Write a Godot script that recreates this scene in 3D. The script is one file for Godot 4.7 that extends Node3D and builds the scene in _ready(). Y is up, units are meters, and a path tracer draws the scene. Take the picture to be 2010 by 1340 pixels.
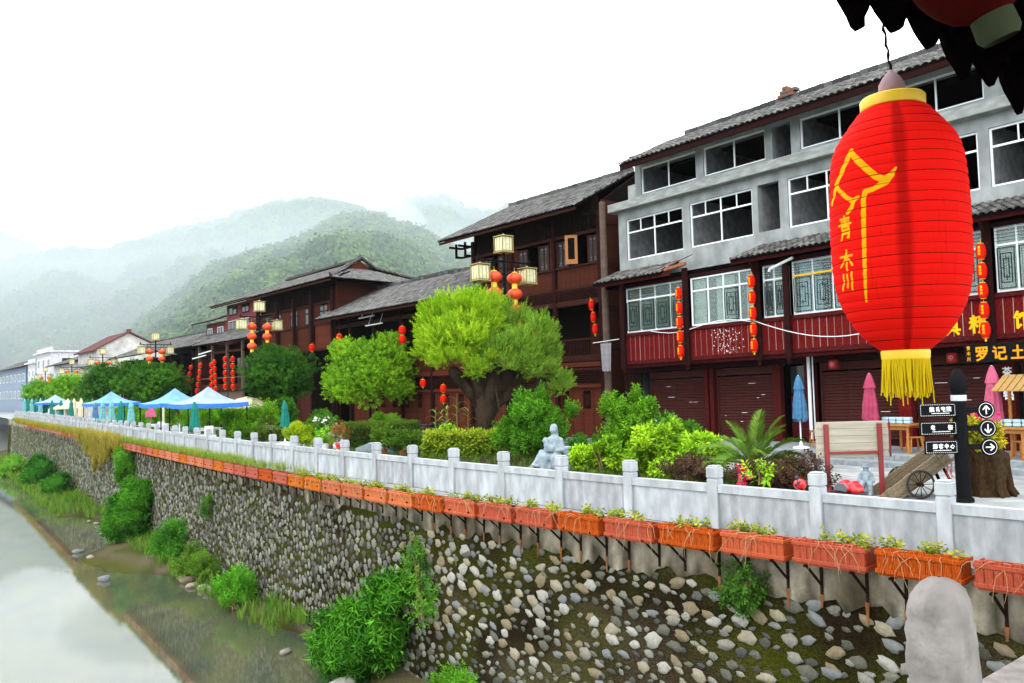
extends Node3D
# A riverside street of timber houses under a misty sky, seen from beneath the eave of a covered bridge.
# World axes: the street runs along -Z, the house fronts face -X, the river lies at the low-X side; y = 0 is the promenade.

const WATER_Y := -4.36
const FRONT := 24.0          # x of the house fronts
var M := {}                  # materials
var used := {}               # names already taken at top level
var rng := RandomNumberGenerator.new()
var shear := 0.0             # rise per metre along a facade, set while a leaning facade is built


# ------------------------------------------------------------------ mesh builder
class MB:
	var v := PackedVector3Array()
	var n := PackedVector3Array()
	var c := PackedColorArray()
	var u := PackedVector2Array()
	var ix := PackedInt32Array()
	var col := Color.WHITE

	func vert(p: Vector3, nn: Vector3, uv := Vector2.ZERO) -> int:
		v.append(p); n.append(nn); c.append(col); u.append(uv)
		return v.size() - 1

	func quad(a: Vector3, b: Vector3, d: Vector3, e: Vector3) -> void:   # counter-clockwise seen from outside
		var nn := (b - a).cross(e - a)
		if nn.length_squared() < 1e-16:
			nn = (d - a).cross(e - a)
		nn = nn.normalized()
		var k := v.size()
		vert(a, nn, Vector2(0, 1)); vert(b, nn, Vector2(1, 1)); vert(d, nn, Vector2(1, 0)); vert(e, nn, Vector2(0, 0))
		ix.append_array([k, k + 2, k + 1, k, k + 3, k + 2])

	func tri(a: Vector3, b: Vector3, d: Vector3) -> void:
		var nn := (b - a).cross(d - a).normalized()
		var k := v.size()
		vert(a, nn, Vector2(0, 1)); vert(b, nn, Vector2(1, 1)); vert(d, nn, Vector2(.5, 0))
		ix.append_array([k, k + 2, k + 1])

	func obox(ctr: Vector3, x: Vector3, y: Vector3, z: Vector3) -> void:  # half axes
		quad(ctr - x - y + z, ctr + x - y + z, ctr + x + y + z, ctr - x + y + z)
		quad(ctr + x - y - z, ctr - x - y - z, ctr - x + y - z, ctr + x + y - z)
		quad(ctr + x - y + z, ctr + x - y - z, ctr + x + y - z, ctr + x + y + z)
		quad(ctr - x - y - z, ctr - x - y + z, ctr - x + y + z, ctr - x + y - z)
		quad(ctr - x + y + z, ctr + x + y + z, ctr + x + y - z, ctr - x + y - z)
		quad(ctr - x - y - z, ctr + x - y - z, ctr + x - y + z, ctr - x - y + z)

	func box(x0: float, x1: float, y0: float, y1: float, z0: float, z1: float) -> void:
		obox(Vector3((x0 + x1) / 2, (y0 + y1) / 2, (z0 + z1) / 2), Vector3(abs(x1 - x0) / 2, 0, 0), Vector3(0, abs(y1 - y0) / 2, 0), Vector3(0, 0, abs(z1 - z0) / 2))

	func cbox(x0: float, x1: float, y0: float, y1: float, z0: float, z1: float, bv: float) -> void:   # chamfered box
		var ctr := Vector3((x0 + x1) / 2, (y0 + y1) / 2, (z0 + z1) / 2)
		var h := Vector3(abs(x1 - x0) / 2, abs(y1 - y0) / 2, abs(z1 - z0) / 2)
		bv = min(bv, min(h.x, min(h.y, h.z)) * .9)
		for ax in 3:
			var a := Vector3.ZERO; var b := Vector3.ZERO; var d := Vector3.ZERO
			a[ax] = 1; b[(ax + 1) % 3] = 1; d[(ax + 2) % 3] = 1
			var hb: float = h[(ax + 1) % 3] - bv
			var hd: float = h[(ax + 2) % 3] - bv
			for s in [1.0, -1.0]:
				var o: Vector3 = ctr + a * (h[ax] * s)
				if s > 0: quad(o - b * hb - d * hd, o + b * hb - d * hd, o + b * hb + d * hd, o - b * hb + d * hd)
				else: quad(o - b * hb + d * hd, o + b * hb + d * hd, o + b * hb - d * hd, o - b * hb - d * hd)
			for s in [1.0, -1.0]:      # edges along d between faces a and b
				for t in [1.0, -1.0]:
					var p1: Vector3 = ctr + a * (h[ax] * s) + b * (hb * t)
					var p2: Vector3 = ctr + a * ((h[ax] - bv) * s) + b * (h[(ax + 1) % 3] * t)
					if s * t > 0: quad(p1 - d * hd, p2 - d * hd, p2 + d * hd, p1 + d * hd)
					else: quad(p1 + d * hd, p2 + d * hd, p2 - d * hd, p1 - d * hd)
		for sx in [1.0, -1.0]:
			for sy in [1.0, -1.0]:
				for sz in [1.0, -1.0]:
					var p1: Vector3 = ctr + Vector3(h.x * sx, (h.y - bv) * sy, (h.z - bv) * sz)
					var p2: Vector3 = ctr + Vector3((h.x - bv) * sx, h.y * sy, (h.z - bv) * sz)
					var p3: Vector3 = ctr + Vector3((h.x - bv) * sx, (h.y - bv) * sy, h.z * sz)
					if sx * sy * sz > 0: tri(p1, p2, p3)
					else: tri(p1, p3, p2)

	func bar(a: Vector3, b: Vector3, w: float, h: float, up := Vector3.UP) -> void:
		var d := b - a
		var s := d.cross(up)
		if s.length() < 1e-5: s = d.cross(Vector3.RIGHT)
		s = s.normalized()
		var q := s.cross(d).normalized()
		obox((a + b) / 2, s * (w / 2), q * (h / 2), -d / 2)

	func tube(pts: Array, radii: Array, sides := 8, cap := true) -> void:
		var k := v.size()
		var m := pts.size()
		var side := Vector3.ZERO
		for i in m:
			var d: Vector3 = (pts[min(i + 1, m - 1)] - pts[max(i - 1, 0)]).normalized()
			if side == Vector3.ZERO:
				side = d.cross(Vector3.UP if abs(d.y) < .9 else Vector3.RIGHT).normalized()
			else:
				side = (side - d * side.dot(d)).normalized()
			var q := d.cross(side)
			for j in sides + 1:
				var t := TAU * j / sides
				var nn := side * cos(t) + q * sin(t)
				vert(pts[i] + nn * float(radii[i]), nn, Vector2(float(j) / sides, float(i) / max(1, m - 1)))
		for i in m - 1:
			for j in sides:
				var a := k + i * (sides + 1) + j
				var b := a + sides + 1
				ix.append_array([a, b, a + 1, a + 1, b, b + 1])
		if cap:
			for e in [0, m - 1]:
				var d2: Vector3 = (pts[1] - pts[0]).normalized() * -1.0 if e == 0 else (pts[m - 1] - pts[m - 2]).normalized()
				var ctr := vert(pts[e], d2)
				var base := v.size()
				for j in sides + 1: vert(v[k + e * (sides + 1) + j], d2)
				for j in sides:
					if e == 0: ix.append_array([ctr, base + j, base + j + 1])
					else: ix.append_array([ctr, base + j + 1, base + j])

	func lathe(prof: Array, seg := 16, at := Vector3.ZERO, bas := Basis.IDENTITY, flat := false) -> void:   # prof: Vector2(radius, y), bottom to top
		var k := v.size()
		var m := prof.size()
		for i in m:
			var a: Vector2 = prof[max(i - 1, 0)]
			var b: Vector2 = prof[min(i + 1, m - 1)]
			var d := (b - a).normalized()
			for j in seg + 1:
				var t := TAU * j / seg
				var nn := Vector3(d.y * sin(t), -d.x, d.y * cos(t))
				vert(at + bas * Vector3(prof[i].x * sin(t), prof[i].y, prof[i].x * cos(t)), (bas * nn).normalized(), Vector2(float(j) / seg, 1.0 - float(i) / (m - 1)))
		for i in m - 1:
			for j in seg:
				var a := k + i * (seg + 1) + j
				var b := a + seg + 1
				ix.append_array([a, b, a + 1, a + 1, b, b + 1])

	func ball(ctr: Vector3, r: Vector3, seg := 12, rings := 8) -> void:
		var k := v.size()
		for i in rings + 1:
			var p := PI * i / rings - PI / 2
			for j in seg + 1:
				var t := TAU * j / seg
				var d := Vector3(cos(p) * sin(t), sin(p), cos(p) * cos(t))
				vert(ctr + d * r, (d / r).normalized(), Vector2(float(j) / seg, 1.0 - float(i) / rings))
		for i in rings:
			for j in seg:
				var a := k + i * (seg + 1) + j
				var b := a + seg + 1
				ix.append_array([a, b, a + 1, a + 1, b, b + 1])

	func prism(poly: PackedVector2Array, z0: float, z1: float, xf := Transform3D.IDENTITY) -> void:   # poly in xy, pushed from z0 to z1
		if Geometry2D.is_polygon_clockwise(poly): poly.reverse()
		var t := Geometry2D.triangulate_polygon(poly)
		for i in range(0, t.size(), 3):
			var a := poly[t[i]]; var b := poly[t[i + 1]]; var d := poly[t[i + 2]]
			if (b - a).cross(d - a) < 0:
				var s := b; b = d; d = s
			tri(xf * Vector3(a.x, a.y, z1), xf * Vector3(b.x, b.y, z1), xf * Vector3(d.x, d.y, z1))
			tri(xf * Vector3(a.x, a.y, z0), xf * Vector3(d.x, d.y, z0), xf * Vector3(b.x, b.y, z0))
		for i in poly.size():
			var a := poly[i]; var b := poly[(i + 1) % poly.size()]
			quad(xf * Vector3(a.x, a.y, z0), xf * Vector3(b.x, b.y, z0), xf * Vector3(b.x, b.y, z1), xf * Vector3(a.x, a.y, z1))

	func grid(nx: int, ny: int, f: Surf) -> void:    # smooth sheet of nx by ny cells
		var k := v.size()
		for j in ny + 1:
			for i in nx + 1:
				var p := f.at(float(i) / nx, float(j) / ny)
				var dx := f.at(float(i) / nx + .004, float(j) / ny) - p
				var dy := f.at(float(i) / nx, float(j) / ny + .004) - p
				col = f.tint(float(i) / nx, float(j) / ny)
				vert(p, dx.cross(dy).normalized(), Vector2(float(i) / nx, float(j) / ny))
		for j in ny:
			for i in nx:
				var a := k + j * (nx + 1) + i
				var b := a + nx + 1
				ix.append_array([a, a + nx + 2, a + 1, a, b, a + nx + 2])
		col = Color.WHITE

	func smooth(cut := .35) -> void:      # averages normals of vertices in one place whose faces meet at a shallow angle
		var where := {}
		for i in v.size():
			var key := Vector3i((v[i] * 2000.0).round())
			if not where.has(key): where[key] = []
			where[key].append(i)
		var nn := n.duplicate()
		for key in where:
			for i in where[key]:
				var s := Vector3.ZERO
				for j in where[key]:
					if n[i].dot(n[j]) > cut: s += n[j]
				nn[i] = s.normalized()
		n = nn

	func mesh(sh := 0.0) -> ArrayMesh:
		var vv := v
		if sh != 0.0:
			vv = PackedVector3Array()
			for p in v: vv.append(Vector3(p.x, p.y + sh * p.x, p.z))
		var a := []
		a.resize(Mesh.ARRAY_MAX)
		a[Mesh.ARRAY_VERTEX] = vv; a[Mesh.ARRAY_NORMAL] = n; a[Mesh.ARRAY_COLOR] = c; a[Mesh.ARRAY_TEX_UV] = u; a[Mesh.ARRAY_INDEX] = ix
		var m := ArrayMesh.new()
		m.add_surface_from_arrays(Mesh.PRIMITIVE_TRIANGLES, a)
		return m


class Surf:
	func at(_s: float, _t: float) -> Vector3: return Vector3.ZERO
	func tint(_s: float, _t: float) -> Color: return Color.WHITE


# ------------------------------------------------------------------ naming and parenting
func numbered(called: String) -> String:
	var k: int = used.get(called, 0)
	used[called] = k + 1
	return called if k == 0 else "%s_%03d" % [called, k]

func tag(o: Node, label := "", category := "", group := "", kind := "") -> void:
	if label: o.set_meta("label", label)
	if category: o.set_meta("category", category)
	if group: o.set_meta("group", group)
	if kind: o.set_meta("kind", kind)

func thing(called: String, label: String, category: String, at := Vector3.ZERO, turn := 0.0, group := "") -> Node3D:
	var o := Node3D.new()
	o.name = numbered(called)
	add_child(o)
	o.position = at
	o.rotation.y = turn
	tag(o, label, category, group)
	return o

func put(called: String, m: Mesh, mat: Material, parent: Node = null, xf := Transform3D.IDENTITY, kind := "") -> MeshInstance3D:
	var o := MeshInstance3D.new()
	o.mesh = m
	o.material_override = mat
	o.transform = xf
	if parent == null or parent == self:
		o.name = numbered(called)
		add_child(o)
	else:
		var cnt: Dictionary = parent.get_meta("_cnt") if parent.has_meta("_cnt") else {}
		var k: int = cnt.get(called, 0)
		cnt[called] = k + 1
		parent.set_meta("_cnt", cnt)
		o.name = called if k == 0 else "%s_%03d" % [called, k]
		parent.add_child(o)
	if kind: o.set_meta("kind", kind)
	return o

func part(called: String, mb: MB, mat: Material, parent: Node = null, kind := "") -> MeshInstance3D:
	return put(called, mb.mesh(shear), mat, parent, Transform3D.IDENTITY, kind)

func scatter(called: String, m: Mesh, mat: Material, where: Array, tints: Array, parent: Node = null, kind := "") -> MultiMeshInstance3D:
	var mm := MultiMesh.new()
	mm.transform_format = MultiMesh.TRANSFORM_3D
	mm.use_colors = tints.size() > 0
	mm.mesh = m
	mm.instance_count = where.size()
	for i in where.size():
		mm.set_instance_transform(i, where[i])
		if tints.size() > 0: mm.set_instance_color(i, tints[i])
	var o := MultiMeshInstance3D.new()
	o.multimesh = mm
	o.material_override = mat
	if parent == null:
		o.name = numbered(called)
		add_child(o)
	else:
		o.name = called
		parent.add_child(o, true)
	if kind: o.set_meta("kind", kind)
	return o

# a crown or a bush as one mesh: every twig is added to it, turned, scaled and tinted
func merged(called: String, m: ArrayMesh, mt: Material, where: Array, tints: Array, parent: Node = null) -> MeshInstance3D:
	var a := m.surface_get_arrays(0)
	var ix: PackedInt32Array = a[Mesh.ARRAY_INDEX]
	var v0: PackedVector3Array = a[Mesh.ARRAY_VERTEX]
	var n0: PackedVector3Array = a[Mesh.ARRAY_NORMAL]
	var c0: PackedColorArray = a[Mesh.ARRAY_COLOR]
	var v1 := PackedVector3Array(); var n1 := PackedVector3Array()
	var t1 := PackedFloat32Array()
	for i in ix:
		v1.append(v0[i]); n1.append(n0[i])
	var v := PackedVector3Array(); var n := PackedVector3Array(); var c := PackedColorArray()
	var one := PackedColorArray()
	one.resize(v1.size())
	for i in where.size():
		var x: Transform3D = where[i]
		v.append_array(x * v1)
		n.append_array(Transform3D(x.basis.orthonormalized(), Vector3.ZERO) * n1)
		one.fill(tints[i])
		c.append_array(one)
	var o := []
	o.resize(Mesh.ARRAY_MAX)
	o[Mesh.ARRAY_VERTEX] = v; o[Mesh.ARRAY_NORMAL] = n; o[Mesh.ARRAY_COLOR] = c
	var r := ArrayMesh.new()
	r.add_surface_from_arrays(Mesh.PRIMITIVE_TRIANGLES, o)
	return put(called, r, mt, parent)

func copy_of(o: Node3D, at: Vector3, turn: float, label := "") -> Node3D:
	var d := o.duplicate() as Node3D
	var base := String(o.name)
	var us := base.rfind("_")
	if us > 0 and base.substr(us + 1).is_valid_int(): base = base.substr(0, us)
	d.name = numbered(base)
	add_child(d)
	d.position = at
	d.rotation.y = turn
	if label: d.set_meta("label", label)
	return d

func rnd(a: float, b: float) -> float:
	return rng.randf_range(a, b)

func nth(k: int) -> String:
	var w := ["first", "second", "third", "fourth", "fifth", "sixth", "seventh", "eighth", "ninth", "tenth", "eleventh", "twelfth", "thirteenth", "fourteenth", "fifteenth", "sixteenth", "seventeenth", "eighteenth", "nineteenth", "twentieth"]
	if k < 20: return w[k]
	var tens := ["", "", "twenty", "thirty", "forty", "fifty", "sixty", "seventy", "eighty"]
	var t := (k + 1) / 10
	if (k + 1) % 10 == 0: return ["", "", "twentieth", "thirtieth", "fortieth", "fiftieth", "sixtieth", "seventieth", "eightieth"][t]
	return tens[t] + "-" + w[(k + 1) % 10 - 1]


# ------------------------------------------------------------------ materials
func lin(r: float, g: float, b: float) -> Color:
	return Color(r, g, b).linear_to_srgb()

func ntex(freq: float, sd: int, lo: float, hi: float, size := 256, cell := false, oct := 4) -> NoiseTexture2D:
	var fn := FastNoiseLite.new()
	fn.seed = sd
	fn.frequency = freq
	fn.fractal_octaves = oct
	fn.noise_type = FastNoiseLite.TYPE_CELLULAR if cell else FastNoiseLite.TYPE_SIMPLEX_SMOOTH
	var t := NoiseTexture2D.new()
	t.noise = fn
	t.width = size; t.height = size
	t.seamless = true
	t.generate_mipmaps = false
	var g := Gradient.new()
	g.offsets = PackedFloat32Array([0.15, 0.85])
	g.colors = PackedColorArray([Color(lo, lo, lo), Color(hi, hi, hi)])
	t.color_ramp = g
	return t

func bump(freq: float, sd: int, strength := 4.0, size := 256) -> NoiseTexture2D:
	var t := ntex(freq, sd, 0, 1, size)
	t.color_ramp = null
	t.as_normal_map = true
	t.bump_strength = strength
	return t

# tex: key of a shared texture pair; scale: repeats per metre along each world axis
var TX := {}
func mat(called: String, c: Color, rough := 0.9, tex := "", scale := Vector3.ONE, vc := false, nrm := 0.6) -> StandardMaterial3D:
	var m := StandardMaterial3D.new()
	m.resource_name = called
	m.albedo_color = c
	m.roughness = rough
	m.metallic_specular = .5 if rough < .55 else .10
	m.vertex_color_use_as_albedo = vc
	if tex:
		m.albedo_texture = TX[tex][0]
		m.uv1_triplanar = true
		m.uv1_world_triplanar = true
		m.uv1_scale = scale
		if nrm > 0:
			m.normal_enabled = true
			m.normal_texture = TX[tex][1]
			m.normal_scale = nrm
	M[called] = m
	return m

func leafmat(called: String, back := 0.5) -> StandardMaterial3D:
	var m := mat(called, Color.WHITE, 0.55, "", Vector3.ONE, true)
	m.backlight_enabled = true
	m.backlight = Color(back, back, back * .5)
	return m

func make_materials() -> void:
	TX["grime"] = [ntex(.012, 3, .84, 1.0, 512), bump(.05, 4, 3.0)]
	TX["stain"] = [ntex(.009, 11, .80, 1.0, 512, false, 6), bump(.06, 12, 3.0)]
	TX["grain"] = [ntex(.02, 5, .55, 1.0, 512), bump(.03, 6, 3.0)]
	TX["fine"] = [ntex(.06, 7, .7, 1.0, 256), bump(.12, 8, 4.0)]
	TX["cloth"] = [ntex(.01, 9, .88, 1.0, 256), bump(.02, 10, 2.0)]
	TX["ripple"] = [ntex(.02, 13, .9, 1.0, 256), bump(.016, 14, 2.0, 512)]
	# stone, plaster, ground
	mat("concrete", lin(.31, .33, .33), .92, "stain", Vector3(.25, .18, .25), false, .15)
	mat("concrete_edge", lin(.31, .33, .32), .92, "stain", Vector3(.3, .9, .3), false, .2)
	mat("white_stone", lin(.43, .46, .49), .75, "grime", Vector3(.6, .25, .6), false, .08)
	mat("white_stone_worn", lin(.40, .42, .44), .8, "stain", Vector3(.9, .3, .9), false, .15)
	mat("white_stone_pale", lin(.46, .49, .51), .75, "stain", Vector3(.5, .16, .5), false, .1)
	mat("ground", lin(.36, .38, .38), .95, "stain", Vector3(.22, .22, .22), false, .3)
	mat("kerb_stone", lin(.27, .30, .32), .9, "grime", Vector3(.7, .7, .7))
	mat("soil", lin(.05, .035, .022), 1, "fine", Vector3(.8, .8, .8))
	mat("plaster", lin(.52, .50, .47), .95, "stain", Vector3(.15, .15, .15), false, .1)
	mat("white_plaster", lin(.58, .58, .60), .95, "grime", Vector3(.3, .3, .3))
	mat("blue_plaster", lin(.27, .33, .42), .95, "grime", Vector3(.3, .3, .3))
	mat("tile_roof", Color(.95, .95, .95), .95, "fine", Vector3(1.2, 1.2, 1.2), true)
	mat("stones", Color.WHITE, .85, "fine", Vector3(1.6, 1.6, 1.6), true, 1.0)
	mat("statue_stone", lin(.30, .37, .42), .85, "grime", Vector3(2, 2, 2), false, .4)
	mat("bollard_stone", lin(.36, .325, .30), .95, "stain", Vector3(1.6, 1.1, 1.6), false, .6)
	# wood
	mat("red_board", lin(.185, .012, .012), .7, "grain", Vector3(7, .55, 7))
	mat("red_beam", lin(.10, .014, .014), .7, "grain", Vector3(4, 4, .5))
	mat("dark_post", lin(.035, .010, .010), .75, "grain", Vector3(6, .5, 6))
	mat("brown_board", lin(.090, .026, .015), .8, "grain", Vector3(6, .5, 6))
	mat("door_board", lin(.145, .036, .020), .75, "grain", Vector3(6, .5, 6))
	mat("brown_beam", lin(.058, .021, .015), .85, "grain", Vector3(4, 4, .5))
	mat("pale_gap", lin(.40, .30, .27))
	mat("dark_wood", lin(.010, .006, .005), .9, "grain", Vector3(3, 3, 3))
	mat("pole_wood", lin(.17, .12, .095), .9, "grain", Vector3(7, .4, 7))
	mat("pink_board", lin(.30, .085, .09), .9, "grain", Vector3(5, .6, 5))
	mat("orange_wood", lin(.55, .20, .02), .5, "grain", Vector3(8, .8, 8))
	mat("planter_red", lin(.62, .085, .007), .45, "grain", Vector3(9, .9, 9))
	mat("planter_red_worn", lin(.56, .095, .012), .55, "grain", Vector3(7, .7, 7))
	mat("planter_red_dark", lin(.52, .060, .006), .45, "grain", Vector3(9, .9, 9))
	mat("planter_orange_worn", lin(.68, .17, .015), .55, "grain", Vector3(7, .7, 7))
	mat("planter_orange_dark", lin(.62, .115, .008), .45, "grain", Vector3(9, .9, 9))
	mat("planter_orange", lin(.72, .145, .008), .45, "grain", Vector3(9, .9, 9))
	mat("old_plank", lin(.40, .365, .29), .9, "cloth", Vector3(.4, 2.5, .4), false, .3)
	mat("cart_wood", lin(.30, .235, .155), .9, "grain", Vector3(2, 6, 2))
	mat("bark", lin(.070, .048, .032), .95, "grain", Vector3(5, .8, 5), true, 2.0)
	mat("shutter", lin(.066, .020, .017), .7, "grime", Vector3(1.2, 1.2, 1.2), false, .1)
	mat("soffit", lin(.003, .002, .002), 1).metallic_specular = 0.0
	mat("shade_room", lin(.24, .245, .25), .95, "stain", Vector3(.5, .5, .5), false, .1)
	# metal, glass, cloth, paper
	mat("white_frame", lin(.72, .76, .78), .5)
	mat("black_metal", lin(.005, .005, .006), .6).metallic_specular = .15
	mat("iron", lin(.03, .017, .013), .7, "fine", Vector3(2, 2, 2))
	mat("lattice_iron", lin(.012, .02, .024), .6)
	mat("red_metal", lin(.19, .012, .012), .5)
	mat("rust", lin(.24, .10, .04), 1, "stain", Vector3(2, .6, 2))
	var g := mat("pane", Color(.55, .65, .62, .18), .05)
	g.transparency = BaseMaterial3D.TRANSPARENCY_ALPHA
	var gd := mat("dark_pane", lin(.03, .035, .035), .08)
	gd.metallic_specular = .5
	mat("curtain", lin(.30, .40, .34), .95, "cloth", Vector3(1, 1, 1))
	mat("blue_curtain", lin(.30, .48, .55), .95, "cloth", Vector3(1, 1, 1))
	mat("lamp_paper", lin(.72, .70, .44), .7, "cloth", Vector3(2, 2, 2))
	var ll := mat("lantern_red", lin(.74, .016, .006), .8, "cloth", Vector3(3, 3, 3))
	ll.backlight_enabled = true; ll.backlight = Color(.5, .5, .5)
	var lo := mat("lantern_orange", lin(.85, .075, .010), .5, "cloth", Vector3(3, 3, 3))
	lo.backlight_enabled = true; lo.backlight = Color(.5, .5, .5)
	mat("gold", lin(.85, .55, .02), .45)
	mat("tassel", lin(.66, .47, .012), .8)
	mat("yellow_paint", lin(.80, .42, .01), .6)
	mat("white_paint", lin(.8, .8, .8), .6)
	mat("tent_blue", lin(.055, .20, .66), .7, "cloth", Vector3(.6, .6, .6))
	mat("tent_pale", lin(.28, .36, .63), .7, "cloth", Vector3(.6, .6, .6))
	mat("tent_mid", lin(.17, .34, .66), .7, "cloth", Vector3(.6, .6, .6))
	mat("cloth_blue", lin(.07, .19, .34), .85, "cloth", Vector3(2, 2, 2))
	mat("cloth_pink", lin(.52, .11, .20), .85, "cloth", Vector3(2, 2, 2))
	mat("cloth_rose", lin(.40, .06, .12), .85, "cloth", Vector3(2, 2, 2))
	mat("cloth_green", lin(.02, .20, .16), .85, "cloth", Vector3(2, 2, 2))
	mat("cloth_teal", lin(.16, .42, .45), .85, "cloth", Vector3(2, 2, 2))
	mat("cloth_cream", lin(.68, .60, .40), .85, "cloth", Vector3(2, 2, 2))
	mat("plastic_red", lin(.62, .012, .022), .25)
	mat("plastic_black", lin(.012, .012, .014), .4)
	mat("plastic_grey", lin(.10, .12, .13), .5)
	mat("plastic_white", lin(.7, .75, .75), .5)
	mat("plastic_yellow", lin(.75, .45, .01), .5)
	mat("packs", lin(.35, .52, .60), .5)
	mat("rubber", lin(.035, .03, .028), .8)
	mat("straw", lin(.55, .34, .12), .9, "grain", Vector3(6, 1, 6))
	mat("terracotta", lin(.28, .09, .04), .9)
	mat("flower_white", lin(.75, .68, .68), .8)
	mat("flower_pink", lin(.62, .02, .12), .8)
	mat("chili", lin(.5, .01, .01), .4)
	leafmat("leaf", .55)
	leafmat("leaf_thick", .3)
	mat("dead_stem", lin(.30, .19, .10), .9)

# ------------------------------------------------------------------ river, wall, ground, hills
func path_x(z: float) -> float:      # the line of the white stone fence
	var t := [[6.0, 11.85], [0.0, 11.42], [-4.9, 11.09], [-10.1, 10.81], [-15.4, 10.69], [-20.6, 10.72], [-25.9, 10.87], [-31.1, 11.11], [-36.4, 11.4], [-41.6, 11.71], [-46.8, 12.02], [-60.0, 12.75], [-80.0, 13.9], [-100.0, 15.1], [-130.0, 16.8], [-400.0, 33.0]]
	if z >= t[0][0]: return t[0][1]
	for i in t.size() - 1:
		if z <= t[i][0] and z > t[i + 1][0]:
			var k: float = (t[i][0] - z) / (t[i][0] - t[i + 1][0])
			return lerpf(t[i][1], t[i + 1][1], k)
	return 33.0

func wall_x(z: float, y: float) -> float:      # river face of the retaining wall, leaning back a little
	return path_x(z) - .33 + y * .045

class BedSurf extends Surf:
	var o
	var fn := FastNoiseLite.new()
	func _init(owner) -> void:
		o = owner; fn.seed = 21; fn.frequency = .16; fn.fractal_octaves = 4
	func z_at(t: float) -> float: return 8.0 - 130.0 * pow(t, 1.4)
	func at(s: float, t: float) -> Vector3:
		var z := z_at(t)
		var x1: float = o.wall_x(z, -4.0) + .3
		var d := 34.0 * pow(maxf(0.0, 1.0 - s), 2.2)            # distance out from the wall
		var bank: float = .95 + fn.get_noise_2d(z * 1.1, 3.0) * 1.1
		if z > -42 and z < -32: bank += 2.8 * sin((z + 42) / 10.0 * PI)     # the spit of sand
		if z < -52: bank += 1.6
		var y: float = -4.02 - .34 * d / bank if d < bank else -4.36 - .5 * (1.0 - exp(-(d - bank) * .45))
		y += fn.get_noise_2d(x1 - d, z) * .10 + fn.get_noise_2d((x1 - d) * 4, z * 4) * .045
		return Vector3(x1 - d, y, z)
	func tint(s: float, t: float) -> Color:
		var p := at(s, t)
		var k: float = clampf(fn.get_noise_2d(p.x * 3 + 50, p.z * 3) * 1.6 + .5, 0, 1)
		var wet := Color(.022, .030, .003).lerp(Color(.10, .095, .012), k)
		var dry := Color(.16, .13, .085).lerp(Color(.08, .10, .02), k)
		return wet.lerp(dry, clampf((p.y + 4.38) / .1, 0, 1))

class WallSurf extends Surf:
	var o
	var y0 := -5.0
	var y1 := -.62
	var proud := 0.0
	var ragged := 0.0
	var fn := FastNoiseLite.new()
	func _init(owner) -> void:
		o = owner; fn.seed = 31; fn.frequency = .5; fn.fractal_octaves = 3
	func z_at(s: float) -> float: return 5.0 - 121.0 * pow(s, 1.5)
	func at(s: float, t: float) -> Vector3:
		var z := z_at(s)
		var low := y0 + (ragged * (fn.get_noise_2d(z * 2.2, 9.0) + .5 * fn.get_noise_2d(z * 8.0, 4.0)) if t < .01 else 0.0)
		var y := lerpf(low, y1, t)
		return Vector3(o.wall_x(z, y) - proud - fn.get_noise_3d(z * 1.5, y * 3, 0) * .022 * (1.0 if proud == 0.0 else .2), y, z)
	func tint(s: float, t: float) -> Color:
		var p := at(s, t)
		if proud > 0:
			var k := clampf(fn.get_noise_2d(p.z * 1.2, p.y * .7) + .5, 0, 1)
			return Color(.38, .34, .26).lerp(Color(.17, .14, .095), k * k).lerp(Color(.04, .036, .022), clampf(.8 - t * 2.0 + fn.get_noise_2d(p.z * 5, 2) * 1.3 + fn.get_noise_2d(p.z * 14, p.y * 2) * .6, 0, .9))
		var m := clampf(fn.get_noise_2d(p.z * .8, p.y * 1.3) * 1.3 + .45 + clampf((-p.z - 16) / 30.0, 0, .55), 0, 1)
		var c := Color(.026, .019, .010).lerp(Color(.062, .068, .009), m)
		return c.lerp(Color(.13, .10, .065), clampf(fn.get_noise_2d(p.z * .5 + 70, p.y * .9) * .9, 0, .45))

class HillSurf extends Surf:
	var ridge: Array        # [x, height, z]
	var foot: float         # share of the ridge's distance at which the foot lies
	var back := 1.25
	var rough := 1.0
	var fn := FastNoiseLite.new()
	func at(s: float, t: float) -> Vector3:
		var f: float = clampf(s, 0, .9999) * (ridge.size() - 1)
		var i := int(f)
		var a: Array = ridge[i]; var b: Array = ridge[i + 1]
		var k := f - i
		var top := Vector3(lerpf(a[0], b[0], k), lerpf(a[1], b[1], k), lerpf(a[2], b[2], k))
		var m: float = lerpf(foot, 1.0, t / .7) if t < .7 else lerpf(1.0, back, (t - .7) / .3)
		var h: float = pow(maxf(0, t) / .7, .85) if t < .7 else 1.0 - pow((t - .7) / .3, 1.6)
		var p := Vector3(top.x * m, top.y * h, top.z * m)
		var bend := sin(PI * clampf(t / .7, 0, 1))
		p.y += fn.get_noise_2d(p.x * .6, p.z * .6) * top.y * .2 * rough * bend
		return p
	func tint(s: float, t: float) -> Color:
		var p := at(s, t)
		return Color(.045, .085, .028).lerp(Color(.13, .16, .05), clampf(fn.get_noise_2d(p.x * 2 + 300, p.z * 2) * 1.2 + .3, 0, 1))

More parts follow.
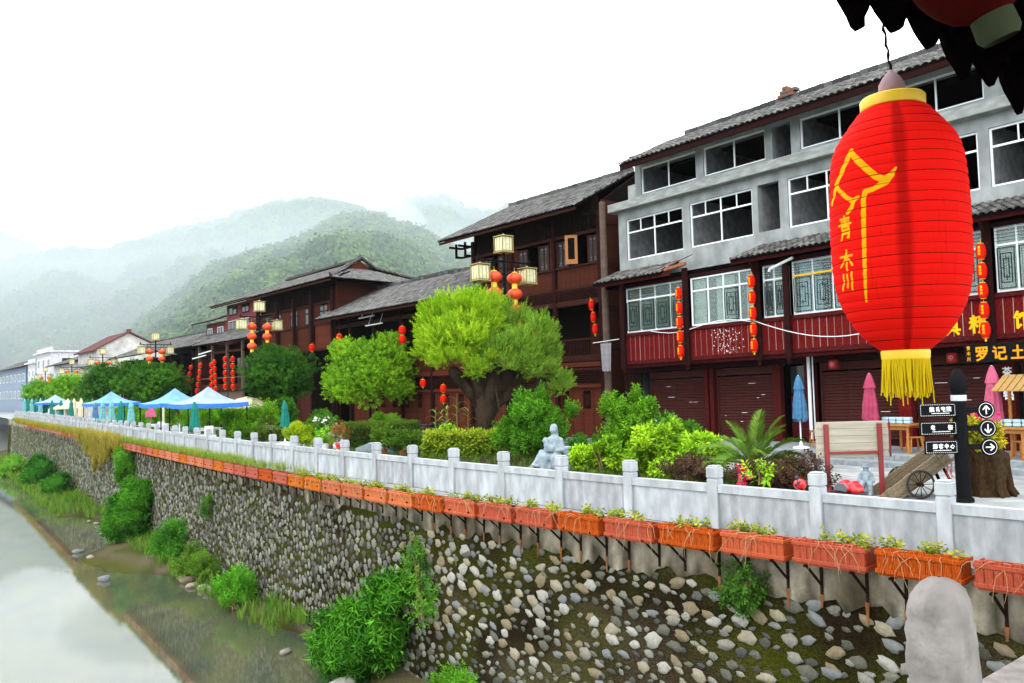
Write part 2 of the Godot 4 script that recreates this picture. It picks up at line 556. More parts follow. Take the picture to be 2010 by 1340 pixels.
func make_land() -> void:
	# ground: one sheet from the wall top to the foot of the hills and beyond
	var g := MB.new()
	var zs := [30.0, 6.0, 0.0, -4.9, -10.1, -15.4, -20.6, -25.9, -31.1, -36.4, -41.6, -46.8, -60.0, -80.0, -100.0, -130.0, -400.0, -1800.0]
	for i in zs.size() - 1:
		var z0: float = zs[i]; var z1: float = zs[i + 1]
		var xa := path_x(z0) - .28; var xb := path_x(z1) - .28
		g.quad(Vector3(xa, 0, z0), Vector3(1500, 0, z0), Vector3(1500, 0, z1), Vector3(xb, 0, z1))
	tag(part("ground", g, M.ground), "", "", "", "structure")
	g = MB.new()
	g.quad(Vector3(-1500, -3.6, 30), Vector3(-30, -3.6, 30), Vector3(-30, -3.6, -1800), Vector3(-1500, -3.6, -1800))
	var far_bank := mat("far_bank", lin(.10, .12, .05), 1, "fine", Vector3(.2, .2, .2))
	tag(part("far_riverbank", g, far_bank), "", "", "", "structure")
	# riverbed and water
	g = MB.new()
	g.grid(60, 150, BedSurf.new(self))
	var bedm := mat("bed", Color.WHITE, .95, "fine", Vector3(1.1, 1.1, 1.1), true, 1.5)
	tag(part("riverbed", g, bedm), "", "", "", "structure")
	g = MB.new()
	g.quad(Vector3(-60, -4.9, 30), Vector3(-22, -4.9, 30), Vector3(-22, -4.9, -400), Vector3(-60, -4.9, -400))
	g.quad(Vector3(-22, -4.9, -122), Vector3(34, -4.9, -122), Vector3(34, -4.9, -400), Vector3(-22, -4.9, -400))
	g.quad(Vector3(-22, -4.9, 30), Vector3(13, -4.9, 30), Vector3(13, -4.9, 7.9), Vector3(-22, -4.9, 7.9))
	g.quad(Vector3(-33, -4.9, 30), Vector3(-33, -4.9, -400), Vector3(-30, -3.59, -400), Vector3(-30, -3.59, 30))
	tag(part("deep_riverbed", g, bedm), "", "", "", "structure")
	var w := mat("water", Color(.66, .70, .66, .03), .03)
	w.transparency = BaseMaterial3D.TRANSPARENCY_ALPHA
	w.normal_enabled = true
	w.normal_texture = TX["ripple"][1]
	w.normal_scale = .035
	w.uv1_triplanar = true; w.uv1_world_triplanar = true
	w.uv1_scale = Vector3(.25, .25, .6)
	w.metallic_specular = .70
	w.metallic = .08
	g = MB.new()
	g.quad(Vector3(-34, WATER_Y, 28), Vector3(34, WATER_Y, 28), Vector3(34, WATER_Y, -395), Vector3(-34, WATER_Y, -395))
	tag(part("river", g, w), "", "", "", "structure")
	# hills, each a terrain with its own woods
	hill("wooded_hill", [[70, 4, -380], [96, 30, -347], [109, 41, -336], [117, 49, -330], [128, 54, -321], [138, 57, -313], [147, 62, -305], [153, 67, -301], [160, 69, -295], [167, 68, -290], [172, 65, -285], [179, 63, -280], [189, 55, -272], [200, 47, -263], [223, 34, -244], [270, 20, -220]], .48, 41, 6500, 3.4)
	hill("wooded_hill", [[-30, 78, -790], [16, 88, -759], [59, 93, -724], [88, 97, -701], [106, 101, -687], [120, 104, -675], [132, 105, -666], [146, 103, -654], [163, 108, -640], [184, 117, -623], [204, 121, -607], [219, 126, -595], [233, 132, -583], [246, 136, -573], [262, 138, -560], [280, 136, -546], [297, 129, -532], [320, 111, -513], [348, 77, -490], [400, 50, -470]], .5, 43, 7500, 4.8)
	hill("wooded_hill", [[340, 120, -760], [365, 150, -734], [388, 159, -715], [412, 171, -696], [423, 179, -687], [439, 184, -674], [454, 184, -662], [468, 177, -651], [485, 167, -637], [501, 172, -624], [516, 177, -611], [536, 180, -596], [563, 176, -574], [601, 157, -543], [658, 115, -497]], .72, 47, 4200, 5.6)
	hill("wooded_hill", [[-120, 240, -1500], [2, 240, -1415], [108, 229, -1328], [162, 215, -1285], [183, 205, -1268], [204, 193, -1251], [236, 171, -1225], [278, 135, -1190], [330, 90, -1150]], .8, 53, 1800, 8.0)
	retaining_wall()

func clump_mesh(k: int, sd: int) -> ArrayMesh:      # a tree crown seen from far away: many leaf-clump faces round an uneven dome
	rng.seed = sd
	var b := MB.new()
	b.col = Color(.55, .55, .55)
	b.ball(Vector3(0, .15, 0), Vector3(.66, .72, .66), 7, 5)
	for i in k:
		var d := Vector3(rnd(-1, 1), rnd(-.35, 1), rnd(-1, 1)).normalized()
		var r := rnd(.62, 1.08)
		var p := d * r
		var nn := (d + Vector3(rnd(-.5, .5), rnd(-.2, .7), rnd(-.5, .5))).normalized()
		var a := nn.cross(Vector3(rnd(-1, 1), rnd(-1, 1), rnd(-1, 1))).normalized() * rnd(.09, .17)
		var c := nn.cross(a).normalized() * rnd(.08, .15)
		b.col = Color.WHITE * rnd(.75, 1.25)
		b.quad(p - a, p - c, p + a, p + c)
	return b.mesh()

func hill(called: String, ridge: Array, foot: float, sd: int, trees: int, size: float) -> void:
	var s := HillSurf.new()
	s.ridge = ridge
	s.foot = foot
	s.fn.seed = sd
	s.fn.frequency = .018
	s.fn.fractal_octaves = 4
	var g := MB.new()
	g.grid(70, 26, s)
	if not M.has("hill"): mat("hill", Color.WHITE, 1, "", Vector3.ONE, true)
	var h := part(called, g, M.hill)
	tag(h, "", "", "", "structure")
	if not M.has("clump"): M["clump"] = [clump_mesh(120, 5), clump_mesh(110, 6), clump_mesh(100, 7)]
	rng.seed = sd
	var mm := [[], [], []]
	var cc := [[], [], []]
	for i in trees:
		var t := rnd(.06, .74)
		var u := rnd(0, 1)
		var p := s.at(u, t)
		var field := s.fn.get_noise_2d(p.x * 1.5 + 900, p.z * 1.5)
		if field > .22 and t < .5 and rnd(0, 1) < .8: continue      # clearings and terraced fields
		var k := i % 3
		var r := size * rnd(.55, 1.3)
		var bs := Basis(Vector3.UP, rnd(0, TAU)).scaled(Vector3(r, r * rnd(.8, 1.5), r))
		mm[k].append(Transform3D(bs, p + Vector3(0, r * .35, 0)))
		var y := clampf(s.fn.get_noise_2d(p.x * 4, p.z * 4) + rnd(0, .8), 0, 1)
		cc[k].append(Color(.030, .085, .030).lerp(Color(.11, .20, .04), y))
	for k in 3: scatter("hill_forest", M["clump"][k], M.leaf_thick, mm[k], cc[k], h, "stuff")

func stone_mesh(sd: int, flat: float) -> ArrayMesh:
	var fn := FastNoiseLite.new()
	fn.seed = sd; fn.frequency = .75
	var b := MB.new()
	b.ball(Vector3.ZERO, Vector3.ONE, 9, 6)
	for i in b.v.size():
		var d := b.v[i]
		var r := 1.0 + fn.get_noise_3dv(d * 1.1) * .55 + fn.get_noise_3dv(d * 3.0) * .16
		b.v[i] = Vector3(d.x * r, d.y * r, d.z * r * flat)
	for i in b.v.size(): b.n[i] = Vector3.ZERO
	for i in range(0, b.ix.size(), 3):
		var a := b.v[b.ix[i]]; var c := b.v[b.ix[i + 1]]; var d := b.v[b.ix[i + 2]]
		var nn := (d - a).cross(c - a)
		for j in 3: b.n[b.ix[i + j]] += nn
	for i in b.v.size():       # the seam and the poles share their normals
		b.n[i] = (b.n[i].normalized() + b.v[i].normalized() * .6).normalized()
	return b.mesh()

func retaining_wall() -> void:
	var T := thing("retaining_wall", "tall river wall of grey cobbles set in dark mossy mortar", "wall")
	var g := MB.new()
	g.grid(300, 14, WallSurf.new(self))
	part("wall_face", g, mat("mortar", Color.WHITE, .97, "fine", Vector3(.9, .9, .9), true, 2.0), T)
	g = MB.new()
	var band := WallSurf.new(self)
	band.y0 = -.74; band.y1 = -.03; band.proud = .035; band.ragged = .22
	g.grid(640, 7, band)
	part("concrete_band", g, mat("band", Color.WHITE, .95, "stain", Vector3(.9, .5, .9), true, .8), T)
	g = MB.new()
	for i in 70:
		var z0 := 5.0 - 1.75 * i; var z1 := z0 - 1.745
		var a := Vector3((path_x(z0) - .28), -.045, z0); var b := Vector3((path_x(z1) - .28), -.045, z1)
		g.bar(a, b, .26, .082)
	part("coping", g, M.concrete_edge, T)
	# stones: uneven courses; the largest in the picture are parts of their own, the rest are one part
	rng.seed = 77
	var kinds := []
	for k in 7: kinds.append(stone_mesh(100 + k, .55))
	var mats := []
	for c in [Color(.25, .24, .20), Color(.19, .20, .20), Color(.31, .275, .20), Color(.12, .12, .095), Color(.22, .18, .115), Color(.36, .35, .31)]:
		mats.append(mat("stone_%d" % mats.size(), lin(c.r, c.g, c.b), .85, "grime", Vector3(1.5, 1.5, 1.5), false, 1.2))
	var single := []
	var rest := [[], [], [], [], [], [], []]
	var tint := [[], [], [], [], [], [], []]
	var y := -.86
	while y > -4.45:
		var z := 3.0 + rnd(0, .3)
		while z > -112.0:
			var big: float = rnd(0, 1)
			var far := clampf((-z - 14) / 6.0, 0, 1)
			var w := lerpf(lerpf(.065, .185, pow(big, 1.5)), lerpf(.065, .115, big), far) * (1.0 + clampf((-z - 30) / 70.0, 0, .8))
			var h := w * lerpf(rnd(.40, .72), rnd(.65, 1.15), far)
			var yy := y + rnd(-.08, .08)
			var bs := Basis(Vector3.RIGHT, rnd(-.35, .35)) * Basis(Vector3.UP, -PI / 2)
			bs = bs * Basis(Vector3.FORWARD, rnd(-.25, .25))
			bs = bs.scaled_local(Vector3(w, h, w * .36))
			var xf := Transform3D(bs, Vector3(wall_x(z, yy) - .012, yy, z))
			var k := rng.randi_range(0, 6)
			if rnd(0, 1) < .96:
				if z < -2.2 and z > -17.5 and w > .112 and single.size() < 299: single.append([xf, k])
				else:
					rest[k].append(xf)
					var v := lerpf(.08, .33, pow(rnd(0, 1), 1.4))
					tint[k].append(Color(v, v * rnd(.95, 1.03), v * rnd(.72, .95)))
			z -= w * 2.0 + rnd(.015, .11) * (1.0 + clampf((-z - 30) / 70.0, 0, .8)) * (1.0 - .45 * far)
		y -= rnd(.155, .185)
	for q in single: put("stone", kinds[q[1]], mats[rng.randi_range(0, 5)], T, q[0])
	for k in 7: scatter("stones", kinds[k], M.stones, rest[k], tint[k], T, "stuff")
	# iron brackets that carry the planters
	for k in 46:
		for e in [.18, .82]:
			var z: float = -3.28 - 1.15 * k - e
			var x := wall_x(z, -.2) - .06
			var b := MB.new()
			b.bar(Vector3(x, -.14, z), Vector3(x, -.66, z), .035, .035, Vector3.FORWARD)
			b.bar(Vector3(x, -.19, z), Vector3(x - .42, -.19, z), .03, .03)
			b.bar(Vector3(x, -.52, z), Vector3(x - .36, -.20, z), .028, .028)
			part("bracket", b, M.iron, T)
			if k < 11 and rnd(0, 1) < .75:
				b = MB.new()
				var q := wall_x(z, -.8) - .052
				var l := rnd(.12, .3)
				b.quad(Vector3(q, -.66 - l, z - .015), Vector3(q, -.66 - l, z + .012), Vector3(q, -.64, z + .03), Vector3(q, -.64, z - .03))
				part("rust_stain", b, M.rust, T)

func make_fence() -> void:
	var T := thing("stone_fence", "low white stone fence with square posts along the promenade edge", "fence", Vector3(11, 0, -5))
	for i in range(-3, 62):
		var z := -4.88 - 1.7485 * i
		var p := Vector3(path_x(z), 0, z) - T.position
		var z2 := z - 1.7485
		var q := Vector3(path_x(z2), 0, z2) - T.position
		var b := MB.new()
		b.cbox(-.095, .095, 0.004, .785, -.095, .095, .010)
		b.cbox(-.084, .084, .785, .803, -.084, .084, .003)
		b.cbox(-.10, .10, .803, .975, -.10, .10, .010)
		b.cbox(-.082, .082, .975, 1.0, -.082, .082, .010)
		var yaw := atan2(q.x - p.x, -(q.z - p.z))
		var ws: Array = [M.white_stone, M.white_stone_worn, M.white_stone_pale]
		put("post", b.mesh(), ws[rng.randi_range(0, 2)], T, Transform3D(Basis(Vector3.UP, -yaw), p))
		var d := (q - p).normalized()
		b = MB.new()
		b.bar(p + d * .096 + Vector3(0, .29, 0), q - d * .096 + Vector3(0, .29, 0), .075, .56)
		part("panel", b, ws[rng.randi_range(0, 2)], T)
		b = MB.new()
		b.bar(p + d * .096 + Vector3(0, .638, 0), q - d * .096 + Vector3(0, .638, 0), .14, .124)
		part("rail", b, ws[rng.randi_range(0, 2)], T)

func make_planters() -> void:
	rng.seed = 5
	var near := {}
	for k in 80:
		var zc := -3.28 - 1.15 * k - .5
		var y0 := -.17 - clampf(-zc - 5, 0, 12) * .014
		var x := path_x(zc) - .61
		var yaw := atan2(path_x(zc - .5) - path_x(zc + .5), 1.0)
		var red := k < 11 or (k > 16 and k < 22) or k > 30
		var T := thing("planter_box", "%s wooden planter box hung on the river wall, %s from the right edge" % ["red-orange" if red else "bright orange", nth(k)], "planter", Vector3(x, y0, zc), -yaw, "planter boxes along the fence")
		var tone := rng.randi_range(0, 2)
		var m: Material = M[("planter_red" if red else "planter_orange") + ["", "_worn", "_dark"][tone]]
		var key := "%s%s%d" % [red, k < 16, tone]
		if not near.has(key):
			var L := []
			var b := MB.new()
			b.cbox(-.18, -.155, .05, .30, -.485, .485, .004)      # not used directly
			b = MB.new()
			for s in [-1, 1]:
				b.box(-.165, .165, .03, .30, s * .49 - .012, s * .49 + .012)
			b.box(.15, .175, .03, .30, -.478, .478)
			b.box(-.15, .15, .0, .03, -.48, .48)
			L.append(["case", b.mesh(), m])
			if k < 16:
				for j in 10:
					b = MB.new()
					var za := -.5 + j * .1
					b.cbox(-.178, -.152, .03, .345 + .012 * ((j * 7) % 3), za + .002, za + .098, .005)
					L.append(["plank", b.mesh(), m])
			else:
				b = MB.new()
				b.box(-.178, -.152, .03, .345, -.5, .5)
				L.append(["front_board", b.mesh(), m])
			for yy in [.035, .262]:
				b = MB.new()
				b.cbox(-.198, -.179, yy, yy + .055, -.515, .515, .005)
				L.append(["trim", b.mesh(), m])
				for s in [-1, 1]:
					b = MB.new()
					b.cbox(-.176, .197, yy + .002, yy + .053, s * .512 - .010, s * .512 + .010, .004)
					L.append(["trim", b.mesh(), m])
			b = MB.new()
			b.box(-.15, .15, .24, .27, -.477, .477)
			L.append(["soil", b.mesh(), M.soil])
			near[key] = L
		for q in near[key]: put(q[0], q[1], q[2], T)

# ------------------------------------------------------------------ plants
var SP := {}      # sprig meshes

func leaf(b: MB, at: Vector3, dir: Vector3, side: Vector3, l: float, w: float, bend: float, tone: float) -> void:
	var up := side.cross(dir).normalized()
	b.col = Color.WHITE * tone
	var m := at + dir * (l * .45) + up * (l * .06)
	var tip := at + dir * l - up * (l * bend)
	b.quad(at, m + side * (w * .5), tip, m - side * (w * .5))

func sprig(k: int, len: float, l: float, w: float, open: float, sd: int, bend := .15) -> ArrayMesh:   # a twig along +Y with k leaves
	rng.seed = sd
	var b := MB.new()
	for i in k:
		var f := (i + .5) / k
		var a := i * 2.4 + rnd(-.4, .4)
		var out := Vector3(cos(a), 0, sin(a))
		var dir := (out * sin(open) + Vector3.UP * cos(open) + Vector3(rnd(-.2, .2), rnd(-.2, .2), rnd(-.2, .2))).normalized()
		var side := dir.cross(Vector3.UP).normalized()
		if side == Vector3.ZERO: side = Vector3.RIGHT
		leaf(b, Vector3(0, f * len, 0) + out * .01, dir, side, l * rnd(.75, 1.15) * (1.1 - .35 * f), w, bend, rnd(.8, 1.2))
	leaf(b, Vector3(0, len * .9, 0), Vector3.UP, Vector3.RIGHT, l * .8, w, bend, 1.1)
	return b.mesh()

func blades(k: int, h: float, w: float, spread: float, sd: int) -> ArrayMesh:      # a tuft of grass
	rng.seed = sd
	var b := MB.new()
	for i in k:
		var a := rnd(0, TAU)
		var o := Vector3(cos(a), 0, sin(a))
		var at := o * rnd(0, .1) * h
		var hh := h * rnd(.55, 1.1)
		var lean := rnd(.1, spread)
		var side := Vector3(-o.z, 0, o.x) * w
		var m := at + Vector3.UP * hh * .6 + o * lean * hh * .35
		var t := at + Vector3.UP * hh * rnd(.75, .95) + o * lean * hh
		b.col = Color.WHITE * rnd(.7, 1.2)
		b.quad(at - side * .5, at + side * .5, m + side * .4, m - side * .4)
		b.tri(m - side * .4, m + side * .4, t)
	return b.mesh()

func make_sprigs() -> void:
	SP["willow"] = sprig(13, .42, .15, .026, .55, 1)
	SP["broad"] = sprig(9, .24, .13, .055, .95, 2)
	SP["glossy"] = sprig(9, .22, .15, .062, 1.0, 3)
	SP["fine"] = sprig(12, .18, .055, .03, .9, 4)
	SP["long"] = sprig(11, .55, .19, .045, .95, 5, .3)
	SP["bamboo"] = sprig(10, .45, .30, .035, 1.25, 6, .45)
	SP["succulent"] = sprig(7, .12, .06, .045, 1.1, 7)
	SP["grass"] = blades(14, .5, .012, .7, 8)
	SP["tall_grass"] = blades(16, 1.0, .018, .6, 9)
	SP["maize"] = sprig(8, 1.1, .75, .07, .6, 10, .55)

# blobs: [centre, radii]; sprigs sit on smaller clumps round each blob, so that the outline breaks up and gaps show
func foliage(called: String, parent: Node, blobs: Array, count: int, kind: String, s0: float, s1: float, c0: Color, c1: Color, clumps := 14, up := .45, m: Material = null, gap := .34, sun := .5) -> void:
	var area := 0.0
	for q in blobs: area += q[1].x * q[1].y + q[1].x * q[1].z
	var xf := []
	var tint := []
	for q in blobs:
		var share: float = (q[1].x * q[1].y + q[1].x * q[1].z) / area
		var nc: int = max(4, int(clumps * share * blobs.size()))
		var per: int = int(count * share / nc)
		for j in nc:
			var d := Vector3.ZERO
			while d.length_squared() < .02 or d.length_squared() > 1: d = Vector3(rnd(-1, 1), rnd(-.75, 1), rnd(-1, 1))
			d = d.normalized()
			var cc: Vector3 = q[0] + d * q[1] * rnd(.5, .86)
			var cr: Vector3 = q[1] * gap * rnd(.7, 1.3)
			var tone := rnd(0, 1)
			for i in per:
				var e := Vector3.ZERO
				while e.length_squared() < .02 or e.length_squared() > 1: e = Vector3(rnd(-1, 1), rnd(-1, 1), rnd(-1, 1))
				var r := e.length()
				e = e.normalized() * pow(r, .5)
				var p: Vector3 = cc + e * cr
				var out: Vector3 = ((p - q[0]) / q[1]).normalized()
				var y := (out.lerp(e, .45) * (1.0 - up) + Vector3.UP * up + Vector3(rnd(-.3, .3), rnd(-.25, .25), rnd(-.3, .3))).normalized()
				var x := y.cross(Vector3(rnd(-1, 1), rnd(-1, 1), rnd(-1, 1))).normalized()
				var s := rnd(s0, s1)
				xf.append(Transform3D(Basis(x, y, x.cross(y)).scaled_local(Vector3(s, s, s)), p))
				var t := clampf(tone * .55 + rnd(0, .45) , 0, 1)
				var tc := c0.lerp(c1, t)
				tint.append(Color(tc.r * 1.3, tc.g * 1.7, tc.b * 1.0))
	merged(called, SP[kind], m if m else M.leaf, xf, tint, parent)

func tufts(called: String, parent: Node, kind: String, spots: Array, s0: float, s1: float, c0: Color, c1: Color, meta := "") -> void:
	var xf := []
	var tint := []
	for p in spots:
		var s := rnd(s0, s1)
		var b := Basis(Vector3.UP, rnd(0, TAU)) * Basis(Vector3.RIGHT, rnd(-.2, .2))
		xf.append(Transform3D(b.scaled_local(Vector3(s, s * rnd(.8, 1.2), s)), p))
		tint.append(c0.lerp(c1, rnd(0, 1)))
	scatter(called, SP[kind], M.leaf, xf, tint, parent, meta)

func gnarl(b: MB, pts: Array, radii: Array, sides: int, amp: float, sd: int) -> void:     # a trunk with an uneven, furrowed skin
	var k := b.v.size()
	var fine := []
	var fr := []
	for i in pts.size() - 1:
		for j in 5:
			var t := j / 5.0
			var p0: Vector3 = pts[max(i - 1, 0)]; var p3: Vector3 = pts[min(i + 2, pts.size() - 1)]
			fine.append((pts[i] as Vector3).cubic_interpolate(pts[i + 1], p0, p3, t))
			fr.append(lerpf(radii[i], radii[i + 1], t))
	fine.append(pts[-1]); fr.append(radii[-1])
	b.tube(fine, fr, sides)
	var fn := FastNoiseLite.new()
	fn.seed = sd; fn.frequency = 1.0; fn.fractal_octaves = 3
	for i in range(k, b.v.size()):
		var p := b.v[i]
		var d := fn.get_noise_3d(p.x * 2.2, p.y * .6, p.z * 2.2) * amp + fn.get_noise_3d(p.x * 8, p.y * 1.2, p.z * 8) * amp * .5
		b.v[i] = p + b.n[i] * d
		b.c[i] = Color.WHITE * clampf(.85 + d / amp * .9, .45, 1.3)

func round_tree(called: String, label: String, at: Vector3, r: Vector3, cy: float, kind: String, n: int, s0: float, s1: float, c0: Color, c1: Color, group := "", trunk := .09) -> Node3D:
	var T := thing(called, label, "tree", at, 0, group)
	var b := MB.new()
	gnarl(b, [Vector3(0, -.05, 0), Vector3(.03, cy * .3, .02), Vector3(0, cy - r.y * .45, 0), Vector3(.05, cy + r.y * .2, .03)], [trunk * 1.25, trunk, trunk * .8, trunk * .4], 9, trunk * .2, 3)
	part("trunk", b, M.bark, T)
	for j in 6:
		var a := j * TAU / 6 + rnd(-.3, .3)
		var o := Vector3(cos(a), 0, sin(a))
		b = MB.new()
		var y0 := cy - r.y * rnd(.45, .75)
		b.tube([Vector3(0, y0, 0), o * r.x * .3 + Vector3(0, y0 + r.y * .3, 0), o * r.x * .68 + Vector3(0, cy + rnd(-.1, .4) * r.y, 0)], [trunk * .5, trunk * .36, trunk * .14], 6)
		b.c.fill(Color(.8, .8, .8))
		part("limb", b, M.bark, T)
	foliage("crown", T, [[Vector3(0, cy, 0), r]], n, kind, s0, s1, c0, c1, 70, .3, null, .25)
	return T

func willow() -> void:
	rng.seed = 12
	var T := thing("willow_tree", "old pollard willow with thick gnarled trunk and lime green crown", "tree", Vector3(18.1, .05, -23.9))
	var b := MB.new()
	# local axes: +X towards the houses, -Z up the street; the picture's left is (-.78, 0, -.63), its right the opposite
	var R := Vector3(.777, 0, .63)
	var N := Vector3(-.63, 0, .777)
	gnarl(b, [Vector3(0, -.1, 0), Vector3(.02, .5, 0) - R * .05, Vector3(0, 1.2, 0) - R * .05, Vector3(0, 1.75, 0) + R * .05, Vector3(0, 2.35, 0) + R * .35, Vector3(0, 2.9, 0) + R * .55], [.38, .31, .33, .42, .56, .52], 18, .11, 5)
	part("trunk", b, M.bark, T)
	for q in [[-R * 1.25 + Vector3(0, 3.0, 0), .25, .16], [-R * .55 + N * .4 + Vector3(0, 3.25, 0), .22, .15], [R * 1.6 + Vector3(0, 3.0, 0), .27, .18], [R * 1.1 - N * .7 + Vector3(0, 3.3, 0), .24, .16], [R * .5 + N * .8 + Vector3(0, 3.1, 0), .22, .15], [R * 2.1 + N * .1 + Vector3(0, 2.45, 0), .22, .16]]:
		b = MB.new()
		var tip: Vector3 = q[0]
		gnarl(b, [Vector3(0, 1.5, 0) + tip * Vector3(.12, 0, .12), Vector3(0, 2.1, 0) + tip * Vector3(.42, 0, .42), tip * Vector3(.8, 0, .8) + Vector3(0, tip.y - .28, 0), tip], [q[1] * .9, q[1], q[1] * .8, q[2]], 11, .07, 8)
		part("limb", b, M.bark, T)
	b = MB.new()
	b.tube([R * .75 + N * .5 + Vector3(0, .0, 0), R * .35 + N * .55 + Vector3(0, 2.3, 0)], [.055, .045], 7)
	b.c.fill(Color(2.2, 2.1, 2.0))
	part("prop", b, M.bark, T)
	var blobs := [
		[-R * 1.25 + N * .1 + Vector3(0, 4.45, 0), Vector3(1.25, 1.15, 1.2)], [-R * .35 + Vector3(0, 5.05, 0), Vector3(1.15, .95, 1.1)], [-R * .55 + N * .8 + Vector3(0, 4.1, 0), Vector3(1.05, .85, .95)], [-R * 1.85 + Vector3(0, 3.75, 0), Vector3(.75, .75, .7)],
		[R * .6 + N * .75 + Vector3(0, 3.5, 0), Vector3(.85, .75, .7)], [R * 1.35 + N * .55 + Vector3(0, 3.55, 0), Vector3(.85, .8, .75)], [R * 2.0 + Vector3(0, 4.05, 0), Vector3(.65, .95, .7)], [R * 2.2 + Vector3(0, 3.15, 0), Vector3(.6, .7, .6)],
		[R * 2.75 + Vector3(0, 2.5, 0), Vector3(.42, .55, .42)], [-R * 1.25 + N * .5 + Vector3(0, 3.35, 0), Vector3(.75, .6, .6)], [-R * .1 + N * .9 + Vector3(0, 3.2, 0), Vector3(.7, .5, .5)], [R * 1.7 + N * .3 + Vector3(0, 2.95, 0), Vector3(.7, .5, .6)], [R * 1.1 - N * 1.2 + Vector3(0, 4.5, 0), Vector3(1.0, 1.15, .8)], [-R * .6 - N * 1.0 + Vector3(0, 4.3, 0), Vector3(1.2, 1.1, .9)]]
	var left := []
	var right := []
	for q in blobs:
		if (q[0] as Vector3).dot(R) < .3: left.append(q)
		else: right.append(q)
	foliage("crown", T, left, 8200, "willow", .38, .8, Color(.10, .20, .010), Color(.47, .51, .045), 24, .5, null, .33)
	foliage("crown", T, right, 6200, "willow", .34, .72, Color(.09, .17, .020), Color(.31, .37, .075), 24, .5, null, .33)

func shrub(called: String, label: String, at: Vector3, blobs: Array, n: int, kind: String, s0: float, s1: float, c0: Color, c1: Color, up := .5, group := "", cat := "shrub", clumps := 12) -> Node3D:
	var T := thing(called, label, cat, at, 0, group)
	var st := MB.new()
	for q in blobs:
		for i in 5:
			var o: Vector3 = Vector3(rnd(-.5, .5), rnd(-.2, .7), rnd(-.5, .5)) * q[1]
			st.tube([Vector3(q[0].x * .4 + rnd(-.08, .08), -.05, q[0].z * .4 + rnd(-.08, .08)), q[0] * Vector3(.8, .55, .8) + o * .4, q[0] + o], [.022, .016, .006], 5)
	part("stems", st, M.dead_stem, T)
	foliage("leaves", T, blobs, n, kind, s0, s1, c0, c1, clumps, up)
	return T

func palm(at: Vector3) -> void:
	rng.seed = 31
	var T := thing("date_palm", "young feathery palm with arching fronds above the stone fence", "palm", at)
	var b := MB.new()
	gnarl(b, [Vector3(0, -.05, 0), Vector3(0, .22, 0), Vector3(0, .42, 0)], [.15, .17, .10], 11, .05, 7)
	part("trunk", b, M.bark, T)
	for i in 22:
		var a := i * 2.4 + rnd(-.2, .2)
		var o := Vector3(cos(a), 0, sin(a))
		var lift := lerpf(1.42, .45, i / 21.0)
		var L := rnd(1.35, 1.9)
		var pts := []
		for j in 9:
			var t := j / 8.0
			pts.append(Vector3(0, .36, 0) + o * L * (sin(t * 1.15) * cos(lift) * .95 + t * t * .12) + Vector3.UP * L * (t * sin(lift) - t * t * (.28 + .30 * cos(lift))))
		b = MB.new()
		b.col = Color(.16, .22, .04)
		b.tube(pts, [.016, .015, .014, .012, .010, .008, .007, .005, .003], 4)
		for j in range(4, 46):
			var t := j / 46.0
			var f := t * 8
			var k := int(f)
			var p: Vector3 = pts[k].lerp(pts[min(k + 1, 8)], f - k)
			var d: Vector3 = (pts[min(k + 1, 8)] - pts[k]).normalized()
			var s := d.cross(Vector3.UP).normalized()
			for e in [-1.0, 1.0]:
				b.col = Color(.08, .19, .025).lerp(Color(.20, .34, .05), rnd(0, 1))
				var dir: Vector3 = (s * e * .66 + d * .8 + Vector3.UP * rnd(.15, .5)).normalized()
				var l := .36 * sin(PI * clampf(t * .85 + .14, 0, 1)) * rnd(.85, 1.1)
				var w := dir.cross(Vector3.UP).normalized() * .0048
				b.quad(p - w, p + w, p + dir * l * .6 + w * .8, p + dir * l - Vector3.UP * l * .12)
		part("frond", b, M.leaf, T)

func maize(label: String, at: Vector3, h: float) -> void:
	var T := thing("maize_plant", label, "plant", at, rnd(0, 6), "maize plants left of the willow trunk")
	var b := MB.new()
	b.tube([Vector3.ZERO, Vector3(.04, h * .6, 0), Vector3(.02, h, .03)], [.022, .016, .006], 6)
	part("stalk", b, mat("stalk", lin(.20, .26, .06)) if not M.has("stalk") else M.stalk, T)
	for i in 11:
		var a := i * PI + rnd(-.5, .5)
		var o := Vector3(cos(a), 0, sin(a))
		var s := Vector3(-o.z, 0, o.x)
		var y := h * lerpf(.12, .95, i / 11.0)
		var l := rnd(.5, .8)
		b = MB.new()
		b.col = Color(.13, .22, .03).lerp(Color(.34, .40, .10), rnd(0, 1))
		var p := Vector3(0, y, 0)
		var w := .035
		for j in 4:
			var t := (j + 1) / 4.0
			var q := Vector3(0, y, 0) + o * l * t * .75 + Vector3.UP * l * (t * .8 - t * t * .85)
			var w2 := .04 * (1.0 - t * t) + .003
			b.quad(p - s * w, p + s * w, q + s * w2, q - s * w2)
			p = q; w = w2
		part("leaf", b, M.leaf, T)

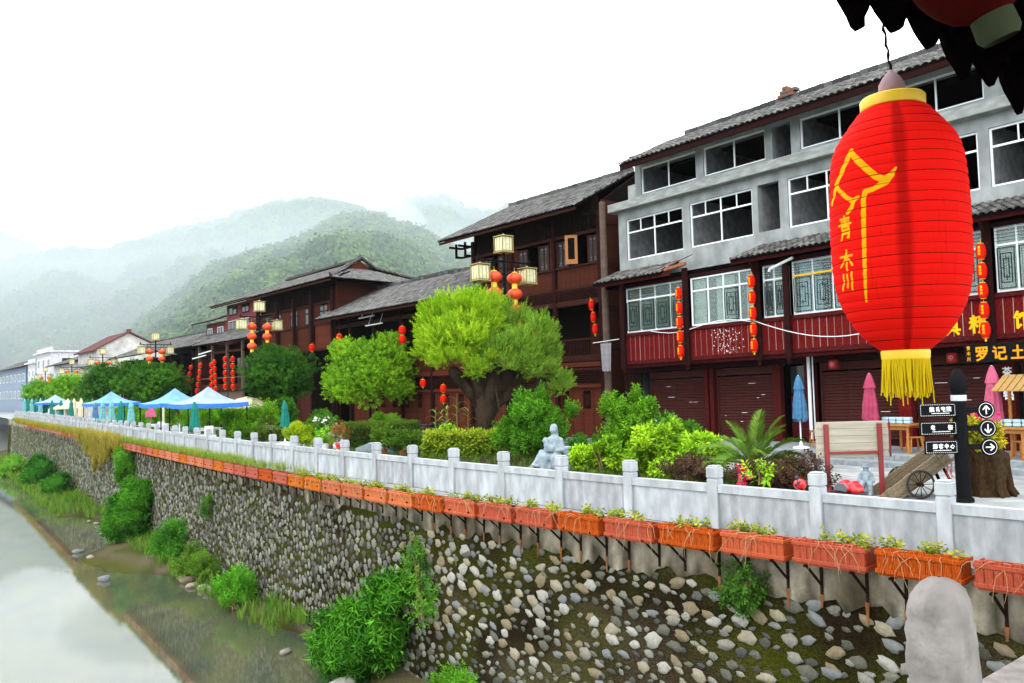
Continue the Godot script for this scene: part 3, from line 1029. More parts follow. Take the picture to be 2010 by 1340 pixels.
func hedge(label: String, at: Vector3, size: Vector3, turn: float, kind: String, n: int, c0: Color, c1: Color) -> void:
	var T := thing("clipped_hedge", label, "hedge", at, turn)
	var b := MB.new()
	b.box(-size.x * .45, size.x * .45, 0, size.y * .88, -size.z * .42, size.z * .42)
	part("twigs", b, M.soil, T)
	var xf := []
	var tint := []
	for i in n:
		var p := Vector3(rnd(-.5, .5), rnd(0, 1), rnd(-.5, .5))
		match i % 4:
			0: p.z = .5 * rnd(.85, 1.03)
			1: p.y = rnd(.9, 1.04)
			2: p.x = .5 * sign(rnd(-1, 1)) * rnd(.9, 1.03)
			3: p.z = -.5 * rnd(.85, 1.03)
		var out := Vector3(p.x * .6, p.y - .2, p.z * 1.2).normalized()
		var y := (out + Vector3(rnd(-.5, .5), rnd(-.1, .7), rnd(-.5, .5))).normalized()
		var x := y.cross(Vector3(rnd(-1, 1), rnd(-1, 1), rnd(-1, 1))).normalized()
		var s := rnd(.7, 1.2)
		xf.append(Transform3D(Basis(x, y, x.cross(y)).scaled_local(Vector3.ONE * s), p * size))
		tint.append(c0.lerp(c1, clampf(p.y * .6 + rnd(-.1, .4), 0, 1)))
	merged("leaves", SP[kind], M.leaf, xf, tint, T)

func planter_plants() -> void:
	rng.seed = 61
	for k in 17:
		var zc := -3.28 - 1.15 * k - .5
		var y0 := -.17 - clampf(-zc - 5, 0, 12) * .014 + .27
		var T := thing("planter_seedlings", "sprawling yellow-green seedlings growing in the %s planter box from the right" % nth(k), "plant", Vector3(path_x(zc) - .61, y0, zc), 0, "plants in the planter boxes")
		var spots := []
		var xf := []
		var tint := []
		for j in 5:
			var c := Vector3(rnd(-.1, .1), 0, rnd(-.45, .45))
			for i in int(rnd(5, 16)):
				var p := c + Vector3(rnd(-.09, .09), rnd(-.02, .06), rnd(-.11, .11))
				var y := Vector3(rnd(-.5, .5), 1, rnd(-.5, .5)).normalized()
				var x := y.cross(Vector3(rnd(-1, 1), .1, rnd(-1, 1))).normalized()
				var s := rnd(.6, 1.35)
				xf.append(Transform3D(Basis(x, y, x.cross(y)).scaled_local(Vector3.ONE * s), p))
				tint.append(Color(.13, .21, .025).lerp(Color(.40, .38, .05), rnd(0, 1)))
		merged("leaves", SP["succulent"], M.leaf, xf, tint, T)
		var b := MB.new()
		for j in 9:      # dry trailing stems that hang over the front
			var z := rnd(-.45, .45)
			var dz := rnd(-.45, .45)
			var dn := rnd(.12, .55)
			var pts := []
			for q in 7:
				var t := q / 6.0
				pts.append(Vector3(-.08 - .15 * sin(t * 1.8) - .02 * t, .03 + .10 * sin(t * 2.2) - dn * t * t, z + dz * t + .03 * sin(t * 9 + j)))
			b.tube(pts, [.004, .004, .0035, .0035, .003, .003, .002], 4, false)
		part("trailing_stem", b, mat("dry_stem", lin(.42, .27, .15), .9) if not M.has("dry_stem") else M.dry_stem, T)
	# farther on the boxes vanish under one run of grass
	var spots := []
	for i in 5200:
		var z := -21.0 - 85.0 * pow(rnd(0, 1), .8)
		var thick: float = clampf((-z - 20) / 8.0, .15, 1)
		if rnd(0, 1) > thick: continue
		spots.append(Vector3(path_x(z) - .61 + rnd(-.24, .2), .04, z))
	tufts("planter_grass", null, "grass", spots, .35, .75, Color(.13, .25, .03), Color(.33, .38, .06), "stuff")
	tag(get_node("planter_grass"), "bright green grass overgrowing the far planter boxes", "grass")
	var dry := []
	for i in 3000:
		var z := -53.0 + 8.0 * rnd(-1, 1) * rnd(.2, 1)
		var dn: float = (.35 + .9 * exp(-pow((z + 52.5) / 3.6, 2.0)) + .35 * sin(z * 2.1) + .2 * sin(z * 5.3)) * pow(rnd(0, 1), 1.2)
		dry.append(Vector3(path_x(z) - .70 - rnd(0, .35), .15 - 1.25 * dn, z))
	for i in 900:
		var z := -62.0 - 40.0 * rnd(0, 1)
		dry.append(Vector3(path_x(z) - .70 - rnd(0, .2), rnd(-.2, .15), z))
	tufts("dry_grass", null, "grass", dry, .4, 1.0, Color(.26, .25, .04), Color(.46, .36, .07), "stuff")
	tag(get_node("dry_grass"), "yellow dry grass hanging down over the far river wall", "grass")

func wall_weeds() -> void:
	rng.seed = 71
	var spots := []
	for i in 5200:
		var z := -14.0 - 95.0 * pow(rnd(0, 1), .9)
		var y := -4.3 + 3.5 * pow(rnd(0, 1), 1.6 if z > -45 else .9)
		if rnd(0, 1) > clampf((-z - 12) / 60.0, .08, 1): continue
		spots.append(Vector3(wall_x(z, y) - .05, y, z))
	tufts("wall_weeds", null, "grass", spots, .2, .55, Color(.07, .12, .015), Color(.22, .24, .05), "stuff")
	tag(get_node("wall_weeds"), "small weeds sprouting between the stones of the river wall", "weeds")
	spots = []
	for i in 4200:
		var z := -8.0 - 100.0 * pow(rnd(0, 1), .8)
		var d := rnd(0, 1)
		var patch := sin(z * .45) + sin(z * .17 + 1.0) + sin(z * 1.3)
		if patch < .25 and z > -50: continue
		spots.append(Vector3(wall_x(z, -4) - .1 - d * d * 1.1 - (1.4 * d if z < -52 else 0.0), -4.25 + (1 - d) * .2, z))
	tufts("bank_grass", null, "grass", spots, .5, 1.25, Color(.06, .17, .015), Color(.20, .34, .05), "stuff")
	tag(get_node("bank_grass"), "bright grass on the strip between the wall and the water", "grass")
	# bushes on the bank; each its own plant
	var G1 := Color(.025, .10, .02)
	var G2 := Color(.11, .27, .035)
	bank_bush("large drooping bamboo-leaved bush at the wall foot in the near middle", -18.0, -4.3, .45, [[Vector3(-.25, .6, -.2), Vector3(.7, .62, 1.0)], [Vector3(-.1, 1.15, .8), Vector3(.5, .55, .65)], [Vector3(.05, 1.85, 1.4), Vector3(.28, .45, .45)]], 1000, "bamboo", .55, 1.0, .1, G1, G2)
	bank_bush("slim leafy branch climbing the wall above the near bamboo bush", -15.9, -2.7, .12, [[Vector3(0, .4, 0), Vector3(.2, .6, .35)], [Vector3(0, 1.1, -.2), Vector3(.14, .45, .16)]], 190, "long", .4, .7, .35, Color(.04, .12, .02), Color(.16, .3, .05))
	bank_bush("grassy clump at the wall foot right of the near bamboo bush", -14.2, -4.3, .35, [[Vector3(0, .25, 0), Vector3(.35, .4, .8)]], 360, "long", .4, .7, .6, Color(.06, .16, .02), Color(.2, .36, .05))
	bank_bush("round bright reed bush left of the near bamboo bush", -25.9, -4.3, .75, [[Vector3(0, .45, 0), Vector3(.5, .6, .7)]], 620, "long", .4, .75, .8, Color(.05, .17, .02), Color(.17, .36, .05))
	bank_bush("low olive bush on the bank at the middle of the wall", -31.2, -4.3, .6, [[Vector3(0, .45, 0), Vector3(.5, .55, .7)], [Vector3(.1, .5, 1.2), Vector3(.4, .45, .5)]], 640, "long", .4, .7, .5, Color(.05, .10, .02), Color(.17, .25, .05))
	bank_bush("dark green bush hugging the wall behind the olive bush", -34.6, -4.3, .5, [[Vector3(0, .7, 0), Vector3(.5, .75, .8)]], 600, "long", .45, .8, .3, G1, G2)
	bank_bush("tall spreading bush climbing half the wall near the sandy spit", -41.3, -4.3, .8, [[Vector3(-.2, .8, 0), Vector3(.8, .85, 1.3)], [Vector3(.1, 1.8, .1), Vector3(.7, .7, 1.1)], [Vector3(.4, 2.6, -.1), Vector3(.4, .5, .7)]], 2100, "bamboo", .45, .9, .15, G1, G2)
	bank_bush("leafy climber hanging from the planters above the tall bush", -45.2, -2.0, .3, [[Vector3(0, .6, .3), Vector3(.35, .7, .7)], [Vector3(.0, 1.3, 0), Vector3(.35, .45, .7)]], 900, "bamboo", .4, .7, .1, Color(.04, .14, .02), Color(.18, .36, .05))
	bank_bush("dark rounded bush on the far bank strip", -72.0, -4.3, 1.5, [[Vector3(0, .8, 0), Vector3(.9, .9, 1.6)], [Vector3(.4, 1.5, -.6), Vector3(.7, .6, 1.1)]], 1300, "bamboo", .55, 1.0, .15, Color(.02, .08, .02), Color(.08, .24, .04))
	bank_bush("smaller dark bush right of the far rounded bush", -63.5, -4.3, 1.0, [[Vector3(0, .7, 0), Vector3(.7, .7, 1.2)]], 800, "bamboo", .5, .9, .15, Color(.02, .09, .02), Color(.09, .24, .04))
	bank_bush("pale bush at the water by the left edge", -85.0, -4.3, 2.0, [[Vector3(0, .6, 0), Vector3(1.0, .7, 2.0)]], 800, "long", .7, 1.2, .4, Color(.07, .17, .03), Color(.20, .34, .06))
	bank_bush("hanging dark leafy tuft on the concrete band under the planters", -7.6, -1.0, .10, [[Vector3(0, .3, 0), Vector3(.14, .28, .36)]], 240, "fine", .7, 1.3, -.5, Color(.02, .05, .012), Color(.07, .13, .03))
	bank_bush("single fern-like plant rooted in the middle of the wall", -31.0, -1.95, .12, [[Vector3(0, .2, 0), Vector3(.18, .3, .25)]], 130, "long", .4, .6, -.1, Color(.02, .07, .012), Color(.09, .18, .03))

func bank_bush(label: String, z: float, y: float, out: float, blobs: Array, n: int, kind: String, s0: float, s1: float, up: float, a: Color, b: Color) -> void:
	shrub("bank_bush", label, Vector3(wall_x(z, y) - out, y, z), blobs, n, kind, s0, s1, a, b, up, "bushes along the foot of the river wall", "bush", 12)

# ------------------------------------------------------------------ houses
# A house's own axes: +X along its front towards the camera, +Y up, +Z out over the street. Z0 is the world z of its origin.
var Z0 := 0.0
var H: Node3D

func house(called: String, label: String, z0: float, xf := FRONT, y := 0.0, cat := "house", group := "") -> Node3D:
	Z0 = z0
	H = thing(called, label, cat, Vector3(xf, y, z0), -PI / 2, group)
	return H

func fb(b: MB, za: float, zb: float, ya: float, yb: float, da: float, db: float, bv := 0.0) -> void:
	if bv > 0: b.cbox(za - Z0, zb - Z0, ya, yb, da, db, bv)
	else: b.box(za - Z0, zb - Z0, ya, yb, da, db)

func block(called: String, m: String, za: float, zb: float, ya: float, yb: float, da: float, db: float, bv := 0.0, parent: Node = null) -> MeshInstance3D:
	var b := MB.new()
	fb(b, za, zb, ya, yb, da, db, bv)
	return part(called, b, M[m], parent if parent else H)

func boards(called: String, m: String, za: float, zb: float, ya: float, yb: float, d: float, w: float, thick := .03) -> void:   # upright boards, each a part
	var k: int = max(1, roundi((zb - za) / w))
	var ww := (zb - za) / k
	for i in k:
		var b := MB.new()
		var o := rnd(-.004, .004)
		var gp := .010 if m == "red_board" and rnd(0, 1) < .7 else .006
		fb(b, za + i * ww + gp, za + (i + 1) * ww - gp, ya, yb, d - (.011 if m == "red_board" else thick), d + o, .004)
		part(called, b, M[m], H)
	if m == "red_board": block("backing", "pale_gap", za, zb, ya + .01, yb - .01, d - .035, d - .012)
	else: block("backing", "dark_wood", za, zb, ya + .01, yb - .01, d - thick - .03, d - thick - .002)

func wall_row(b: MB, za: float, zb: float, ya: float, yb: float, holes: Array, d0 := -.24, d1 := 0.0) -> void:   # a storey's wall with openings [za, zb, ya, yb], in order of z
	var z := za
	for h in holes:
		if h[0] > z: fb(b, z, h[0], ya, yb, d0, d1)
		if h[2] > ya: fb(b, h[0], h[1], ya, h[2], d0, d1)
		if h[3] < yb: fb(b, h[0], h[1], h[3], yb, d0, d1)
		z = h[1]
	if z < zb: fb(b, z, zb, ya, yb, d0, d1)

func window(za: float, zb: float, ya: float, yb: float, d: float, m: String, mull: Array, trans := 0.0, small: Array = [], glass := "", fw := .055) -> MeshInstance3D:
	var b := MB.new()
	fb(b, za, za + fw, ya, yb, d - .05, d); fb(b, zb - fw, zb, ya, yb, d - .05, d)
	fb(b, za + fw, zb - fw, ya, ya + fw, d - .05, d); fb(b, za + fw, zb - fw, yb - fw, yb, d - .05, d)
	for q in mull: fb(b, q - fw * .4, q + fw * .4, ya + fw, yb - fw, d - .045, d - .002)
	if trans > 0:
		fb(b, za + fw, zb - fw, trans - fw * .5, trans + fw * .5, d - .048, d + .002)
		for q in small: fb(b, q - fw * .3, q + fw * .3, trans + fw * .5, yb - fw, d - .043, d - .004)
	var w := part("window", b, M[m], H)
	if glass:
		var edges := [za + fw]
		edges.append_array(mull)
		edges.append(zb - fw)
		edges.sort()
		for i in edges.size() - 1:
			var p := MB.new()
			fb(p, edges[i] + .01, edges[i + 1] - .01, ya + fw, yb - fw, d - .034, d - .026)
			part("pane", p, M[glass], w)
	return w

func fretwork(b: MB, za: float, zb: float, ya: float, yb: float, d: float, t := .014) -> void:     # nested rectangles with tie bars
	var cz := (za + zb) / 2; var cy := (ya + yb) / 2
	for f in [1.0, .66, .34]:
		var hz: float = (zb - za) / 2 * f; var hy: float = (yb - ya) / 2 * (1 - (1 - f) * .8)
		fb(b, cz - hz, cz - hz + t, cy - hy, cy + hy, d, d + t); fb(b, cz + hz - t, cz + hz, cy - hy, cy + hy, d, d + t)
		fb(b, cz - hz + t, cz + hz - t, cy + hy - t, cy + hy, d, d + t); fb(b, cz - hz + t, cz + hz - t, cy - hy, cy - hy + t, d, d + t)
	for s in [-1.0, 1.0]:
		fb(b, cz - t / 2, cz + t / 2, cy + s * (yb - ya) / 2 * .47 - (yb - ya) * .07, cy + s * (yb - ya) / 2 * .47 + (yb - ya) * .43 * .16, d + .003, d + t + .002)
		fb(b, cz + s * (zb - za) * .25 - (zb - za) * .08, cz + s * (zb - za) * .25 + (zb - za) * .08, cy - t / 2, cy + t / 2, d + .003, d + t + .002)

func lattice(called: String, m: String, za: float, zb: float, ya: float, yb: float, d: float, step := .09, t := .022) -> void:      # brick-bond lattice
	var b := MB.new()
	fb(b, za, za + .05, ya, yb, d - .05, d + .01); fb(b, zb - .05, zb, ya, yb, d - .05, d + .01)
	fb(b, za + .05, zb - .05, ya, ya + .05, d - .05, d + .01); fb(b, za + .05, zb - .05, yb - .05, yb, d - .05, d + .01)
	var y := ya + .05 + step * .8
	var row := 0
	while y < yb - .06:
		fb(b, za + .05, zb - .05, y - t / 2, y + t / 2, d - .03, d - .005)
		y += step * .8
		row += 1
	row = 0
	y = ya + .05
	while y < yb - .06:
		var z := za + .05 + (step * .9 if row % 2 == 0 else step * 1.8)
		while z < zb - .06:
			fb(b, z - t / 2, z + t / 2, y + t / 2, min(y + step * .8 - t / 2, yb - .05), d - .028, d - .007)
			z += step * 1.8
		y += step * .8
		row += 1
	part(called, b, M[m], H)
	block("backing", "soffit", za + .02, zb - .02, ya + .02, yb - .02, d - .16, d - .10)

var TILE: ArrayMesh
func tile_mesh() -> ArrayMesh:       # a convex clay tile, axis along +Z (down the slope), 1 m long for a scale
	if TILE: return TILE
	var b := MB.new()
	var n := 6
	for i in n:
		var a := PI * i / n; var c := PI * (i + 1) / n
		var p0 := Vector3(-cos(a), sin(a) * .75, 0); var p1 := Vector3(-cos(c), sin(c) * .75, 0)
		b.quad(p0 + Vector3.BACK, p1 + Vector3.BACK, p1 * .86, p0 * .86)
		b.quad(p0 + Vector3.BACK, p1 + Vector3.BACK, p1 * .78 + Vector3.BACK, p0 * .78 + Vector3.BACK)
	b.smooth(.3)
	TILE = b.mesh()
	return TILE

var TMAT := []
# one roof slope: from the eave (depth de, height ye) up to the ridge (depth dr, height yr), along z from za to zb; the ends may be cut slantwise at the ridge (zar, zbr)
func roof_slope(za: float, zb: float, de: float, ye: float, dr: float, yr: float, zar := INF, zbr := INF, singles := 0, step := .23, sheet := true, parent: Node = null, worn := 0.0) -> void:
	if zar == INF: zar = za
	if zbr == INF: zbr = zb
	var P: Node = parent if parent else H
	var up := Vector3(0, yr - ye, dr - de)
	var L := up.length()
	up /= L
	var nn := Vector3(0, up.z * -1.0, up.y).normalized()
	if nn.y < 0: nn = -nn
	if sheet:
		var b := MB.new()
		var a := Vector3(za - Z0, ye, de); var c := Vector3(zb - Z0, ye, de); var e := Vector3(zbr - Z0, yr, dr); var f := Vector3(zar - Z0, yr, dr)
		var th := nn * -.07
		if de > dr:
			b.quad(a, c, e, f); b.quad(c + th, a + th, f + th, e + th); b.quad(a + th, c + th, c, a); b.quad(c + th, e + th, e, c); b.quad(f + th, a + th, a, f)
		else:
			b.quad(c, a, f, e); b.quad(a + th, c + th, e + th, f + th); b.quad(c + th, a + th, a, c); b.quad(e + th, c + th, c, e); b.quad(a + th, f + th, f, a)
		part("roof_deck", b, M.dark_wood, P)
	if TMAT.is_empty():
		for v in [.10, .14, .19, .235]: TMAT.append(mat("tile_%d" % TMAT.size(), lin(v, v * .98, v * .95), .95, "fine", Vector3(1.5, 1.5, 1.5)))
	var many := []
	var tint := []
	var nrow := int(L / .25)
	var made := 0
	for r in nrow:
		var f := (r + .0) * .25 / L
		var z := lerpf(za, zar, f) + step * .5
		var zz := lerpf(zb, zbr, f)
		while z < zz:
			if worn > 0 and rnd(0, 1) < worn:
				z += step
				continue
			var p := Vector3(z - Z0 + rnd(-.012, .012), 0, 0) + Vector3(0, ye, de) + up * ((r + 1.0) * .25) + nn * (.004 + rnd(0, .012))
			var by := Basis(nn, rnd(-.06, .06)) * Basis((-up).cross(nn) * -1.0, nn, -up)
			by = by.orthonormalized().scaled_local(Vector3(step * .46, .085, .29))
			p += Vector3(0, shear * p.x, 0)
			if made < singles and r < 4:
				put("tile", tile_mesh(), TMAT[rng.randi_range(0, 3)], P, Transform3D(by, p))
				made += 1
			else:
				many.append(Transform3D(by, p))
				var v := rnd(.08, .24)
				tint.append(Color(v, v * .98, v * .95))
			z += step
	if many.size(): scatter("roof_tiles", tile_mesh(), M.tile_roof, many, tint, P, "stuff")

func ridge_cap(za: float, zb: float, d: float, y: float, w := .18, h := .2) -> void:
	var b := MB.new()
	var z := za
	while z < zb - .05:
		var l: float = min(.32, zb - z)
		b.col = Color.WHITE * rnd(.07, .17)
		fb(b, z + .004, z + l - .004, y - .03, y + h * rnd(.88, 1.0), d - w / 2, d + w / 2, .02)
		z += l
	part("ridge", b, M.tile_roof, H)

func shutter(za: float, zb: float, ya: float, yb: float, d: float) -> void:
	var b := MB.new()
	fb(b, za - .05, za, ya, yb + .05, d - .06, d + .05); fb(b, zb, zb + .05, ya, yb + .05, d - .06, d + .05); fb(b, za - .05, zb + .05, yb + .05, yb + .3, d - .06, d + .06)
	var w := part("roller_shutter", b, M.shutter, H)
	var k := int((yb - ya) / .098)
	var s := MB.new()
	var hh := (yb - ya) / k
	var poly := PackedVector2Array([Vector2(0, 0), Vector2(.03, hh * .12), Vector2(.034, hh * .55), Vector2(.012, hh * .93), Vector2(0, hh * .97)])
	s.prism(poly, 0, zb - za, Transform3D(Basis(Vector3(0, 0, 1), Vector3(0, 1, 0), Vector3(-1, 0, 0)), Vector3(zb - Z0, 0, d - .02)))
	var sm := s.mesh(shear)
	for i in k: put("slat", sm, M.shutter, w, Transform3D(Basis.IDENTITY, Vector3(0, ya + i * hh, 0)))
	for i in 7:       # paint scraped off in short dashes
		b = MB.new()
		var z := rnd(za + .2, zb - .5); var y := ya + hh * (rng.randi_range(2, k - 3) + .3)
		fb(b, z, z + rnd(.05, .35), y, y + .014, d + .0145, d + .0155)
		part("scratch", b, M.white_paint, w)

const GLYPH := {
	"qing": "2,9 8,9;2.5,7.8 7.5,7.8;1,6.5 9,6.5;5,10 5,6.5;3,5.5 3,1 2.2,0;3,5.5 7.5,5.5 7.5,.4 6.5,.6;3,4 7.5,4;3,2.5 7.5,2.5",
	"mu": "1,7 9,7;5,10 5,0;5,7 1,2;5,7 9,2",
	"chuan": "2.5,9 2.3,4 1.2,.5;5,8.5 5,1.5;8,9.5 8,0",
	"wei": "1.2,9.2 4,9.6;.5,7.8 4.8,7.8;2.6,9.4 2.6,5.4;2.6,7.8 .6,5.8;2.6,7.8 4.6,6;.4,3.6 4.8,3.6;2.2,5 1.2,2.2 4,.2;3.8,3.6 2.4,1 .6,.2;7,10 6.4,9;5.6,8.8 9.2,8.8 9.2,5.2 5.6,5.2 5.6,8.8;5.6,7 9.2,7;7.4,8.8 7.4,5.2;6.8,5.2 5,.4;7.8,5.2 7.8,1 9.6,.8 9.6,2;8.6,4 8.2,2.4 9.2,2.6",
	"shi": "8,9.6 3,8.6;3,8.8 3,1.2 5,2.2;3,5.2 9,5.4;6,9 6.8,3 8.6,.6 9.4,2",
	"zhai": "5,10 5,9;1,7 1,8.6 9,8.6 9,7;7.6,7.2 3,6.4;1.4,4.4 9,4.8;5.2,6.6 5.2,1 6,.4 9,.4 9,2",
	"yuan": "1,9.6 1,0;1,9.6 3.2,9.6 2.2,7 3.4,5 3,3.6 1.4,3.6;6.8,10 6.8,9.2;4.4,7.6 4.4,9 9.4,9 9.4,7.6;5.2,6.6 8.6,6.6;4.2,4.6 9.6,4.6;6,4.6 5.6,2 4,.4;7.8,4.6 7.8,.8 9.4,.8 9.6,2",
	"lao": "2,8.6 7,8.6;4.6,10 4.6,6.4;.8,6.4 9.2,6.4;8,9.4 5,5.6 1,2.8;4,4 4,1 4.8,.4 8.6,.4 8.8,2;7.6,4.2 4,2.8",
	"jie": "2.4,10 .6,7.6;2.8,7.4 .6,4.6;1.8,5.6 1.8,0;3.4,8.2 6.4,8.2;4.9,9.8 4.9,6;3.2,6 6.6,6;3.4,3.6 6.4,3.6;4.9,5.2 4.9,1;3.2,.8 6.6,1.2;7.2,8.4 9.4,8.4;7,5.6 9.8,5.6;8.4,5.6 8.4,.4 7.4,.8",
	"you": "1,9.4 2,8.4;.4,7 1.4,6;.4,.6 2,4.4;4,10 4.4,9;2.8,8.4 6,8.4;4,8.4 3.6,4 2.4,.6;3.9,6 5.8,6 5.4,.8 4.4,1;7.2,9.8 6.2,7;6.8,8.4 9.6,8.4;6.6,6.4 9,6.4 7.8,4.8;7.8,4.8 7.8,.6 6.8,1;6.2,3.6 9.8,3.6",
	"ke": "5,10 5,9;1,7 1,8.8 9,8.8 9,7;4.4,7.8 2,5.2;4,6.8 7,6.8 1,2.8;3.6,6 9.2,2.8;3,2.8 7,2.8 7,.2 3,.2 3,2.8",
	"zhong": "1.6,7.6 8.4,7.6 8.4,3.6 1.6,3.6 1.6,7.6;5,10 5,0",
	"xin": "1.6,5.4 .8,2.4;3.4,6.4 3.4,1.4 4.4,.6 7,.6 7.2,2.4;4.8,8.6 5.8,6.4;7.8,6.6 9.2,3.8",
	"luo": "1.4,9.6 8.6,9.6 8.6,6.8 1.4,6.8 1.4,9.6;3.8,9.6 3.8,6.8;6.2,9.6 6.2,6.8;4.4,6.4 1.6,3.4;3.6,5.2 8,5.2 5.6,2 1.6,.2;3.4,3.8 5,2.6",
	"ji": "1.4,9.4 2.6,8.2;.6,6.4 2.4,6.4 2.4,1.4 3.8,2.6;4.6,8.8 8.6,8.8 8.6,5.2 4.8,5.2;4.8,5.2 4.8,1 5.6,.4 9.2,.4 9.4,2",
	"tu": "2,6 8,6;5,9.6 5,.6;.8,.6 9.2,.6",
	"cai": ".8,8.6 9.2,8.6;3.4,10 3.4,7.6;6.6,10 6.6,7.6;7.6,7 2,6.4;2.4,5.6 3.2,4.8;4.8,6 5.2,5;7.8,6 7,4.8;1,3.6 9,3.6;5,4.6 5,0;5,3.6 1.4,.6;5,3.6 8.6,.6",
	"zhen": "2,9 8,9;5,10 5,8;2.6,8 7.4,8 7.4,2.6 2.6,2.6 2.6,8;2.6,6.2 7.4,6.2;2.6,4.4 7.4,4.4;.8,2.4 9.2,2.4;3.6,2 1.6,0;6.4,2 8.4,0",
	"jing": "1,8.6 1.6,7.2;4,8.8 3.4,7.2;.4,6.2 4.6,6.2;2.5,9.8 2.5,0;2.5,6.2 .4,2.6;2.5,6.2 4.4,3.6;5.4,9 9.4,9;5.8,7.8 9,7.8;5,6.5 9.8,6.5;7.4,10 7.4,6.5;6,5.5 6,1 5.4,0;6,5.5 9,5.5 9,.4 8.2,.6;6,4 9,4;6,2.5 9,2.5",
	"guan": "2.4,10 .8,7;1.8,8.4 4,8.4 3.4,6.8;2.2,6.6 2.2,1 3.8,2.4;7,10 7,9.2;4.8,7.6 4.8,8.8 9.4,8.8 9.4,7.6;5.8,7 5.8,0;5.8,7 8.6,7 8.6,4.4 5.8,4.4;5.8,3 9,3 9,.2 5.8,.2",
	"guo": "2,10 .6,7.4;1.6,8.4 4,8.4;.8,6.4 3.8,6.4;.4,4.4 4,4.4;2.2,6.4 2.2,.8 3.8,2;5.6,9.4 8.8,9.4 8.8,6.8 5.6,6.8 5.6,9.4;4.8,5.4 4.8,0;4.8,5.4 9.6,5.4 9.6,.2 8.8,.4;7.2,6.8 7,4 5.6,1.6;7,4 8.6,2",
	"cha": ".8,8.8 9.2,8.8;3.4,10 3.4,7.8;6.6,10 6.6,7.8;5,7.8 .8,4.6;5,7.8 9.2,4.6;2,4 8,4;5,5.6 5,0;3.6,2.8 2,1;6.4,2.8 8,1",
}

func strokes(name: String) -> Array:
	var out := []
	for s in GLYPH[name].split(";"):
		var line := []
		for p in s.split(" "):
			var q: PackedStringArray = p.split(",")
			line.append(Vector2(q[0].to_float(), q[1].to_float()) / 10.0)
		out.append(line)
	return out

func lettering(b: MB, name: String, at: Vector3, x: Vector3, y: Vector3, size: float, w: float, thick := .004) -> void:    # brush strokes as thin bars standing proud of the board
	var nn := x.cross(y).normalized()
	var lift := 0.0
	for line in strokes(name):
		lift += .0003
		for i in line.size() - 1:
			var p: Vector3 = at + x * (line[i].x * size) + y * (line[i].y * size)
			var q: Vector3 = at + x * (line[i + 1].x * size) + y * (line[i + 1].y * size)
			var d := (q - p).normalized() * w * .4
			var s := nn.cross(d).normalized() * w * .5
			var o: Vector3 = nn * (thick + lift + i * .0001)
			b.quad(p - d - s + o, q + d - s + o, q + d + s + o, p - d + s + o)

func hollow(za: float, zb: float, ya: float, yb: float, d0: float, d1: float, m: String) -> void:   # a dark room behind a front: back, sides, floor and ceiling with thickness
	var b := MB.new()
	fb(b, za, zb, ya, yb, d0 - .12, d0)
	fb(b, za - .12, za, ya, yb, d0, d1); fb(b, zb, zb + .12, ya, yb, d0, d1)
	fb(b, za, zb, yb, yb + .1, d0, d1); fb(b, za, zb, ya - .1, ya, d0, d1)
	part("inner_wall", b, M[m], H)

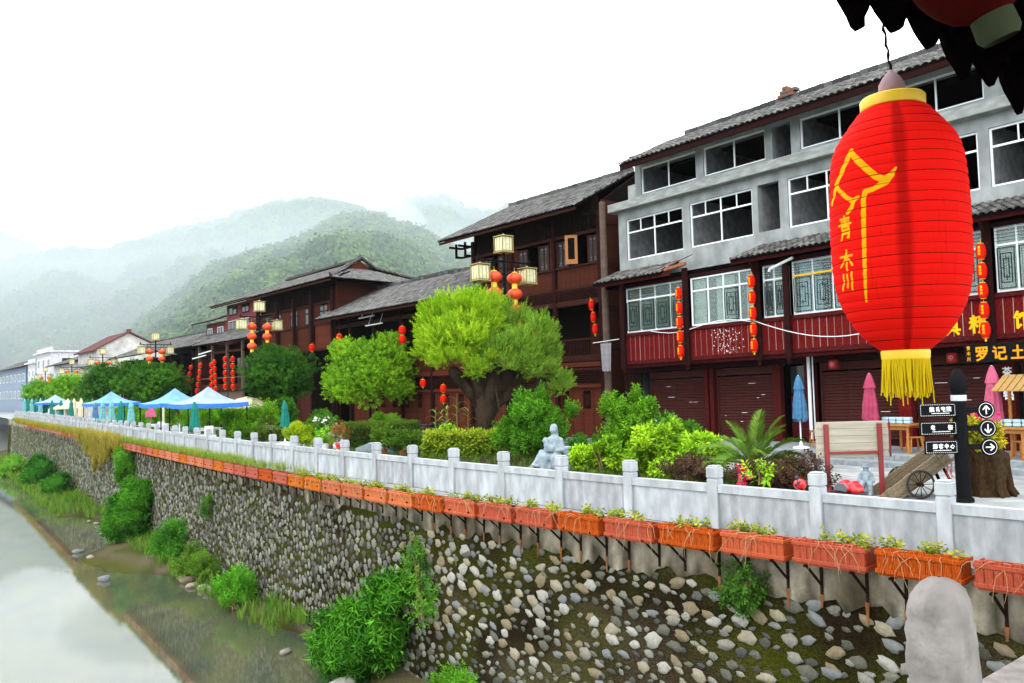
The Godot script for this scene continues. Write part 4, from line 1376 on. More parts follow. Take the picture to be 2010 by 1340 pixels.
func concrete_house() -> void:
	rng.seed = 101
	house("concrete_house", "four-storey house with bare grey concrete upper floors over a red timber storey and shop shutters", -15.0, FRONT, .12)
	shear = .015
	var zl := -22.66
	var zr := -1.0
	var b := MB.new()
	var S := [[-22.25, -19.44, 7.15, 8.76], [-19.1, -16.43, 7.15, 8.78], [-16.2, -15.38, 7.2, 8.8], [-15.06, -12.35, 7.15, 8.78], [-12.1, -9.2, 7.15, 8.76], [-8.92, -6.1, 7.15, 8.76], [-5.8, -3.0, 7.15, 8.76]]
	wall_row(b, zl, zr, 6.40, 9.12, S)
	var Tt := [[-21.4, -18.73, 9.62, 10.66], [-18.4, -15.83, 9.62, 10.66], [-15.55, -14.86, 9.47, 10.66], [-14.53, -11.85, 9.62, 10.62], [-11.55, -8.97, 9.6, 10.62], [-8.3, -6.1, 9.6, 10.62], [-5.8, -3.0, 9.6, 10.62]]
	wall_row(b, -21.7, zr, 9.45, 10.88, Tt)
	fb(b, zl, -21.702, 9.45, 10.3, -.9, -.62)
	part("front_wall", b, M.concrete, H)
	b = MB.new()
	fb(b, -22.92, zr, 9.121, 9.449, -7.2, .34, .02)
	fb(b, zl, zr, 6.2, 6.398, -7.2, .03)
	fb(b, -21.6, zr, 10.881, 11.0, -7.2, .1)
	part("floor_slab", b, M.concrete_edge, H)
	for q in [[-19.27, 6.4, 9.12], [-16.31, 6.4, 9.12], [-15.22, 6.4, 9.12], [-12.22, 6.4, 9.12], [-9.06, 6.4, 9.12], [-5.95, 6.4, 9.12], [-18.56, 9.45, 10.88], [-15.69, 9.45, 10.88], [-14.7, 9.45, 10.88], [-11.7, 9.45, 10.88], [-8.6, 9.45, 10.88], [-5.95, 9.45, 10.88]]:
		block("partition_wall", "shade_room", q[0] - .1, q[0] + .1, q[1], q[2], -6.9, -.241)
	for q in [[zl, zl + .24, 6.4, 9.12], [-21.7, -21.46, 9.45, 10.88], [zr - .24, zr, 6.4, 9.12], [zr - .24, zr, 9.45, 10.88]]:
		block("inner_wall", "shade_room", q[0], q[1], q[2], q[3], -6.9, -.241)
	block("back_wall", "dark_wood", zl, zr, 6.4, 9.12, -7.2, -6.9)  # near-black colour stands in for shade deep in the concrete rooms
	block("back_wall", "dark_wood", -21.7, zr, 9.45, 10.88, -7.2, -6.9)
	block("ceiling", "dark_wood", zl + .25, zr - .25, 9.0, 9.118, -6.88, -1.2)  # dark sheet under the slab, painted shade like the back walls
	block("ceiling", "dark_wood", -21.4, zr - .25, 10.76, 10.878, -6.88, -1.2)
	b = MB.new()
	fb(b, zl, zl + .24, 0, 6.2, -7.2, -.3); fb(b, zr - .24, zr, 0, 6.2, -7.2, -.3); fb(b, zl, zr, 0, 6.2, -7.5, -7.2)
	part("lower_wall", b, M.concrete, H)
	# unglazed white frames
	for w in [S[0], S[1], S[3], S[4], S[5], S[6]]:
		var m: float = (w[0] + w[1]) / 2
		window(w[0], w[1], w[2], w[3], -.06, "white_frame", [m], lerpf(w[2], w[3], .68), [(w[0] + m) / 2, (w[1] + m) / 2])
	for w in [Tt[0], Tt[1], Tt[3], Tt[4], Tt[5], Tt[6]]:
		window(w[0], w[1], w[2], w[3], -.06, "white_frame", [(w[0] + w[1]) / 2])
	# main roof
	roof_slope(-21.65, zr, .95, 10.70, -2.2, 12.18, INF, INF, 60)
	roof_slope(-21.65, zr, -6.4, 10.70, -2.2, 12.18)
	ridge_cap(-20.9, zr, -2.2, 12.18)
	block("fascia", "dark_post", -21.62, zr, 10.47, 10.64, .86, .93)
	b = MB.new()
	b.prism(PackedVector2Array([Vector2(-6.2, 11.0), Vector2(.6, 11.0), Vector2(-2.2, 12.1)]), 21.3 + Z0, 21.5 + Z0, Transform3D(Basis(Vector3(0, 0, 1), Vector3(0, 1, 0), Vector3(-1, 0, 0)), Vector3.ZERO))
	part("gable", b, M.concrete, H)
	b = MB.new()
	for i in 7:
		b.col = Color(.30, .13, .09) if i % 2 == 0 else Color(.18, .15, .13)
		fb(b, -16.6 + (i % 3) * .22 + (i / 3) * .1, -16.39 + (i % 3) * .22 + (i / 3) * .1, 12.32 + (i / 3) * .13, 12.44 + (i / 3) * .13, -2.35, -2.05, .01)
	part("chimney", b, M.stones, H)
	# timber storey on its jetty
	block("jetty_floor", "red_beam", -21.6, zr, 2.9, 2.995, -.3, .96)
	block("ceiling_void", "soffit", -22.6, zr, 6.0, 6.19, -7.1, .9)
	block("lower_beam", "red_beam", -21.62, zr, 3.0, 3.14, .955, 1.06, .012)
	block("sill_beam", "red_beam", -21.62, zr, 4.06, 4.19, .95, 1.07, .012)
	block("head_beam", "dark_post", -21.62, zr, 5.89, 6.0, .9, 1.05, .01)
	var posts := [-21.55, -18.52, -15.62, -14.55, -11.6, -8.7, -5.8, -2.9]
	for p in posts:
		block("post", "dark_post", p - .1, p + .1, 2.84, 6.25, 1.072, 1.19, .012)
		b = MB.new()
		b.lathe([Vector2(0, -.16), Vector2(.05, -.12), Vector2(.075, -.05), Vector2(.06, 0), Vector2(.08, .03)], 8, Vector3(p - Z0, 2.80, 1.13))
		part("pendant", b, M.dark_post, H)
	for i in posts.size() - 1:
		boards("board", "red_board", posts[i] + .02, posts[i + 1] - .02, 3.142, 4.058, 1.0, .235)
	b = MB.new()      # splashes of old white paint on the boards under the second window
	for i in 90:
		var z := -16.95 + rnd(-.8, .8) * rnd(.3, 1)
		var y := 3.55 + rnd(-.38, .45)
		var s := rnd(.006, .022)
		b.quad(Vector3(z - Z0, y - s * 1.6, 1.006), Vector3(z + s - Z0, y - s * .4, 1.006), Vector3(z + s * .3 - Z0, y + s * 1.5, 1.006), Vector3(z - s * .6 - Z0, y + s * .3, 1.006))
	part("paint_splash", b, M.white_paint, H)
	# windows with white frames, panes, curtains and iron fretwork
	var wins := [[-21.44, -18.64, [-20.74, -20.02, -19.3], "curtain"], [-18.38, -15.78, [-17.65, -17.01, -16.36], "curtain"], [-15.46, -14.66, [-15.05], "curtain"], [-14.40, -11.72, [-13.7, -13.05, -12.4], "blue_curtain"], [-11.46, -8.82, [-10.8, -10.15, -9.5], "curtain"], [-8.55, -5.92, [-8.04, -7.2, -6.5], "curtain"], [-5.66, -3.02, [-5, -4.3, -3.6], "curtain"]]
	for k in wins.size():
		var w: Array = wins[k]
		window(w[0], w[1], 4.20, 5.87, 1.0, "white_frame", w[2], 5.41, [], "pane", .05)
		b = MB.new()
		var z: float = w[0]
		while z < w[1]:
			var gap := sin(z * 5.3 + k) > .35 or (k == 0)
			if not gap:
				var q := .03 * sin(z * 31.0)
				var q2 := .03 * sin((z + .07) * 31.0)
				b.quad(Vector3(z - Z0, 4.22, .82 + q), Vector3(z + .07 - Z0, 4.22, .82 + q2), Vector3(z + .07 - Z0, 5.8, .82 + q2), Vector3(z - Z0, 5.8, .82 + q))
			z += .07
		if b.v.size(): part("curtain", b, M[w[3]], H)
		b = MB.new()
		var e := [w[0]]
		e.append_array(w[2]); e.append(w[1])
		for i in e.size() - 1:
			if k == 1 and i != 2: continue
			fretwork(b, e[i] + .06, e[i + 1] - .04, 4.28, 5.33, 1.045, .02)
			if k != 1:
				var yy := 5.5
				while yy < 5.85:
					fb(b, e[i] + .03, e[i + 1] - .01, yy, yy + .012, 1.045, 1.057)
					yy += .085
		if b.v.size(): part("iron_fretwork", b, M.lattice_iron, H)
	block("yellow_strip", "yellow_paint", -14.38, -11.75, 5.38, 5.43, 1.012, 1.03)
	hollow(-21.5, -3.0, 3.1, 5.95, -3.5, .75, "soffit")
	block("side_boarding", "dark_post", -21.66, -21.6, 3.0, 6.2, .0, .95)
	boards("board", "dark_post", -22.6, -21.7, .1, 6.15, .03, .2)
	# tiled canopies over the jetty, the first one broken off half-way
	roof_slope(-22.62, -19.25, 1.62, 6.16, .10, 6.74, INF, -19.6, 60, .2, true, null, .08)
	block("canopy_beam", "red_beam", -22.6, -18.9, 6.02, 6.13, 1.42, 1.52)
	for i in 4:
		b = MB.new()
		b.bar(Vector3(-19.3 + i * .13 - Z0, 6.3 + .02 * i, 1.5), Vector3(-18.9 + i * .16 - Z0, 6.74, .5 + i * .1), .1, .025)
		part("loose_plank", b, M.old_plank if i % 2 == 0 else M.red_board, H)
	b = MB.new()
	b.bar(Vector3(-19.1 - Z0, 6.24, 1.5), Vector3(-18.25 - Z0, 6.36, 1.4), .14, .1)
	part("loose_plank", b, mat("raw_wood", lin(.42, .17, .09), .9, "grain", Vector3(6, 1, 6)), H)
	roof_slope(-16.25, zr, 1.62, 6.16, .10, 6.74, -15.9, INF, 120, .2, true, null, .03)
	block("canopy_beam", "red_beam", -16.3, zr, 6.02, 6.13, 1.42, 1.52)
	for p in [-15.62, -11.6, -8.7, -5.8]:
		b = MB.new()
		b.bar(Vector3(p - Z0, 5.6, 1.19), Vector3(p - Z0, 6.05, 1.5), .07, .07)
		part("strut", b, M.dark_post, H)
	# ground floor: shutters between posts
	b = MB.new()
	fb(b, -22.5, zr, 2.72, 2.9, -.35, .1); fb(b, -22.5, zr, .0, .3, -7, -.05)
	part("lintel", b, M.dark_post, H)
	for q in [[-21.35, -18.8], [-18.25, -15.96], [-14.24, -11.72], [-11.22, -9.0], [-8.45, -6.0], [-5.4, -3.2]]: shutter(q[0], q[1], .3, 2.4, -.2)
	for q in [[-18.72, -18.56], [-18.48, -18.32], [-15.90, -15.62], [-14.74, -14.42], [-8.92, -8.62], [-5.9, -5.5]]: block("ground_post", "red_beam", q[0], q[1], .0, 2.72, -.2, .05, .015)
	block("ground_post", "red_board", -11.66, -11.28, .0, 2.72, -.1, .22, .02)
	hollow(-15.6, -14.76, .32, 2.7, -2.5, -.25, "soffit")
	block("door", "red_beam", -15.55, -14.8, .32, 1.7, -.5, -.45)
	block("transom_light", "dark_pane", -15.55, -14.8, 1.75, 2.65, -.5, -.47)
	# painted characters on the boards and the shop sign beneath
	var X := Vector3.RIGHT; var Y := Vector3.UP
	b = MB.new()
	for q in [["zhen", -9.92], ["jing", -9.27], ["guan", -8.22], ["cai", -7.5]]: lettering(b, q[0], Vector3(q[1] - Z0, 3.22 + .0, 1.005), X, Y, .44, .062)
	part("painted_characters", b, M.yellow_paint, H)
	var sg := block("shop_sign", "black_metal", -9.33, -7.2, 2.42, 2.9, 1.19, 1.25, .01)
	b = MB.new()
	var zz := -9.08
	for q in ["luo", "ji", "tu", "cai"]:
		lettering(b, q, Vector3(zz - Z0, 2.48, 1.252), X, Y, .34, .046)
		zz += .42
	for i in 3: lettering(b, ["qing", "mu", "chuan"][i], Vector3(-9.28 - Z0, 2.76 - i * .14, 1.252), X, Y, .1, .014)
	part("sign_characters", b, mat("amber_paint", lin(.70, .28, .01), .6), sg)
	for q in [[-13.5, 2.62], [-10.0, 2.62]]:
		b = MB.new()
		fb(b, q[0] - .13, q[0] + .13, q[1] - .15, q[1] + .13, .3, .5, .03)
		var lm := part("box_lamp", b, mat("dull_red", lin(.22, .02, .02), .8) if not M.has("dull_red") else M.dull_red, H)
		b = MB.new()
		lettering(b, "zhong", Vector3(q[0] - .08 - Z0, q[1] - .09, .502), X, Y, .16, .02)
		part("lamp_character", b, mat("faded_pink", lin(.5, .15, .13), .8) if not M.has("faded_pink") else M.faded_pink, lm)
		b = MB.new()
		fb(b, q[0] - .01, q[0] + .01, q[1] + .131, 2.9, .39, .41)
		part("lamp_hanger", b, M.black_metal, lm)
	b = MB.new()
	for i in 2: lettering(b, ["cha", "guo"][i], Vector3(-8.90 - Z0, 2.05 - i * .62, .055), X, Y, .24, .032)
	part("column_characters", b, M.white_paint, H)
	# drain pipe, elbow pipe, loose cable
	b = MB.new()
	b.tube([Vector3(-14.5 - Z0, .3, .15), Vector3(-14.5 - Z0, 2.9, .15)], [.055, .055], 8)
	b.tube([Vector3(-14.38 - Z0, .3, .12), Vector3(-14.38 - Z0, 2.9, .12)], [.02, .02], 6)
	part("drain_pipe", b, M.white_frame, H)
	b = MB.new()
	b.tube([Vector3(-14.2 - Z0, 5.95, 1.25), Vector3(-15.0 - Z0, 5.7, 1.3), Vector3(-15.02 - Z0, 5.62, 1.3)], [.045, .045, .045], 7)
	part("elbow_pipe", b, M.white_frame, H)
	b = MB.new()
	var pts := []
	for i in 15:
		var t := i / 14.0
		pts.append(Vector3(lerpf(-15.75, -10.2, t) - Z0, 4.15 - .95 * sin(t * PI * .75) + .55 * t * t, 1.22))
	var rr := []
	rr.resize(15); rr.fill(.014)
	b.tube(pts, rr, 5)
	part("cable", b, M.white_frame, H)
	b = MB.new()
	pts = []
	for i in 11:
		var t := i / 10.0
		pts.append(Vector3(lerpf(-20.2, -15.9, t) - Z0, 4.18 - .14 * sin(t * PI * 2.0) - .05 * t, 1.1))
	rr.resize(11)
	b.tube(pts, rr, 5)
	part("cable", b, M.white_frame, H)
	shear = 0.0

func wooden_house() -> void:      # the three-storey brown house
	rng.seed = 202
	house("brown_timber_house", "three-storey dark brown timber house with open eave gallery behind the willow", -28.0)
	var zl := -32.45
	var zr := -23.6
	var b := MB.new()
	fb(b, zr - .1, zr, 0, 9.9, -8, -.06); fb(b, zl, zl + .1, 0, 9.9, -8, -.06); fb(b, zl, zr, 0, 9.9, -8.2, -8)
	part("side_wall", b, M.brown_board, H)
	for i in 5:
		block("side_rail", "brown_beam", zr + .001, zr + .05, 1.9 + i * 1.75, 2.05 + i * 1.75, -7.8, -.02)
	for p in [zr - .1, -26.48, -29.4, zl + .1]:
		block("post", "dark_post", p - .1, p + .1, 0, 9.45, -.02, .15, .02)
	# attic and window storey
	boards("board", "dark_wood", zl + .2, zr - .2, 8.72, 10.06, .0, .3)
	for e in [zl, zr - .12]:
		b = MB.new()
		b.prism(PackedVector2Array([Vector2(-6.0, 9.88), Vector2(-.12, 9.88), Vector2(-2.5, 11.4)]), 0, .12, Transform3D(Basis(Vector3(0, 0, 1), Vector3.UP, Vector3(-1, 0, 0)), Vector3(e + .12 - Z0, 0, 0)))
		part("gable", b, M.dark_wood, H)
	block("beam", "brown_beam", zl, zr, 8.6, 8.72, -.03, .1, .01)
	for w in [[-26.35, -25.62], [-24.45, -23.85], [-29.0, -28.3], [-27.55, -26.85], [-31.6, -30.9], [-30.5, -29.8]]:
		var wd := window(w[0], w[1], 7.36, 8.5, .02, "brown_beam", [(w[0] + w[1]) / 2], 0, [], "dark_pane", .07)
		b = MB.new()
		fretwork(b, w[0] + .09, w[1] - .09, 7.5, 8.4, .015, .02)
		part("lattice", b, M.brown_beam, wd)
	for q in [[-25.6, -24.5], [-28.25, -27.6], [-30.85, -30.55]]:
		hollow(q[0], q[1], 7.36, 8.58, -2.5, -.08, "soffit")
	for q in [[-32.3, -31.65], [-29.75, -29.05], [-26.8, -26.4], [-23.8, -23.75]]: block("wall_panel", "brown_board", q[0], q[1], 7.36, 8.58, -.06, .0)
	var sh := MB.new()
	sh.box(0, .04, 7.4, 8.62, 0, .52)
	var o := put("open_shutter", sh.mesh(), M.orange_wood, H, Transform3D(Basis(Vector3.UP, -.75), Vector3(-25.0 - Z0, 0, .06)))
	b = MB.new()
	b.box(.041, .047, 7.6, 8.5, .12, .40)
	part("shutter_lattice", b, M.dark_wood, o)
	tag(o, "orange lattice shutter standing open")
	block("beam", "brown_beam", zl, zr, 7.28, 7.36, -.05, .12, .01)
	boards("board", "brown_board", zl + .2, -26.6, 6.46, 7.28, .02, .28)
	boards("board", "brown_board", -26.36, zr - .2, 6.46, 7.28, .02, .28)
	block("beam", "brown_beam", zl, zr, 6.34, 6.46, -.05, .1, .01)
	for q in [[-32.2, -29.55], [-29.25, -26.62], [-26.34, -23.85]]:
		lattice("lattice_band", "brown_beam", q[0], q[1], 5.86, 6.33, .04, .10)
	block("beam", "brown_beam", zl, zr, 5.66, 5.86, -.08, .11, .015)
	# gallery
	hollow(zl + .2, zr - .2, 3.5, 5.62, -1.6, -.1, "dark_wood")
	for q in [[-26.0, -25.0], [-29.0, -28.0], [-31.5, -30.5]]:
		block("gallery_door", "brown_board", q[0], q[1], 3.5, 5.2, -1.58, -1.52)
	block("hand_rail", "brown_beam", zl, zr, 4.18, 4.26, .02, .12, .01)
	block("foot_rail", "brown_beam", zl, zr, 3.5, 3.56, .02, .12, .01)
	var bal := MB.new()
	bal.lathe([Vector2(.02, 3.56), Vector2(.026, 3.68), Vector2(.016, 3.8), Vector2(.03, 3.95), Vector2(.016, 4.08), Vector2(.022, 4.18)], 6, Vector3(0, 0, .07))
	var bm := bal.mesh()
	var z := zl + .2
	while z < zr - .1:
		put("baluster", bm, M.brown_beam, H, Transform3D(Basis.IDENTITY, Vector3(z - Z0, 0, 0)))
		z += .125
	block("beam", "brown_beam", zl, zr, 3.3, 3.5, -.1, .16, .015)
	block("beam", "door_board", zl, zr, 3.06, 3.27, -.1, .13, .015)
	block("beam", "brown_beam", zl, zr, 2.92, 3.03, -.1, .10, .01)
	for q in [[-32.2, -29.55], [-29.25, -26.62], [-26.34, -23.85]]:
		lattice("lattice_band", "brown_beam", q[0], q[1], 2.36, 2.9, .02, .11)
	block("beam", "door_board", zl, zr, 2.2, 2.34, -.05, .1, .01)
	door_row(zl + .2, zr - .2, 2.2)
	# roof
	roof_slope(-33.9, -24.0, 1.1, 9.6, -2.5, 11.5, -32.6, INF, 60)
	roof_slope(-33.9, -24.0, -6.2, 9.6, -2.5, 11.5, -32.6, INF)
	ridge_cap(-32.6, -24.05, -2.5, 11.5)
	block("eave_board", "brown_beam", -33.85, -24.03, 9.42, 9.52, 1.0, 1.06)
	z = -33.6
	while z < -24.1:
		b = MB.new()
		b.bar(Vector3(z - Z0, 9.49, .98), Vector3(z - Z0, 10.1, -.15), .07, .07)
		part("rafter", b, M.dark_wood, H)
		z += .55
	for s in [[-33.1, -1], [-32.35, 1], [-29.4, 1], [-26.48, 1], [-23.75, 1]]:
		var zc: float = s[0]
		b = MB.new()
		b.bar(Vector3(zc - Z0, 9.2, .2), Vector3(zc - Z0, 9.2, .95), .09, .1)
		b.bar(Vector3(zc - Z0, 8.75, .2), Vector3(zc - Z0, 8.75, .55), .09, .09)
		b.bar(Vector3(zc - Z0, 8.7, .55), Vector3(zc - Z0, 9.4, .55), .09, .09)
		if s[1] < 0: b.bar(Vector3(zc - Z0, 9.2, .2), Vector3(zl - Z0, 9.2, .2), .08, .1)
		if s[1] < 0: b.bar(Vector3(zc - Z0, 8.75, .2), Vector3(zl - Z0, 8.75, .2), .08, .09)
		part("eave_bracket", b, M.dark_wood, H)

func door_row(za: float, zb: float, top: float) -> void:      # folding doors with fretwork lights
	block("threshold", "kerb_stone", za - .1, zb + .1, 0, .12, -.1, .14)
	block("door_backing", "dark_wood", za, zb, .12, top, -.16, -.1)
	var k := int((zb - za) / .62)
	var w := (zb - za) / k
	for i in k:
		var a := za + i * w + .012; var c := a + w - .024
		var b := MB.new()
		fb(b, a, a + .07, .13, top - .01, -.06, .0); fb(b, c - .07, c, .13, top - .01, -.06, .0)
		fb(b, a + .07, c - .07, .13, .22, -.06, -.002); fb(b, a + .07, c - .07, top - .11, top - .01, -.06, -.002); fb(b, a + .07, c - .07, 1.22, 1.32, -.06, -.002)
		fb(b, a + .07, c - .07, .22, 1.22, -.06, -.03)
		var d := part("door", b, M.door_board, H)
		if i % 2 == 1:
			b = MB.new()
			fretwork(b, a + .085, c - .085, 1.34, top - .13, -.045, .024)
			fretwork(b, lerpf(a, c, .3), lerpf(a, c, .7), 1.5, top - .3, -.05, .024)
			part("door_light", b, M.brown_beam, d)
		else:
			b = MB.new()
			fb(b, a + .07, c - .07, 1.32, top - .11, -.06, -.03)
			part("upper_panel", b, M.door_board, d)

func low_house() -> void:      # the long house with the low roof between the two tall ones
	rng.seed = 303
	house("low_roofed_house", "long timber house with sweeping grey roof above an open shadowed gallery", -40.0)
	var zl := -47.0
	var zr := -32.6
	var b := MB.new()
	fb(b, zl, zl + .12, 0, 7.0, -7.0, -1.6); fb(b, zr - .12, zr, 0, 7.0, -7.0, -.2); fb(b, zl, zr, 0, 7.0, -7.3, -7.0)
	part("side_wall", b, M.brown_board, H)
	for p in [zl + .1, -45.1, -42.2, -39.2, -36.2, zr - .1]:
		block("post", "dark_post", p - .1, p + .1, 0, 6.7, -.02, .16, .02)
	hollow(zl + .15, zr - .15, 3.2, 6.5, -2.4, -.2, "dark_wood")
	block("beam", "brown_beam", zl, zr, 6.2, 6.4, -.1, .12, .01)
	block("beam", "door_board", zl, zr, 2.98, 3.2, -.1, .13, .01)
	block("beam", "brown_beam", zl, zr, 4.1, 4.2, .0, .1, .01)
	for q in [[-44.9, -42.35], [-42.05, -39.35], [-39.05, -36.35], [-36.05, -32.8]]:
		lattice("lattice_band", "brown_beam", q[0], q[1], 2.28, 2.96, .02, .12)
		boards("board", "brown_board", q[0], q[1], 3.2, 4.1, .04, .3)
	block("beam", "door_board", zl, zr, 2.14, 2.27, -.05, .11, .01)
	door_row(-44.9, zr - .2, 2.14)
	hollow(-46.9, -45.25, .1, 2.1, -3, -.1, "soffit")
	roof_slope(-47.6, -31.5, 1.2, 6.8, -3.0, 8.85, -48.6, INF, 60)
	roof_slope(-47.6, -31.5, -7.6, 6.8, -3.0, 8.85, -48.6, INF)
	ridge_cap(-48.5, -31.6, -3.0, 8.85)
	block("eave_board", "brown_beam", -47.5, -32.6, 6.62, 6.72, 1.1, 1.16)
	var z := -47.2
	while z < -32.7:
		b = MB.new()
		b.bar(Vector3(z - Z0, 6.69, 1.08), Vector3(z - Z0, 7.3, -.15), .08, .08)
		part("rafter", b, M.dark_wood, H)
		z += .6
	block("attic_board", "dark_wood", zl, zr, 6.61, 7.28, -.2, -.12)
	for q in [[-43.2, -41.4, 6.55], [-42.4, -40.5, 6.05]]:
		b = MB.new()
		b.tube([Vector3(q[0] - Z0, q[2], .5), Vector3(q[1] - Z0, q[2] + .03, .5)], [.04, .04], 7)
		b.bar(Vector3(q[0] + .3 - Z0, q[2], .5), Vector3(q[0] + .3 - Z0, q[2] + .6, .3), .015, .015)
		b.bar(Vector3(q[1] - .3 - Z0, q[2], .5), Vector3(q[1] - .3 - Z0, q[2] + .6, .3), .015, .015)
		part("tube_lamp", b, M.white_frame, H)

func hip_house() -> void:
	rng.seed = 404
	house("hip_roofed_house", "big dark timber house with curved hip and gable roof beyond the low roof", -53.0)
	var zl := -59.2
	var zr := -47.0
	var b := MB.new()
	fb(b, zl, zr, 0, 9.3, -8.2, -8); fb(b, zl, zl + .12, 0, 9.3, -8, -.1)
	part("rear_wall", b, M.brown_board, H)
	boards("board", "dark_wood", zl + .1, zr - .1, 8.05, 9.62, -.04, .4)
	block("attic_board", "dark_wood", zl, zr, 9.2, 9.6, -7.9, -7.7)
	block("beam", "brown_beam", zl, zr, 7.95, 8.07, -.1, .1, .01)
	for w in [[-58.4, -57.2], [-56.6, -55.4], [-53.9, -52.7], [-51.6, -50.4], [-49.4, -48.2]]:
		window(w[0], w[1], 6.75, 7.9, .0, "brown_beam", [(w[0] + w[1]) / 2], 7.5, [], "dark_pane", .07)
	var prev := zl
	for w in [[-58.4, -57.2], [-56.6, -55.4], [-53.9, -52.7], [-51.6, -50.4], [-49.4, -48.2], [zr, zr]]:
		if w[0] - prev > .05: block("wall_panel", "brown_board", prev, w[0], 6.7, 7.95, -.1, -.01)
		prev = w[1]
	block("beam", "brown_beam", zl, zr, 6.6, 6.7, -.1, .1, .01)
	boards("board", "brown_board", zl + .1, -50.2, 5.1, 6.6, .02, .42)
	boards("board", "door_board", -50.0, zr - .1, 5.1, 6.6, .02, .42)
	block("beam", "brown_beam", zl, zr, 4.95, 5.1, -.1, .12, .01)
	hollow(zl + .2, zr - .2, .1, 4.9, -2.6, -.1, "dark_wood")
	for p in [zl + .1, -55.6, -52.8, -50.15, zr - .12]:
		block("post", "dark_post", p - .12, p + .12, 0, 8.9, .1, .32, .02)
	boards("board", "brown_board", -58.8, -51, .1, 2.2, -.1, .5)
	# the end wall towards the camera
	b = MB.new()
	for i in 5:
		b.box(zr + .002 - Z0, zr + .14 - Z0, 0, 8.9, -.15 - i * 1.9, .05 - i * 1.9)
	b.box(zr - .1 - Z0, zr - Z0, 0, 9.2, -8, -.1)
	b.box(zr + .001 - Z0, zr + .1 - Z0, 6.4, 6.6, -7.9, -.16); b.box(zr + .001 - Z0, zr + .1 - Z0, 7.95, 8.1, -7.9, -.16)
	part("end_wall", b, M.brown_board, H)
	var wz := MB.new()
	wz.box(zr + .003 - Z0, zr + .06 - Z0, 7.0, 7.8, -1.5, -.6)
	part("end_window", wz, M.dark_pane, H)
	# roof: front slope, far slope, hip towards the camera and a small gable above it
	roof_slope(-59.3, -45.5, 1.1, 9.28, -2.6, 10.85, -60.0, -49.6, 60)
	roof_slope(-59.3, -45.5, -6.3, 9.28, -2.6, 10.85, -60.0, -49.6)
	var T2 := MB.new()
	var A := Vector3(-45.5 - Z0, 9.28, 1.1); var B := Vector3(-45.5 - Z0, 9.1, -6.3); var C := Vector3(-49.4 - Z0, 10.6, -2.6)
	T2.tri(B, A, C)
	T2.tri(A - Vector3(0, .08, 0), B - Vector3(0, .08, 0), C - Vector3(0, .08, 0))
	part("hip_deck", T2, M.dark_wood, H)
	var many := []
	var tint := []
	for r in 17:
		for j in 60:
			var f := r / 17.0
			var d := lerpf(1.1, -6.3, (j + .5) / 60.0)
			if absf(d + 2.6) > 3.7 * (1.0 - f): continue
			var p := Vector3(lerpf(-45.5, -49.4, f) - Z0 - .1, lerpf(9.28, 10.6, f) + .03 - .18 * (j / 60.0) * (1 - f), d)
			var up := Vector3(-3.9, 1.32, 0).normalized()
			var nn := Vector3(1.32, 3.9, 0).normalized()
			var bs := Basis(nn.cross(-up), nn, -up).scaled_local(Vector3(.058, .085, .30))
			many.append(Transform3D(bs, p))
			var v := rnd(.12, .27)
			tint.append(Color(v, v * .98, v * .95))
	scatter("roof_tiles", tile_mesh(), M.tile_roof, many, tint, H, "stuff")
	b = MB.new()
	b.prism(PackedVector2Array([Vector2(-.95, 10.35), Vector2(.95, 10.35), Vector2(0, 11.05)]), 0, .1, Transform3D(Basis(Vector3(0, 0, -1), Vector3.UP, Vector3.RIGHT), Vector3(-48.75 - Z0, -.1, -2.6)))
	part("gable", b, M.door_board, H)
	for s in [-1.0, 1.0]:
		b = MB.new()
		b.col = Color(.13, .12, .115)
		var tp := Vector3(-48.5 - Z0, 11.12, -2.6)
		b.bar(tp, tp + Vector3(0, -.95, s * 1.6), .34, .1)
		b.bar(Vector3(-60 - Z0, 10.95, -2.6 + s * .1), tp + Vector3(0, -.1, s * .1), .3, .12)
		b.tube([tp + Vector3(-.6, -.35, s * .6), Vector3(-47.3 - Z0, 9.95, -2.6 + s * 2.2), Vector3(-45.5 - Z0, 9.36, -2.6 + s * 3.7), Vector3(-45.3 - Z0, 9.5, -2.6 + s * 3.9)], [.09, .1, .1, .05], 7)
		part("hip_ridge", b, M.tile_roof, H)
	ridge_cap(-60, -48.5, -2.6, 10.95)
	for zz in [-48.6, -52, -55.5]:
		b = MB.new()
		b.col = Color(.12, .11, .1)
		b.lathe([Vector2(.14, 0), Vector2(.16, .1), Vector2(.07, .2), Vector2(.0, .36)], 7, Vector3(zz - Z0, 11.1, -2.6))
		part("ridge_ornament", b, M.tile_roof, H)
	block("eave_board", "brown_beam", -59.2, -45.6, 9.08, 9.18, 1.0, 1.06)
	var z := -59.0
	while z < -45.6:
		b = MB.new()
		b.bar(Vector3(z - Z0, 9.15, .98), Vector3(z - Z0, 9.7, -.3), .08, .08)
		part("rafter", b, M.dark_wood, H)
		z += .7
	for p in [-55.6, -52.8, -50.15, -47.1]:
		b = MB.new()
		b.lathe([Vector2(0, -.3), Vector2(.08, -.2), Vector2(.1, -.05), Vector2(.06, .1)], 8, Vector3(p - Z0, 8.6, .85))
		b.bar(Vector3(p - Z0, 8.75, .2), Vector3(p - Z0, 8.75, .95), .1, .12)
		part("eave_bracket", b, M.dark_wood, H)

